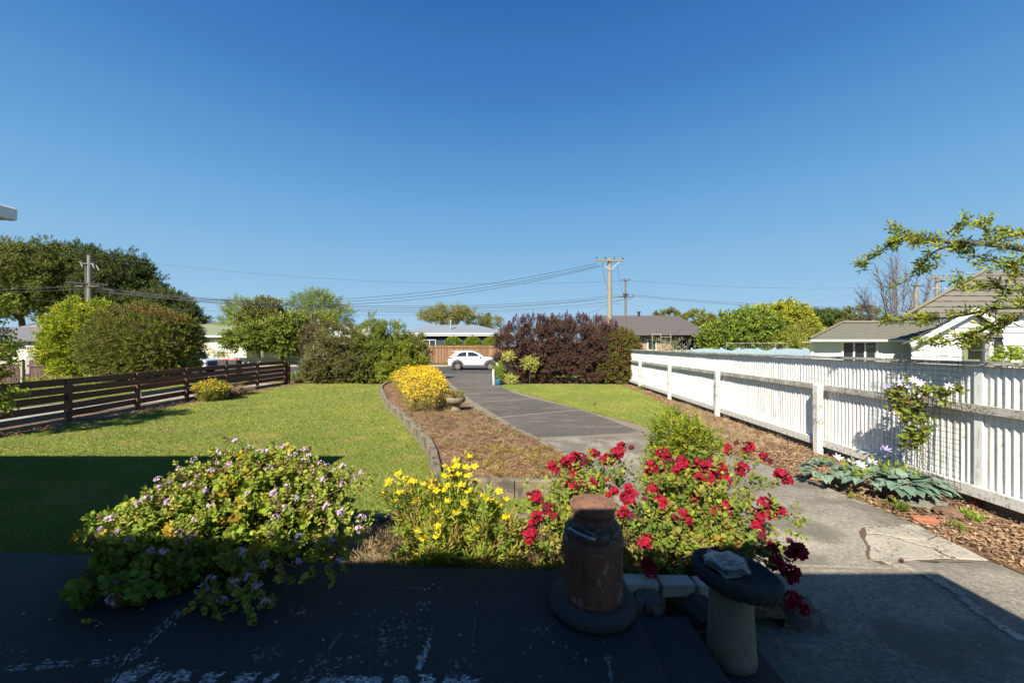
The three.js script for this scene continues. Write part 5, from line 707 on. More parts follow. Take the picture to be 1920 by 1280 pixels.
treeAt({ name: 'olive_tree', label: 'low olive tree behind the right of the dark blue house roof', d: 78, foot: 905, list: [[895, 602, 2.4, 1.2, 2], [920, 604, 2.2, 1.2, 2]], count: 1500, leaf: medium, cols: [[0.14, 0.15, 0.04], [0.18, 0.17, 0.05]], seed: 527, s: [1, 1.7], opts: { clumpR: 0.5 } });
{ const B = v(W(915, 90), 0, -90), t = thing('conifer_tree', 'dark pointed conifer tip beside the olive tree', 'tree', B), r = rng(528), p = []; part('trunk', taper([v(0, 0, 0), v(0, 5, 0), v(0, 9.1, 0)], 0.3, 0.03, 8, 6), BARK, t); for (let i = 0; i < 420; i++) { const f = r(), rad = 2.2 * (1 - f) * lerp(0.6, 1, r()) * (0.7 + 0.3 * Math.sin(f * 40)), a = r() * 6.283; p.push({ p: v(Math.cos(a) * rad, 2 + f * 7, Math.sin(a) * rad), n: v(Math.cos(a), 0.5, Math.sin(a)).normalize() }); } foliage(t, 'crown', willow, p, r, { cols: [[0.03, 0.05, 0.025], [0.045, 0.065, 0.03]], s: [0.6, 1] }); }
// right-hand trees
treeAt({ name: 'broadleaf_tree', label: 'fresh green bushy tree behind the blue scalloped fence', d: 34, foot: 1390, list: [[1375, 632, 1.9, 1.2, 1.6], [1400, 618, 1.7, 1.3, 1.6], [1420, 632, 1.7, 1.4, 1.6], [1350, 638, 1.1, 0.9, 1.2]], count: 3800, leaf: bigLeaf, cols: [[0.11, 0.16, 0.03], [0.14, 0.19, 0.035], [0.09, 0.13, 0.028]], seed: 531, trunkR: 0.16, opts: { clumpR: 0.4 } });
treeAt({ name: 'golden_tree', label: 'tall yellow-green tree beside the green bushy one', d: 38, foot: 1462, list: [[1462, 600, 2.0, 1.2, 1.7], [1490, 612, 1.6, 1.2, 1.6], [1445, 618, 1.5, 1.4, 1.5], [1475, 632, 2.2, 1.2, 1.6]], count: 3800, leaf: bigLeaf, cols: [[0.2, 0.22, 0.025], [0.25, 0.25, 0.03], [0.16, 0.18, 0.025], [0.13, 0.15, 0.03]], seed: 532, trunkR: 0.16, opts: { clumpR: 0.42 } });
treeAt({ name: 'cabbage_tree', label: 'spiky leaved bush below the yellow-green tree', d: 32, foot: 1500, list: [[1500, 635, 1.0, 0.9, 1.0], [1470, 645, 1.2, 0.7, 1]], count: 360, leaf: willow, cols: [[0.15, 0.17, 0.04], [0.19, 0.2, 0.05]], seed: 533, trunkR: 0.1, s: [0.6, 0.9], opts: { clumps: 0 } });
treeAt({ name: 'broadleaf_tree', label: 'dark green round tree far behind the tiled garage', d: 62, foot: 1545, list: [[1540, 605, 3.2, 1.6, 2.6], [1570, 608, 2.6, 1.5, 2.4], [1515, 612, 2.2, 1.5, 2.2]], count: 4000, cols: [[0.055, 0.085, 0.028], [0.07, 0.1, 0.035]], seed: 534, opts: { clumpR: 0.6 } });
treeAt({ name: 'broadleaf_tree', label: 'brownish green tree at the foot of the bare tree', d: 50, foot: 1612, list: [[1612, 600, 1.8, 1.6, 1.6], [1600, 620, 1.8, 1.4, 1.6]], count: 560, leaf: bigLeaf, cols: [[0.11, 0.11, 0.05], [0.09, 0.1, 0.04]], seed: 535, opts: { clumpR: 0.4 } });
treeAt({ name: 'broadleaf_tree', label: 'small round tree behind the end of the brown roof', d: 70, foot: 1312, list: [[1310, 600, 2.4, 1.1, 2], [1330, 608, 1.8, 1.0, 1.6]], count: 520, leaf: bigLeaf, cols: [[0.14, 0.15, 0.05], [0.11, 0.13, 0.04]], seed: 536, s: [1, 1.6], opts: { clumpR: 0.45 } });
treeAt({ name: 'broadleaf_tree', label: 'tiny tree top showing over the brown roof ridge', d: 80, foot: 1252, list: [[1252, 592, 2.0, 0.8, 1.6]], count: 260, leaf: bigLeaf, seed: 537, s: [1, 1.6], opts: { clumpR: 0.4 } });
// bare tree
{
  const r = rng(541), d = 30, B = v(W(1685, d), 0, -d), t = thing('bare_tree', 'bare twiggy tree behind the tiled garage roof', 'tree', B), M = bumped([0.19, 0.155, 0.14], 0.95, 0.006), tw = [];
  part('trunk', taper([v(0, 0, 0), v(0.1, 1.2, 0), v(0, 2.0, 0)], 0.16, 0.11, 6, 7), M, t);
  for (let i = 0; i < 21; i++) {
    const a = lerp(-1.2, 1.2, i / 20) + (r() - 0.5) * 0.15, L = lerp(6.9, 4.8, Math.abs(a)) * lerp(0.8, 1.05, r()), z = (r() - 0.5) * 2.4, tip = v(Math.sin(a) * L * 0.72, 2 + Math.cos(a) * L * 0.95, z), o = v((r() - 0.5) * 0.2, 1.5 + r() * 0.5, 0), c = [o, o.clone().lerp(tip, 0.5).add(v(Math.sin(a) * 0.4, 0, 0)), tip];
    part('limb', taper(c, 0.042, 0.012, 9, 5, 0.1), M, t); const k = new THREE.CatmullRomCurve3(c);
    for (let j = 0; j < 60; j++) { const f = lerp(0.25, 1, r()), p = k.getPointAt(f), q = p.clone().add(v((r() - 0.5) * 1.2 + Math.sin(a) * 0.3, lerp(0.3, 1.1, r()), (r() - 0.5) * 1.2)); tw.push(taper([p, p.clone().lerp(q, 0.5).add(v((r() - 0.5) * 0.2, 0, 0)), q], 0.015, 0.007, 4, 3)); }
  }
  const m = part('twig', mergeGeometries(tw), M, t); m.userData.kind = 'stuff';
}
// round shrubs over the timber fence
[['round clipped shrub before the wide window of the dark blue house', 850, 1.0, 551], ['round clipped shrub before the blank wall of the dark blue house', 886, 1.0, 552], ['round clipped shrub nearest the purple hedge before the dark blue house', 922, 0.95, 553]].forEach(([label, px, s, seed]) => treeAt({ name: 'round_shrub', label, category: 'shrub', crown: 'foliage', d: 43.2, foot: px, list: [[px, 650, 0.8, 0.95, 0.7]], count: 1500, leaf: medium, cols: [[0.13, 0.18, 0.025], [0.17, 0.22, 0.03], [0.10, 0.14, 0.022]], seed, trunkR: 0.07, limbs: 4, opts: { clumps: 0, shell: 0.8, rag: 0.08 } }));
// flax tufts beyond the brown fence
for (const [label, px, py, d, seed] of [['strappy leaved clump before the plum picket fence', 92, 702, 18.5, 561], ['strappy leaved clump at the foot of the glossy shrub', 172, 700, 18.6, 562]]) { const r = rng(seed), t = thing('flax_clump', label, 'plant', v(W(px, d), 0, -d)), p = []; for (let i = 0; i < 110; i++) p.push({ p: v((r() - 0.5) * 1.5, 0.1 + r() * 0.25, (r() - 0.5) * 0.7), n: v((r() - 0.5) * 1.2, 1, (r() - 0.5)).normalize() }); foliage(t, 'foliage', sprig({ n: 9, kind: 'thin', L: 0.42, W: 0.04, stem: 0.1, open: 0.6, seed: 68, tuft: 0.2 }), p, r, { cols: [[0.2, 0.24, 0.06], [0.26, 0.28, 0.08], [0.3, 0.24, 0.1]], s: [0.4, 0.7] }); }

// ------------------------------------------------------------------ fruit tree branch over the white fence
{
  const r = rng(601), B = v(6.3, 0, -3.6), t = thing('peach_tree', 'fruit tree whose leafy branches reach over the white fence', 'tree', B), pts = [];
  const at = (px, py, d) => A(px, py, d).sub(B), M = bumped([0.12, 0.09, 0.075], 0.9, 0.006);
  part('trunk', taper([v(0, -0.1, 0), v(0.04, 0.8, 0), v(0.06, 1.5, -0.05), v(0.1, 2.0, -0.1)], 0.075, 0.055, 10, 8, 0.1), M, t);
  const limbs = [
    { p: [[2010, 500, 3.95], [1920, 468, 4.2], [1840, 457, 4.4], [1760, 452, 4.76], [1685, 450, 5.25], [1640, 480, 5.6], [1602, 500, 5.93]], r: [0.03, 0.004], n: 200 },
    { p: [[1815, 455, 4.6], [1760, 468, 4.75], [1730, 495, 5.05], [1700, 525, 5.2], [1675, 538, 5.4]], r: [0.012, 0.003], n: 70 },
    { p: [[1925, 520, 4.1], [1880, 495, 4.3], [1830, 480, 4.5], [1780, 468, 4.6]], r: [0.014, 0.004], n: 60 },
    { p: [[1990, 560, 3.9], [1930, 575, 4.12], [1870, 578, 4.39], [1800, 592, 4.76], [1720, 600, 5.26], [1655, 602, 5.75]], r: [0.022, 0.004], n: 130 },
    { p: [[1960, 580, 4.05], [1900, 600, 4.25], [1840, 620, 4.54], [1780, 640, 4.87], [1735, 640, 5.16]], r: [0.016, 0.004], n: 110 },
    { p: [[1900, 600, 4.25], [1850, 630, 4.45], [1800, 642, 4.75], [1778, 652, 4.9]], r: [0.009, 0.003], n: 40 },
    { p: [[1990, 530, 4.0], [1930, 545, 4.2], [1870, 540, 4.4], [1810, 545, 4.5], [1790, 530, 4.6]], r: [0.014, 0.004], n: 80 },
    { p: [[1960, 450, 4.1], [1920, 440, 4.2], [1890, 435, 4.3], [1878, 430, 4.3]], r: [0.01, 0.003], n: 36 },
    { p: [[1860, 458, 4.45], [1852, 440, 4.45], [1845, 428, 4.4]], r: [0.006, 0.002], n: 24 }, { p: [[1775, 452, 4.75], [1790, 438, 4.7], [1800, 425, 4.7]], r: [0.006, 0.002], n: 26 }, { p: [[1725, 450, 4.9], [1700, 440, 4.9], [1690, 432, 4.9]], r: [0.006, 0.002], n: 26 },
    { p: [[1925, 600, 4.1], [1925, 560, 4.0], [1905, 530, 4.1], [1900, 490, 4.2]], r: [0.012, 0.003], n: 60 },
  ];
  const extra = []; for (const l of limbs) { const k = new THREE.CatmullRomCurve3(l.p.map((q) => at(...q))), m = Math.round(l.n / 14); for (let i = 0; i < m; i++) { const f = lerp(0.15, 0.95, r()), p = k.getPointAt(f), q = p.clone().add(k.getTangentAt(f).multiplyScalar(0.1 + r() * 0.08)).add(v((r() - 0.5) * 0.24, (r() - 0.62) * 0.18, (r() - 0.5) * 0.2)); extra.push({ w: [p, p.clone().lerp(q, 0.5).add(v(0, 0.015, 0)), q], r: [0.0045, 0.0018], n: 9 }); } l.n = Math.round(l.n * 0.5); }
  for (const l of [...limbs, ...extra]) {
    const c = l.w ?? l.p.map((q) => at(...q)), k = new THREE.CatmullRomCurve3(c); part('branch', taper(c, l.r[0], l.r[1], 18, 6, 0.15), M, t);
    for (let i = 0; i < l.n; i++) { const f = r() ** 0.8, p = k.getPointAt(f), tan = k.getTangentAt(f); pts.push({ p: p.add(v((r() - 0.5) * 0.07, (r() - 0.45) * 0.08, (r() - 0.5) * 0.07)), n: tan.multiplyScalar(0.7).add(v(r() - 0.5, 0.5 * r() + 0.1, r() - 0.5)).normalize() }); }
  }
  const join = (a, ...m) => part('branch', taper([v(0.09, 1.95, -0.1), ...m, at(...a)], 0.05, 0.028, 8, 7, 0.1), M, t);
  join([2010, 500, 3.95], v(-0.3, 2.3, -0.25)); join([1990, 560, 3.9], v(-0.3, 2.1, -0.25)); join([1960, 580, 4.0], v(-0.3, 2.05, -0.35)); join([1990, 530, 4.0], v(-0.3, 2.2, -0.3)); join([1960, 450, 4.1], v(-0.3, 2.6, -0.3));
  foliage(t, 'foliage', sprig({ n: 5, kind: 'oval', L: 0.07, W: 0.027, stem: 0.06, open: 1.15, seed: 69, tuft: 0.5 }), pts, r, { cols: dim([[0.16, 0.21, 0.03], [0.2, 0.25, 0.035], [0.12, 0.17, 0.028], [0.26, 0.27, 0.04]], 0.78), s: [0.6, 1.05], jitter: 0.5 });
}
// ------------------------------------------------------------------ houses
const M_FRAME = std([0.75, 0.75, 0.74], 0.5), M_CURTAIN = std([0.6, 0.62, 0.63], 0.9);
const weatherTex = (c) => bumped(c, 0.75, 0.002);
function lapWall(w, h, pitch = 0.17, lip = 0.022) {                        // lapped boards facing +z, foot at y = 0, centred on x
  const n = Math.round(h / pitch), a = [], idx = []; for (let i = 0; i < n; i++) { const y0 = i * h / n, y1 = (i + 1) * h / n, k = a.length / 3; a.push(-w / 2, y0, lip, w / 2, y0, lip, w / 2, y1, 0, -w / 2, y1, 0, -w / 2, y1, lip, w / 2, y1, lip); idx.push(k, k + 1, k + 2, k, k + 2, k + 3, k + 3, k + 2, k + 5, k + 3, k + 5, k + 4); }
  return toCreasedNormals(tri(a, idx), 0.2);
}
function window3(parent, x, y, z, w, h, panes, back, frame = M_FRAME) {       // a window facing +z: frame, panes, curtain or dark room behind
  const g = new THREE.Group(); g.name = 'window'; g.position.set(x, y, z); parent.add(g); const f = 0.055;
  part('frame', extr([[-w / 2 - f, -h / 2 - f], [w / 2 + f, -h / 2 - f], [w / 2 + f, h / 2 + f], [-w / 2 - f, h / 2 + f]], 0.09, 0, [[[-w / 2, -h / 2], [-w / 2, h / 2], [w / 2, h / 2], [w / 2, -h / 2]]]), frame, g, [0, 0, 0.02]);
  for (let i = 0; i < panes; i++) { const pw = w / panes; part('pane', box(pw - 0.05, h - 0.03, 0.012), back, g, [-w / 2 + pw * (i + 0.5), 0, 0.0]); if (i) part('mullion', box(0.05, h, 0.06), frame, g, [-w / 2 + pw * i, 0, 0.018]); }
  part('sill', box(w + 0.2, 0.04, 0.14), frame, g, [0, -h / 2 - f - 0.02, 0.05]); return g;
}
function roofHip(x0, x1, z0, z1, y0, y1, rx0, rx1, rz, t = 0.12) {           // eaves rectangle at y0, ridge rx0..rx1 at y1
  return tri([x0, y0, z0, x1, y0, z0, x1, y0, z1, x0, y0, z1, rx0, y1, rz, rx1, y1, rz, x0, y0 - t, z0, x1, y0 - t, z0, x1, y0 - t, z1, x0, y0 - t, z1].map(Number), [0, 5, 1, 0, 4, 5, 1, 5, 2, 2, 5, 4, 2, 4, 3, 3, 4, 0, 6, 1, 7, 6, 0, 1, 7, 2, 8, 7, 1, 2, 8, 3, 9, 8, 2, 3, 9, 0, 6, 9, 3, 0, 6, 7, 8, 6, 8, 9].map((i) => i));
}
const flat = (g) => metreUV(toCreasedNormals(g, 0.1));
const ribTex = tex(256, 64, [0.8, 0.8], (x, y) => 128 + 127 * Math.sin(x * 6.283 * 4), false);
const iron = (c) => std(c, 0.6, { bumpMap: ribTex, bumpScale: 0.02 });
const vent = (parent, p, h, r, c = [0.5, 0.52, 0.54]) => { const g = new THREE.Group(); g.name = 'flue'; g.position.copy(p); parent.add(g); part('pipe', cyl(r, r, h, 14), std(c, 0.4, { metalness: 0.7 }), g, [0, h / 2, 0]); part('cowl', cyl(r * 1.5, r * 1.5, 0.12, 14), std(c, 0.5, { metalness: 0.6 }), g, [0, h + 0.04, 0]); };
// dark blue house across the road
{
  const d = 48, t = thing('blue_house', 'dark blue house with pale grey hip roof behind the timber fence', 'house', v(0, 0, -d)), x0 = W(752, d), x1 = W(962, d), ey = Hh(627, d), M = std([0.018, 0.026, 0.045], 0.7);
  part('wall', (() => { const g = lapWall(x1 - x0 - 0.9, ey - 0.1, 0.19); return g; })(), M, t, [(x0 + x1) / 2, 0.05, 0.2]); part('wall', box(0.1, ey - 0.1, 8), M, t, [x1 - 0.5, ey / 2, -3.9]); part('wall', box(0.1, ey - 0.1, 8), M, t, [x0 + 0.5, ey / 2, -3.9]);
  part('roof', flat(roofHip(x0, x1, 0.75, -8.4, ey + 0.12, Hh(609, d + 3.8), W(800, d + 3.8), W(893, d + 3.8), -3.8)), iron([0.2, 0.225, 0.25]), t);
  part('gutter', box(x1 - x0 + 0.05, 0.13, 0.1, 0.02), M_FRAME, t, [(x0 + x1) / 2, ey + 0.06, 0.81]); part('fascia', box(x1 - x0, 0.16, 0.03), M_FRAME, t, [(x0 + x1) / 2, ey - 0.1, 0.73]);
  const wx = (px) => W(px, d); window3(t, wx(806), 2.05, 0.24, 1.4, 1.1, 2, M_GLASS); window3(t, wx(852), 2.1, 0.24, 1.6, 0.95, 2, std([0.3, 0.32, 0.34], 0.25)); window3(t, wx(922), 2.15, 0.24, 1.0, 0.95, 1, std([0.3, 0.32, 0.34], 0.25));
  part('skirting', box(x1 - x0 - 0.9, 1.3, 0.04), std([0.18, 0.19, 0.2], 0.8), t, [(x0 + x1) / 2, 1.0, 0.225]);
  vent(t, v(W(845, d + 1.2), Hh(616, d + 1.2) - 0.3, -1.2), 1.25, 0.11);
}
// cream house with green roof
{
  const d = 46, t = thing('cream_house', 'cream weatherboard house with a green and brown hip roof behind the block wall', 'house', v(0, 0, -d)), x0 = W(300, d), x1 = W(470, d), x2 = W(705, d), ey = Hh(631, d), M = std([0.62, 0.58, 0.45], 0.75);
  part('wall', lapWall(x1 - x0 - 0.8, ey - 0.2, 0.19), M, t, [(x0 + x1) / 2, 0.15, 0.2]); part('wall', lapWall(x2 - x1, ey - 0.3, 0.19), M, t, [(x1 + x2) / 2, 0.15, -2.2]); part('wall', box(0.08, ey - 0.2, 2.6), M, t, [x1 - 0.42, ey / 2, -1.1]);
  part('roof', flat(roofHip(x0, x1 + 0.2, 0.8, -6.5, ey + 0.12, Hh(608, d + 2.9), W(340, d + 2.9), W(436, d + 2.9), -2.9)), std([0.16, 0.19, 0.11], 0.85, { bumpMap: ribTex, bumpScale: 0.02 }), t);
  part('rear_roof', flat(roofHip(x0 - 2, W(445, d), -4.5, -11, ey + 0.5, Hh(604, d + 7.7), x0, W(430, d), -7.7)), std([0.12, 0.08, 0.065], 0.85), t);
  part('wing_roof', flat(roofHip(x1 - 0.5, x2 + 0.4, -1.7, -8.5, ey + 0.05, Hh(612, d + 5), x1 + 2, x2 - 3, -5)), std([0.3, 0.31, 0.28], 0.8), t);
  part('fascia', box(x1 - x0 + 0.2, 0.2, 0.05), M_FRAME, t, [(x0 + x1) / 2 + 0.1, ey + 0.02, 0.83]);
  const wx = (px) => W(px, d); window3(t, wx(415), 1.95, 0.22, 0.8, 1.3, 1, M_CURTAIN); window3(t, wx(430), 1.95, 0.22, 0.85, 1.3, 1, M_CURTAIN); window3(t, W(520, d + 2.4), 1.95, -2.18, 1.7, 1.2, 3, M_CURTAIN); window3(t, W(548, d + 2.4), 1.95, -2.18, 1.4, 1.2, 3, M_CURTAIN);
  part('door', box(0.9, 2.1, 0.06), std([0.05, 0.04, 0.04], 0.5), t, [W(483, d + 2.4), 1.2, -2.14]);
  const w = thing('block_wall', 'low pale concrete block wall before the cream house', 'wall', v(0, 0, -41)), a = W(385, 41), b = W(558, 41), bm = [[0.42, 0.40, 0.34], [0.38, 0.36, 0.31], [0.45, 0.43, 0.37]].map((c) => bumped(c, 0.95, 0.006)), bl = box(0.385, 0.19, 0.19, 0.006);
  let k = 0; for (let row = 0; row < 3; row++) for (let x = a + (row % 2) * 0.2; x < b; x += 0.395) part('block', bl, bm[k++ % 3], w, [x, 0.14 + row * 0.2, 0]);
  part('cap', box(b - a + 0.3, 0.06, 0.24, 0.01), bm[2], w, [(a + b) / 2, 0.67, 0]);
  const r = rng(21), sh = thing('garden_shrub', 'small flowering shrub on top of the block wall corner', 'shrub', v(W(410, 42.5), 0, -42.5)), p = []; for (let i = 0; i < 160; i++) p.push({ p: v((r() + r() - 1) * 1.5, 0.5 + r() * 0.8, (r() - 0.5) * 0.8), n: v(r() - 0.5, 1, r() - 0.5).normalize() }); foliage(sh, 'foliage', medium, p, r, { cols: [[0.12, 0.15, 0.05], [0.15, 0.17, 0.06], [0.3, 0.2, 0.18]], s: [0.7, 1.2] });
}
// grey roofed house with stove flue
{
  const d = 33, t = thing('grey_roof_house', 'cream house with grey sheet roof and a steel flue behind the plum picket fence', 'house', v(0, 0, -d)), x0 = W(-120, d), x1 = W(165, d), ey = Hh(640, d), M = std([0.6, 0.55, 0.44], 0.75);
  part('wall', lapWall(x1 - x0 - 0.6, ey, 0.18), M, t, [(x0 + x1) / 2, 0, 0]);
  part('roof', flat(roofHip(x0 - 0.3, x1 + 0.3, 0.6, -6.4, ey + 0.1, Hh(613, d + 3.4), x0, x1 - 2.2, -3.4)), iron([0.15, 0.145, 0.15]), t);
  part('upper_roof', flat(roofHip(x0 - 1, W(118, d + 8), -6.2, -14, Hh(613, d + 6), Hh(595, d + 10), x0 + 2, W(60, d + 8), -10)), iron([0.24, 0.22, 0.21]), t);
  part('gutter', box(x1 - x0 + 0.6, 0.12, 0.1), std([0.12, 0.115, 0.12], 0.5), t, [(x0 + x1) / 2, ey + 0.04, 0.64]);
  window3(t, W(74, d), 1.72, 0.03, 1.55, 0.95, 1, M_CURTAIN, std([0.1, 0.1, 0.1], 0.5)); window3(t, W(18, d), 1.72, 0.03, 0.9, 0.95, 2, M_GLASS, std([0.1, 0.1, 0.1], 0.5));
  const c = thing('window_curtain', 'pale pleated curtain behind the picture window of the grey roofed house', 'curtain', v(W(74, d), 1.72, -d)); const a = [], idx = []; for (let i = 0; i <= 60; i++) { const x = lerp(-0.72, 0.72, i / 60), z = 0.055 + 0.012 * Math.sin(i * 1.3) + 0.006 * Math.sin(i * 2.9); a.push(x, -0.46, z, x, 0.46, z); if (i < 60) idx.push(i * 2, i * 2 + 2, i * 2 + 1, i * 2 + 1, i * 2 + 2, i * 2 + 3); } part('curtain', tri(a, idx), std([0.62, 0.66, 0.7], 0.9), c);
  vent(t, v(W(90, d + 3), Hh(613, d + 3) - 0.2, -3), 1.35, 0.14);
}
// plum picket fence
{
  const d = 21.2, t = thing('picket_fence', 'plum coloured vertical board fence before the grey roofed house', 'fence', v(0, 0, -d)), ms = [[0.10, 0.052, 0.052], [0.115, 0.06, 0.058], [0.09, 0.046, 0.048]].map((c) => bumped(c, 0.85, 0.004)), g = box(0.2, 1.15, 0.024, 0.004), gl = box(0.2, 0.95, 0.024, 0.004);
  for (let i = 0; i < 16; i++) part('paling', g, ms[i % 3], t, [W(58, d) + i * 0.232, 0.6, 0]); for (let i = 0; i < 18; i++) part('paling', gl, ms[(i * 2) % 3], t, [W(48, d) - i * 0.232 - 0.1, 0.5, 0.3]);
  part('rail', box(3.8, 0.09, 0.05), ms[1], t, [W(58, d) + 1.75, 0.86, 0.04]); part('post', box(0.14, 1.2, 0.14, 0.01), bumped([0.3, 0.27, 0.22], 0.9, 0.005), t, [W(50, d), 0.58, 0.2]);
  const b = thing('balustrade', 'white slatted porch rail under the picture window', 'railing', v(W(82, 27), 0, -27)); for (let i = 0; i < 22; i++) part('baluster', box(0.025, 0.62, 0.025), M_FRAME, b, [-1.2 + i * 0.115, 1.58, 0]); part('rail', box(2.6, 0.07, 0.06), M_FRAME, b, [0, 1.24, 0]); part('rail', box(2.6, 0.05, 0.06), M_FRAME, b, [0, 1.91, 0]); part('deck_skirt', box(2.6, 1.16, 0.05), std([0.3, 0.28, 0.24], 0.9), b, [0, 0.6, -0.06]);
}
// timber fence across the road
{
  const d = 41, t = thing('paling_fence', 'tall brown timber paling fence behind the parked white car', 'fence', v(0, 0.06, -d)), x0 = W(740, d), ms = [[0.2, 0.105, 0.055], [0.235, 0.13, 0.07], [0.17, 0.09, 0.05], [0.26, 0.15, 0.085]].map((c) => bumped(c, 0.9, 0.004)), g = box(0.146, 1.8, 0.02, 0.003), r = rng(3);
  for (let i = 0; i < 96; i++) part('paling', g, ms[Math.floor(r() * 4)], t, [x0 + i * 0.15, 0.98 + (r() - 0.5) * 0.02, (i % 2) * 0.004]);
  for (let i = 0; i < 8; i++) part('cover_post', box(0.1, 1.9, 0.05, 0.004), ms[3], t, [x0 + 0.9 + i * 1.9, 1.0, 0.03]); part('rail', box(14.4, 0.09, 0.04), ms[2], t, [x0 + 7.1, 1.68, 0.035]);
}
// brown roofed house
{
  const d = 37, t = thing('brown_roof_house', 'brick house with a broad brown metal roof behind the purple hedge', 'house', v(0, 0, -d)), x0 = W(1128, d), x1 = W(1336, d), ey = Hh(629, d), M = bumped([0.34, 0.235, 0.19], 0.9, 0.004), RM = iron([0.105, 0.088, 0.08]);
  part('wall', lapWall(x1 - x0 - 1, ey, 0.11), M, t, [(x0 + x1) / 2, 0, 0]); part('eave', box(x1 - x0 - 0.1, 0.05, 0.8), std([0.06, 0.05, 0.05], 0.8), t, [(x0 + x1) / 2, ey - 0.02, 0.35]);
  const ry = Hh(592, d + 4.5); part('roof', flat(tri([x0, ey, 0.8, x1, ey, 0.8, x1, ey, -9, x0, ey, -9, x0 + 0.4, ry, -4.1, W(1266, d + 4.5), ry, -4.1], [0, 1, 5, 0, 5, 4, 1, 2, 5, 2, 3, 4, 2, 4, 5, 0, 4, 3, 0, 3, 2, 0, 2, 1])), RM, t);
  part('bay_roof', flat(tri([W(1255, d), ey, 1.6, W(1320, d), ey, 1.6, W(1280, d), Hh(615, d), 0.2, W(1280, d), Hh(615, d), -2.0, W(1240, d), ey, 0, W(1330, d), ey, 0], [0, 1, 2, 0, 2, 3, 0, 3, 4, 1, 5, 3, 1, 3, 2])), RM, t);
  part('gable_trim', beam(v(x0 - 0.02, ey, 0.85), v(x0 + 0.38, ry, -4.1), 0.06, 0.18), std([0.08, 0.065, 0.06], 0.7), t);
  window3(t, W(1222, d), 2.0, 0.05, 0.7, 0.85, 1, M_GLASS); window3(t, W(1285, d), 2.0, 0.05, 1.7, 0.9, 3, M_GLASS);
  vent(t, v(W(1198, d + 4), ry - 0.25, -4), 0.55, 0.12, [0.06, 0.06, 0.06]);
}
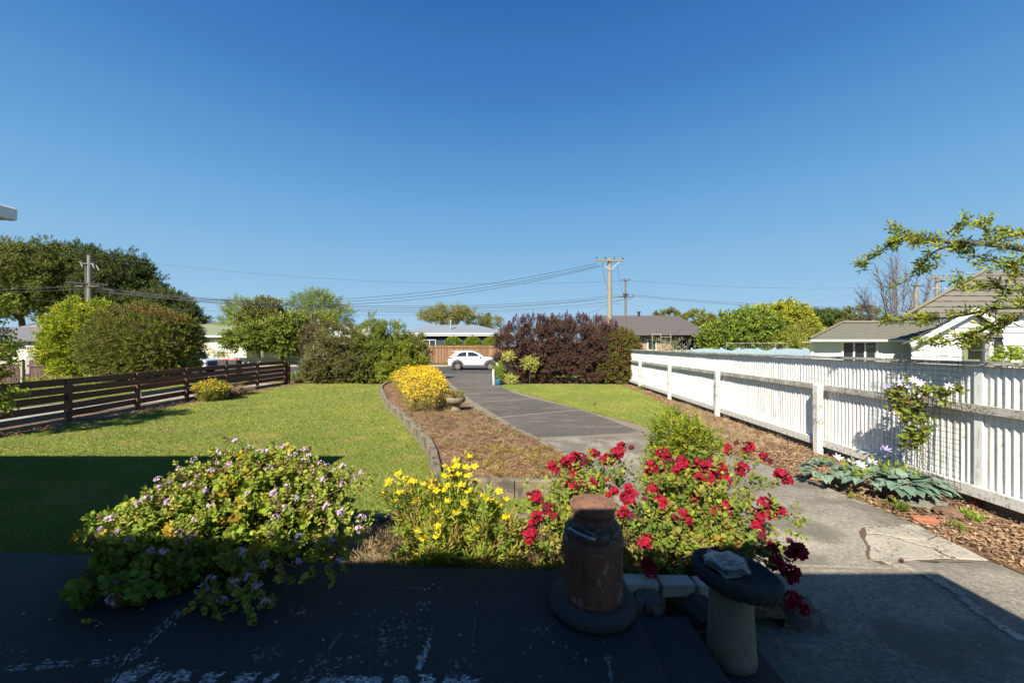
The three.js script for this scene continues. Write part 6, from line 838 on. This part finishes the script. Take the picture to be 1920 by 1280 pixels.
// white weatherboard house next door
{
  const tileTex = (g) => g; const TM = bumped([0.155, 0.15, 0.115], 0.85, 0.006), TM2 = bumped([0.15, 0.135, 0.11], 0.85, 0.006), WB = weatherTex([0.66, 0.68, 0.7]);
  // courses of tiles: stepped sheet between a lower edge and an upper edge
  const courses = (l0, l1, u0, u1, n, lift = 0.04) => { const a = [], idx = [], nn = new V3().crossVectors(l1.clone().sub(l0), u0.clone().sub(l0)).normalize(); for (let i = 0; i < n; i++) { const f = i / n, g = (i + 1) / n, p0 = l0.clone().lerp(u0, f).addScaledVector(nn, lift), p1 = l1.clone().lerp(u1, f).addScaledVector(nn, lift), q0 = l0.clone().lerp(u0, g), q1 = l1.clone().lerp(u1, g), b0 = l0.clone().lerp(u0, f), b1 = l1.clone().lerp(u1, f), m = 24, k = a.length / 3; for (let j = 0; j <= m; j++) { const w = j / m, wave = 0.012 * Math.cos(j * 3.1416), P = p0.clone().lerp(p1, w).addScaledVector(nn, wave), Q = q0.clone().lerp(q1, w), Bq = b0.clone().lerp(b1, w); a.push(Bq.x, Bq.y, Bq.z, P.x, P.y, P.z, Q.x, Q.y, Q.z); if (j < m) { const s = k + j * 3; idx.push(s, s + 3, s + 1, s + 1, s + 3, s + 4, s + 1, s + 4, s + 2, s + 2, s + 4, s + 5); } } } return toCreasedNormals(tri(a, idx), 0.3); };
  const t = thing('white_house', 'white weatherboard house with olive tiled roofs behind the corrugated fence', 'house');
  const d = 17, ey = Hh(638, d), x0 = W(1505, d), x1 = W(1745, d), dr = 20.2, ry = Hh(606, dr);
  part('garage_roof', courses(v(x0, ey, -d + 0.4), v(x1 + 1.5, ey, -d + 0.4), v(W(1580, dr), ry, -dr), v(x1 + 3, ry, -dr), 7), TM, t);
  part('garage_hip', courses(v(W(1540, dr + 3.2), ey, -dr - 3.2), v(x0, ey, -d + 0.4), v(W(1580, dr), ry, -dr - 0.05), v(W(1580, dr), ry, -dr), 7), TM, t);
  part('ridge_cap', taper([v(x0, ey + 0.06, -d + 0.4), v(W(1580, dr), ry + 0.06, -dr)], 0.06, 0.06, 2, 8), std([0.17, 0.15, 0.1], 0.9), t); part('ridge_cap', taper([v(W(1580, dr), ry + 0.05, -dr), v(x1 + 3, ry + 0.05, -dr)], 0.09, 0.09, 2, 8), TM, t);
  const wx0 = W(1522, d), wx1 = x1 + 0.3; part('wall', lapWall(wx1 - wx0, ey - 0.02, 0.17), WB, t, [(wx0 + wx1) / 2, 0, -d]); part('wall', beam(v(wx0 + 0.06, ey / 2 - 0.02, -d - 0.05), v(W(1527, d + 4), ey / 2 - 0.02, -d - 4), 0.08, ey - 0.02), WB, t);
  part('gutter', box(x1 - x0 + 0.2, 0.1, 0.12, 0.02), std([0.5, 0.53, 0.5], 0.5), t, [(x0 + x1) / 2 + 0.1, ey - 0.02, -d + 0.47]); part('soffit', box(x1 - x0, 0.03, 0.5), M_FRAME, t, [(x0 + x1) / 2, ey - 0.07, -d + 0.22]);
  window3(t, W(1610, d), Hh(660, d), -d + 0.03, 1.42, 0.8, 3, M_GLASS); part('corner_trim', box(0.1, ey, 0.08), M_FRAME, t, [wx0 - 0.01, ey / 2 - 0.03, -d + 0.03]);
  // gabled wing towards the fence
  const e = 13.2, gx0 = W(1700, e), gx1 = W(1905, e), gy = Hh(645, e), ay = Hh(583, e), gm = (gx0 + gx1) / 2 + 0.25, GW = weatherTex([0.72, 0.72, 0.7]);
  part('gable_wall', lapWall(gx1 - gx0 - 0.3, gy, 0.2, 0.04), GW, t, [(gx0 + gx1) / 2, 0, -e]);
  { const n = 6, a = [], idx = []; for (let i = 0; i < n; i++) { const y0 = lerp(gy, ay, i / n), y1 = lerp(gy, ay, (i + 1) / n), f0 = i / n, f1 = (i + 1) / n, k = a.length / 3; a.push(lerp(gx0 + 0.15, gm, f0), y0, 0.04, lerp(gx1 - 0.15, gm, f0), y0, 0.04, lerp(gx1 - 0.15, gm, f1), y1, 0, lerp(gx0 + 0.15, gm, f1), y1, 0, lerp(gx0 + 0.15, gm, f1), y1, 0.04, lerp(gx1 - 0.15, gm, f1), y1, 0.04); idx.push(k, k + 1, k + 2, k, k + 2, k + 3, k + 3, k + 2, k + 5, k + 3, k + 5, k + 4); } part('gable_boards', toCreasedNormals(tri(a, idx), 0.2), GW, t, [0, 0, -e]); }
  part('barge_board', beam(v(gx0 - 0.1, gy - 0.04, -e + 0.25), v(gm, ay + 0.02, -e + 0.25), 0.04, 0.16), M_FRAME, t); part('barge_board', beam(v(gx1 + 0.1, gy - 0.04, -e + 0.25), v(gm, ay + 0.02, -e + 0.25), 0.04, 0.16), M_FRAME, t);
  part('wing_roof', courses(v((gx0 - 0.2) * 1.34, gy, -e - 4.5), v(gx0 - 0.25, gy, -e + 0.3), v(gm * 1.3, ay + 0.1, -e - 4.5), v(gm, ay + 0.1, -e + 0.3), 6), TM, t); part('wing_roof', courses(v(gx1 + 0.25, gy, -e + 0.3), v((gx1 + 0.25) * 1.2, gy, -e - 4.5), v(gm, ay + 0.1, -e + 0.3), v(gm * 1.3, ay + 0.1, -e - 4.5), 6), TM, t);
  const sh = new THREE.Group(); sh.name = 'shutter_door'; sh.position.set(W(1818, e), 1.55, -e + 0.05); t.add(sh); for (let i = 0; i < 7; i++) part('board', box(0.088, 1.0, 0.02, 0.003), std([0.19, 0.2, 0.13], 0.7), sh, [-0.28 + i * 0.093, 0, 0]);
  part('door_trim', box(0.09, 1.1, 0.05), M_FRAME, t, [W(1796, e), 1.5, -e + 0.05]); part('door_trim', box(0.09, 1.1, 0.05), M_FRAME, t, [W(1842, e), 1.5, -e + 0.05]);
  part('hood_roof', courses(v(W(1795, e), Hh(640, e), -e + 0.7), v(W(1900, e), Hh(640, e), -e + 0.7), v(W(1815, e), Hh(622, e), -e + 0.02), v(W(1885, e), Hh(622, e), -e + 0.02), 2), TM2, t);
  // main roof rising behind
  const m = 15.5, mx0 = W(1690, m), my = Hh(598, m), mr = 17.5, my1 = Hh(508, mr); part('main_roof', courses(v(mx0, my, -m), v(mx0 + 9, my, -m), v(W(1850, mr), my1, -mr), v(W(1850, mr) + 6, my1, -mr), 9), TM2, t); part('main_ridge', taper([v(mx0, my + 0.06, -m), v(W(1850, mr), my1 + 0.06, -mr)], 0.06, 0.06, 2, 8), std([0.18, 0.155, 0.105], 0.9), t); part('main_wall', box(6, my, 0.1), weatherTex([0.66, 0.66, 0.65]), t, [W(1800, m) + 3, my / 2, -m - 0.5]);
  part('side_wall', lapWall(4.2, 2.72, 0.2, 0.04), weatherTex([0.66, 0.68, 0.7]), t, [W(1880, 12.2) + 2.1, 0, -12.2]);
  const lp = thing('line_post', 'white square post behind the corrugated fence with a thin wire', 'post', v(W(1856, 8.5), 0, -8.5)); part('post', box(0.09, 2.02, 0.09, 0.006), M_OLDWHITE, lp, [0, 1.0, 0]); part('wire', taper([v(-0.4, 1.83, 0), v(1.4, 1.84, 0)], 0.004, 0.004, 4, 4), M_SEAM, lp);
  woody({ name: 'garden_shrub', label: 'bright green shrub top showing over the white fence beside the line post', category: 'shrub', base: v(W(1905, 7.5), 0, -7.5), lobes: [[W(1905, 7.5), 1.72, -7.5, 0.3, 0.16, 0.3]], count: 160, leaf: sprig({ n: 8, kind: 'oval', L: 0.06, W: 0.035, stem: 0.07, seed: 72 }), cols: [[0.16, 0.21, 0.04], [0.2, 0.25, 0.05]], seed: 73, trunkR: 0.02, limbs: 3, s: [0.7, 1.2], crown: 'foliage' });
}
// blue scalloped fence, netting frame, climber on a trellis
{
  const d = 24, t = thing('scalloped_fence', 'pale blue timber fence with scalloped tops beyond the white fence', 'fence', v(0, 0, -d)), M = std([0.26, 0.36, 0.43], 0.8); const xs = [1298, 1352, 1388, 1420, 1455, 1508, 1545];
  for (let i = 0; i < 6; i++) { const a = W(xs[i], d), b = W(xs[i + 1], d), n = 9, pts = [[a, 0.1]]; pts.push([b - 0.02, 0.1]); for (let k = 0; k <= n; k++) { const f = k / n; pts.push([lerp(b - 0.02, a, f), Hh(651, d) - 0.19 * Math.sin(f * Math.PI) * (i % 2 ? 1 : -0.35) - (i % 2 ? 0 : 0.14)]); } part('panel', extr(pts, 0.03, 0.004), M, t); part('post', box(0.1, Hh(652, d), 0.1), M, t, [a, Hh(652, d) / 2, -0.06]); }
  const n = thing('netting_frame', 'thin white frame with netting over the blue fence', 'frame', v(0, 0, -d - 0.6)), Mw = std([0.3, 0.28, 0.24], 0.7); for (const px of [1362, 1455, 1477]) part('post', cyl(0.018, 0.018, Hh(643, d), 6), Mw, n, [W(px, d + 0.6), Hh(643, d) / 2, 0]); part('rail', box(W(1477, d + 0.6) - W(1362, d + 0.6), 0.03, 0.03), Mw, n, [W(1419.5, d + 0.6), Hh(643, d), 0]);
  const net = []; for (let i = 0; i < 26; i++) { const x = lerp(W(1362, d + 0.6), W(1477, d + 0.6), i / 25), h = Hh(643, d); net.push(taper([v(x, h - 0.35, 0), v(x + 0.12, h, 0)], 0.006, 0.006, 1, 3), taper([v(x + 0.12, h - 0.35, 0), v(x, h, 0)], 0.006, 0.006, 1, 3)); } part('netting', mergeGeometries(net), std([0.2, 0.2, 0.19], 0.8), n).userData.kind = 'stuff';
  const r = rng(81), D = 26, c = thing('rose_climber', 'pale flowering climber on a thin white trellis before the brown roofed house', 'climber', v(W(1255, D), 0, -D)), p = []; for (let i = 0; i < 330; i++) p.push({ p: v((r() + r() - 1) * 1.9, lerp(1.3, 2.35, r() ** 1.6), (r() - 0.5) * 0.5), n: v(r() - 0.5, 1, r() - 0.5).normalize() });
  foliage(c, 'foliage', medium, p, r, { cols: [[0.16, 0.18, 0.1], [0.2, 0.22, 0.13], [0.13, 0.15, 0.06], [0.45, 0.42, 0.36]], s: [0.5, 0.9] }); for (const x of [-1.1, -0.55, 0.1]) part('trellis_post', box(0.022, 2.75, 0.022), std([0.4, 0.4, 0.38], 0.7), c, [x, 1.37, 0]); part('trellis_bar', box(0.6, 0.02, 0.02), std([0.4, 0.4, 0.38], 0.7), c, [-0.83, 2.7, 0.036]); part('trellis_bar', box(0.68, 0.02, 0.02), std([0.4, 0.4, 0.38], 0.7), c, [-0.2, 2.5, 0.036]);
}

// ------------------------------------------------------------------ poles and wires
const M_POLE = bumped([0.26, 0.23, 0.18], 0.95, 0.01), M_CPOLE = bumped([0.2, 0.19, 0.17], 0.9, 0.006), M_DARK = std([0.09, 0.075, 0.065], 0.8), M_WIRE = std([0.05, 0.055, 0.06], 0.6), M_INS = std([0.06, 0.04, 0.035], 0.35);
const insulator = lathe([[0, 0], [0.02, 0], [0.02, 0.05], [0.045, 0.06], [0.04, 0.1], [0.05, 0.11], [0.04, 0.17], [0, 0.18]], 8);
function arm(t, y, w, s, mat, nIns, tilt = 0, turn = 0, dark = M_INS) { const g = new THREE.Group(); g.name = 'crossarm'; g.position.set(0, y, 0.14); g.rotation.set(0, turn, tilt); t.add(g); part('beam', box(w, s, s * 0.8, 0.008), mat, g); for (let i = 0; i < nIns; i++) part('insulator', insulator, dark, g, [lerp(-w / 2 + 0.08, w / 2 - 0.08, i / Math.max(1, nIns - 1)), s / 2, 0]); return g; }
{
  const d = 28, t = thing('utility_pole', 'weathered timber power pole with a plain crossarm behind the purple hedge', 'power pole', v(W(1143, d), 0, -d)), h = Hh(484, d);
  part('pole', taper([v(0, -0.2, 0), v(0.02, h / 2, 0), v(0, h, 0)], 0.19, 0.14, 10, 12, 0.02), M_POLE, t); arm(t, Hh(489, d), 2.3, 0.13, M_POLE, 4, 0.06, 0.35); for (const s of [-1, 1]) part('brace', beam(v(s * 0.62, Hh(492, d), 0.16), v(0, Hh(508, d), 0.16), 0.03, 0.03), std([0.6, 0.6, 0.58], 0.5), t);
}
{
  const d = 46, t = thing('utility_pole', 'slim dark pole with two sets of crossarms beside the timber pole', 'power pole', v(W(1173, d), 0, -d)), h = Hh(525, d);
  part('pole', taper([v(0, -0.2, 0), v(0, h / 2, 0), v(0, h, 0)], 0.16, 0.1, 8, 10), std([0.16, 0.13, 0.11], 0.9), t); arm(t, Hh(526, d), 1.0, 0.1, M_DARK, 4); arm(t, Hh(553, d), 1.2, 0.12, M_DARK, 5, 0, 0.8); arm(t, Hh(557, d), 1.8, 0.1, M_DARK, 4);
}
{
  const d = 31, t = thing('utility_pole', 'grey power pole with transformer fittings before the dark trees', 'power pole', v(W(167, d), 0, -d)), h = Hh(479, d);
  part('pole', taper([v(0, -0.2, 0), v(0, h / 2, 0), v(0, h, 0)], 0.2, 0.14, 8, 12), M_CPOLE, t); arm(t, Hh(495, d), 0.8, 0.08, M_CPOLE, 2, 0, 0.5); arm(t, Hh(537, d), 1.9, 0.12, M_DARK, 5); arm(t, Hh(532, d), 2.3, 0.1, M_DARK, 4, 0, 0.7);
  for (const [x, y] of [[-0.42, 496], [0.5, 499], [0.85, 503]]) part('cut_out_fuse', cyl(0.04, 0.04, 0.45, 8), std([0.28, 0.28, 0.28], 0.4), t, [x, Hh(y, d), 0.2], [0, 0, 0.5]); part('conduit', cyl(0.03, 0.03, 4, 6), M_CPOLE, t, [-0.17, Hh(545, d), 0.14]);
}
{
  const d = 42, t = thing('utility_pole', 'twin armed timber pole behind the bare tree', 'power pole', v(W(1757, d), 0, -d)), h = Hh(516, d); part('pole', taper([v(0, 0, 0), v(0, h / 2, 0), v(0, h, 0)], 0.2, 0.15, 6, 10), M_POLE, t); arm(t, Hh(520, d), 2.5, 0.14, M_POLE, 5); arm(t, Hh(527, d), 2.2, 0.12, M_POLE, 3, 0, 0.5); arm(t, Hh(541, d), 2.2, 0.1, std([0.35, 0.34, 0.32], 0.8), 4);
}
{ const d = 40, t = thing('utility_pole', 'plain timber pole standing in the bare tree', 'power pole', v(W(1718, d), 0, -d)), h = Hh(532, d); part('pole', taper([v(0, 0, 0), v(0, h / 2, 0), v(0, h, 0)], 0.21, 0.17, 6, 10), M_POLE, t); arm(t, Hh(536, d), 2.4, 0.1, M_DARK, 3, 0.04, 0.4); }
{ const d = 58, t = thing('utility_pole', 'far pole with a crossarm behind the yellow-green tree', 'power pole', v(W(1424, d), 0, -d)), h = Hh(576, d); part('pole', taper([v(0, 0, 0), v(0, h / 2, 0), v(0, h, 0)], 0.2, 0.16, 6, 8), M_POLE, t); arm(t, Hh(576, d), 2.2, 0.14, M_CPOLE, 4); }
{ const d = 42, t = thing('street_lamp', 'thin lamp arm reaching from behind the tiled gable', 'lamp', v(W(1850, d), 0, -d)); part('pole', cyl(0.06, 0.08, Hh(520, d), 8), M_CPOLE, t, [0, Hh(520, d) / 2, 0]); part('lamp_arm', taper([v(0, Hh(520, d), 0), v(-1.6, Hh(513, d), 0)], 0.03, 0.025, 4, 6), M_CPOLE, t); part('lamp_head', box(0.55, 0.12, 0.2, 0.04), std([0.3, 0.3, 0.3], 0.5), t, [-1.8, Hh(512.5, d), 0]); }
{ const d = 44, t = thing('utility_pole', 'short dark pole top with a grey box among the trees behind the hedge', 'power pole', v(W(584, d), 0, -d)), h = Hh(592, d); part('pole', cyl(0.1, 0.12, h, 8), M_DARK, t, [0, h / 2, 0]); part('lamp', box(0.3, 0.4, 0.3, 0.05), M_DARK, t, [0, h, 0]); part('switch_box', box(0.4, 0.35, 0.2, 0.02), std([0.1, 0.1, 0.1], 0.5), t, [0.75, Hh(601, d), 0]); part('bracket', box(0.75, 0.05, 0.05), M_DARK, t, [0.37, Hh(601, d), 0]); }
const aerial = (label, px, py, d) => { const t = thing('tv_aerial', label, 'aerial', A(px, py, d)), M = std([0.25, 0.25, 0.25], 0.5); part('mast', cyl(0.02, 0.02, 1.3, 6), M, t, [0, 0.6, 0]); part('boom', box(0.9, 0.025, 0.025), M, t, [0, 1.2, 0], [0, 0, -0.06]); for (let i = 0; i < 6; i++) part('element', box(0.02, 0.16 + 0.03 * (i % 2), 0.02), M, t, [-0.4 + i * 0.16, 1.2, 0.015]); };
aerial('small aerial above the hedge at the airy tree', 690, 616, 47); aerial('small aerial on the grey roof beside the flue', 53, 620, 36);
function wire(label, a, b, sag, r = 0.011, group) { const n = 24, p = []; for (let i = 0; i <= n; i++) { const f = i / n; p.push(a.clone().lerp(b, f).add(v(0, -sag * 4 * f * (1 - f), 0))); } solo('power_line', taper(p, r, r, 48, 4), M_WIRE, label, 'wire', undefined, undefined, group); }
const span = (label, p, q, mid, r, group) => { // ends as [px, py, depth]; mid: row at the middle column
  const a = A(...p), b = A(...q), m = a.clone().add(b).multiplyScalar(0.5), dm = -m.z, want = EYE - (mid - HY) * dm / F; wire(label, a, b, m.y - want, r, group); };
const G1 = 'wires between the timber pole and the grey pole', G2 = 'wires between the slim dark pole and the left of the street', G3 = 'wires running on past the slim dark pole', G4 = 'wires left of the grey pole';
span('highest wire from the tip of the slim dark pole across to the dark trees', [1166, 526, 46], [225, 486, 40], 528, 0.012);
[[1118, 494, 27.6], [1124, 497, 28.4], [1160, 490, 27.4]].forEach((p, i) => span('wire sagging from the timber pole crossarm to the grey pole', p, [[150, 536, 31.2], [158, 534, 31], [178, 536, 30.8]][i], [562, 566, 571][i], 0.014, G1));
[553, 556, 554, 560].forEach((y, i) => span('wire from the slim dark pole crossarm along the street to the grey pole', [1158 + i * 9, y, 46 + i * 0.2], [150 + i * 9, 537 + i * 3, 31], [574, 577, 581, 585][i], 0.017, G2));
span('low thin wire from the slim dark pole past the dark trees', [1165, 569, 46], [60, 562, 30], 590, 0.01);
span('service wire dropping from the slim dark pole towards the purple hedge', [1163, 561, 46], [1072, 596, 36], 580, 0.012);
[[1180, 552, 592], [1186, 555, 594]].forEach(([x, y, m], i) => span('wire from the slim dark pole running on over the yellow-green tree', [x, y, 46], [2100, 560 + i * 8, 56], [578, 583][i], 0.016, G3));
span('faint high wire from the slim dark pole towards the bare tree', [1180, 525, 46], [1740, 535, 46], 540, 0.009);
[[538, 531], [536, 545], [540, 552]].forEach(([y, y2], i) => span('wire from the grey pole leaving past the tall dark trees', [150 + i * 10, y, 31], [-140, y2 - 2, 27], (y + y2) / 2 + 2, 0.011, G4));
span('wire over the tiled gable towards the twin armed pole', [1745, 520, 42], [2050, 490, 36], 508, 0.008); span('thin wire between the bare tree and the far trees', [1740, 519, 42], [1300, 610, 60], 575, 0.007);
for (const [label, p, q] of [['slack stay wire hanging from the left of the timber crossarm', [1129, 495, 27.8], [1141, 540, 27.8]], ['slack lead hanging from the right of the timber crossarm', [1157, 494, 27.8], [1170, 560, 44]]]) wire(label, A(...p), A(...q), 0.3, 0.008);
// ------------------------------------------------------------------ vehicles and small street things
const M_PAINT = new THREE.MeshPhysicalMaterial({ color: rgb(0.78, 0.79, 0.8), roughness: 0.35, clearcoat: 1, clearcoatRoughness: 0.05 }), M_CLAD = std([0.07, 0.072, 0.078], 0.75), M_TYRE = std([0.02, 0.02, 0.02], 0.9), M_RIM = std([0.42, 0.38, 0.35], 0.35, { metalness: 0.7 }), M_RED = std([0.3, 0.02, 0.02], 0.3), M_LAMP = std([0.5, 0.52, 0.55], 0.15);
const arc = (cx, cy, r, a0, a1, n) => { const o = []; for (let i = 0; i <= n; i++) { const a = lerp(a0, a1, i / n); o.push([cx + Math.cos(a) * r, cy + Math.sin(a) * r]); } return o; };
function wheel(parent, x, y, z, r, side) {
  const g = new THREE.Group(); g.name = 'wheel'; g.position.set(x, y, z); g.rotation.y = side > 0 ? 0 : Math.PI; parent.add(g);
  const ty = lathe([[r * 0.68, -0.1], [r * 0.9, -0.105], [r * 0.99, -0.075], [r, 0], [r * 0.99, 0.075], [r * 0.9, 0.105], [r * 0.68, 0.1]], 32); ty.rotateX(Math.PI / 2); part('tyre', ty, M_TYRE, g);
  const rim = lathe([[r * 0.7, -0.09], [r * 0.7, 0.085], [r * 0.64, 0.09], [r * 0.6, 0.05], [0.07, 0.045], [0.06, 0.06], [0, 0.06]], 32); rim.rotateX(Math.PI / 2); part('rim', rim, std([0.07, 0.065, 0.06], 0.6), g);
  for (let k = 0; k < 5; k++) { const s = extr([[-0.025, 0.03], [0.025, 0.03], [0.045, r * 0.64], [-0.045, r * 0.64]], 0.03, 0.004); s.rotateZ(k * 1.2566); part('spoke', s, M_RIM, g, [0, 0, 0.07]); }
}
{
  const d = 32.6, t = thing('parked_car', 'white small sport utility car with grey wheel arches parked before the timber fence', 'car', v(W(842.5, d), -0.012, -d)), wv = 1.78, hw = wv / 2;
  const low = [[0.06, 0.34], [0.02, 0.5], [0.0, 0.72], [0.04, 0.95], [0.16, 1.06], [2.98, 1.05], [3.4, 1.0], [3.85, 0.92], [4.06, 0.8], [4.14, 0.6], [4.12, 0.36], [4.0, 0.28], ...arc(3.38, 0.33, 0.38, -0.13, Math.PI + 0.13, 12), ...arc(0.78, 0.33, 0.38, -0.13, Math.PI + 0.13, 12)];
  part('body', extr(low, wv, 0.07), M_PAINT, t);
  const cab = extr([[0.14, 1.0], [0.42, 1.3], [0.62, 1.46], [1.0, 1.54], [1.6, 1.56], [2.05, 1.51], [2.5, 1.3], [2.98, 1.02]], wv - 0.16, 0.12), p = cab.attributes.position; for (let i = 0; i < p.count; i++) { const k = smooth(p.getY(i), 1.0, 1.56); p.setZ(i, p.getZ(i) * (1 - 0.17 * k)); } cab.computeVertexNormals(); part('cabin', cab, M_PAINT, t);
  const side = (pts, s) => { const g = extr(pts, 0.012), q = g.attributes.position; for (let i = 0; i < q.count; i++) { const k = smooth(q.getY(i), 1.0, 1.56); q.setZ(i, s * ((wv - 0.16) / 2 * (1 - 0.17 * k) + 0.004) + q.getZ(i)); } g.computeVertexNormals(); return g; };
  for (const s of [1, -1]) {
    part('rear_window', side([[0.62, 1.08], [0.95, 1.38], [1.48, 1.45], [1.5, 1.09]], s), M_GLASS, t); part('front_window', side([[1.6, 1.09], [1.58, 1.45], [2.02, 1.42], [2.3, 1.3], [2.66, 1.1]], s), M_GLASS, t);
    for (const cx of [0.78, 3.38]) part('wheel_arch', extr([...arc(cx, 0.33, 0.52, -0.2, Math.PI + 0.2, 14), ...arc(cx, 0.33, 0.37, Math.PI + 0.15, -0.15, 14)], 0.05, 0.01), M_CLAD, t, [0, 0, s * (hw + 0.006)]);
    part('sill', box(1.64, 0.2, 0.08, 0.02), M_CLAD, t, [2.08, 0.33, s * (hw - 0.01)]);
    for (const hx of [1.12, 1.95]) part('door_handle', box(0.2, 0.035, 0.03, 0.01), M_PAINT, t, [hx, 0.96, s * (hw + 0.006)]);
    part('door_seam', box(0.012, 0.6, 0.006), M_CLAD, t, [1.56, 0.72, s * (hw + 0.001)]);
    part('tail_light', box(0.34, 0.1, 0.04, 0.012), M_RED, t, [0.2, 0.97, s * (hw - 0.012)]); part('headlight', box(0.3, 0.09, 0.05, 0.015), M_LAMP, t, [3.92, 0.8, s * (hw - 0.03)]);
    const mir = new THREE.SphereGeometry(0.11, 10, 8); mir.scale(0.9, 0.75, 0.9); part('mirror', mir, s > 0 ? M_PAINT : M_PAINT, t, [2.56, 1.1, s * (hw + 0.09)]);
    wheel(t, 0.78, 0.33, s * (hw - 0.06), 0.34, s); wheel(t, 3.38, 0.33, s * (hw - 0.06), 0.34, s);
  }
  part('rear_bumper', box(0.3, 0.26, wv - 0.1, 0.06), M_CLAD, t, [0.14, 0.42, 0]); part('front_bumper', box(0.26, 0.22, wv - 0.1, 0.06), M_CLAD, t, [4.04, 0.38, 0]); part('spoiler', box(0.4, 0.04, 1.15, 0.015), M_PAINT, t, [0.52, 1.5, 0]); part('windscreen', beam(v(2.2, 1.43, 0), v(2.92, 1.07, 0), 1.3, 0.012), M_GLASS, t); part('rear_screen', beam(v(0.2, 1.1, 0), v(0.52, 1.42, 0), 1.2, 0.012), M_GLASS, t);
}
{
  const d = 27.5, t = thing('parked_van', 'white utility truck with a steel rack, half hidden by the clipped shrub', 'truck', v(W(318, d), 0, -d), 0.1);
  const bodyP = [[0, 0.5], [0, 1.0], [0.6, 1.05], [1.2, 1.1], [2.5, 1.05], [2.82, 0.95], [2.86, 0.5], [2.75, 0.42], ...arc(2.15, 0.38, 0.4, 0.1, Math.PI - 0.1, 10)]; part('body', extr(bodyP, 1.7, 0.06), M_PAINT, t);
  part('cabin', extr([[0.2, 1.0], [0.35, 1.62], [0.6, 1.7], [1.3, 1.68], [1.85, 1.3], [2.1, 1.07]], 1.5, 0.1), M_PAINT, t); part('side_window', extr([[0.9, 1.14], [0.95, 1.56], [1.3, 1.55], [1.72, 1.14]], 0.02), M_GLASS, t, [0, 0, 0.755]); part('windscreen', beam(v(1.38, 1.66, 0), v(2.08, 1.12, 0), 1.3, 0.03), M_GLASS, t);
  part('grille', box(0.06, 0.3, 1.3, 0.02), M_CLAD, t, [2.86, 0.72, 0]); part('headlight', box(0.1, 0.16, 0.25, 0.03), M_LAMP, t, [2.82, 0.82, 0.68]); part('bumper', box(0.2, 0.2, 1.7, 0.05), M_CLAD, t, [2.86, 0.48, 0]); part('mirror', box(0.1, 0.2, 0.16, 0.03), M_CLAD, t, [1.75, 1.25, 0.95]); wheel(t, 2.15, 0.37, 0.72, 0.36, 1); wheel(t, 2.15, 0.37, -0.72, 0.36, -1); wheel(t, -0.3, 0.37, 0.72, 0.36, 1); part('tray', box(1.6, 0.35, 1.6, 0.02), M_CLAD, t, [-0.75, 0.85, 0]);
  const g = thing('steel_gate', 'low galvanised pipe gate before the white truck', 'gate', v(W(340, 24), 0, -24)), M = std([0.4, 0.42, 0.43], 0.45, { metalness: 0.6 }), Lg = W(378, 24) - W(340, 24); part('pipe', taper([v(0, 0.1, 0), v(0, 0.75, 0), v(0.05, 0.86, 0), v(Lg / 2, 0.88, 0), v(Lg - 0.05, 0.86, 0), v(Lg, 0.75, 0), v(Lg, 0.1, 0)], 0.025, 0.025, 30, 6), M, g); part('bar', taper([v(0, 0.5, 0), v(Lg, 0.5, 0)], 0.018, 0.018, 2, 6), M, g); for (let i = 1; i < 8; i++) part('upright', cyl(0.01, 0.01, 0.4, 5), M, g, [Lg * i / 8, 0.68, 0]);
}
// bins with red lids
for (const [i, label] of [[0, 'wheelie bin with red lid closest to the cream house front before the block wall'], [1, 'wheelie bin with red lid, second of the pair before the block wall']]) {
  const d = 26, t = thing('wheelie_bin', label, 'bin', v(W(421 + i * 19, d), 0, -d), 0, 'bins by the road'); const b = extr([[-0.24, 0], [0.24, 0], [0.29, 0.92], [-0.29, 0.92]], 0.55, 0.02); part('bin_body', b, std([0.05, 0.055, 0.05], 0.6), t, [0, 0.06, 0]); const l = new THREE.SphereGeometry(0.34, 14, 6, 0, 6.283, 0, 1.2); l.scale(1, 0.28, 0.95); part('lid', l, std([0.38, 0.03, 0.035], 0.45), t, [0, 0.955, 0]); for (const s of [-1, 1]) { const w = cyl(0.1, 0.1, 0.06, 14); w.rotateZ(1.5708); part('bin_wheel', w, M_TYRE, t, [s * 0.24, 0.1, -0.26]); }
}
{ const p = G(925, 722), t = thing('boundary_post', 'slender white painted post where the lawn meets the driveway', 'post', p); part('shaft', box(0.085, 0.78, 0.085, 0.008), M_OLDWHITE, t, [0, 0.36, 0], [0, 0.3, 0.02]); part('cap', box(0.11, 0.03, 0.11, 0.006), M_OLDWHITE, t, [0.008, 0.765, 0]); }
{ const p = G(932, 723).add(v(0.05, 0, -0.1)); solo('blue_pot', lathe([[0, 0], [0.11, 0], [0.12, 0.02], [0.15, 0.26], [0.165, 0.27], [0.165, 0.3], [0.14, 0.3], [0.13, 0.05], [0, 0.05]], 20), std([0.03, 0.14, 0.26], 0.4), 'small blue plant pot beside the white boundary post', 'pot', p); }
renderer.render(scene, camera);
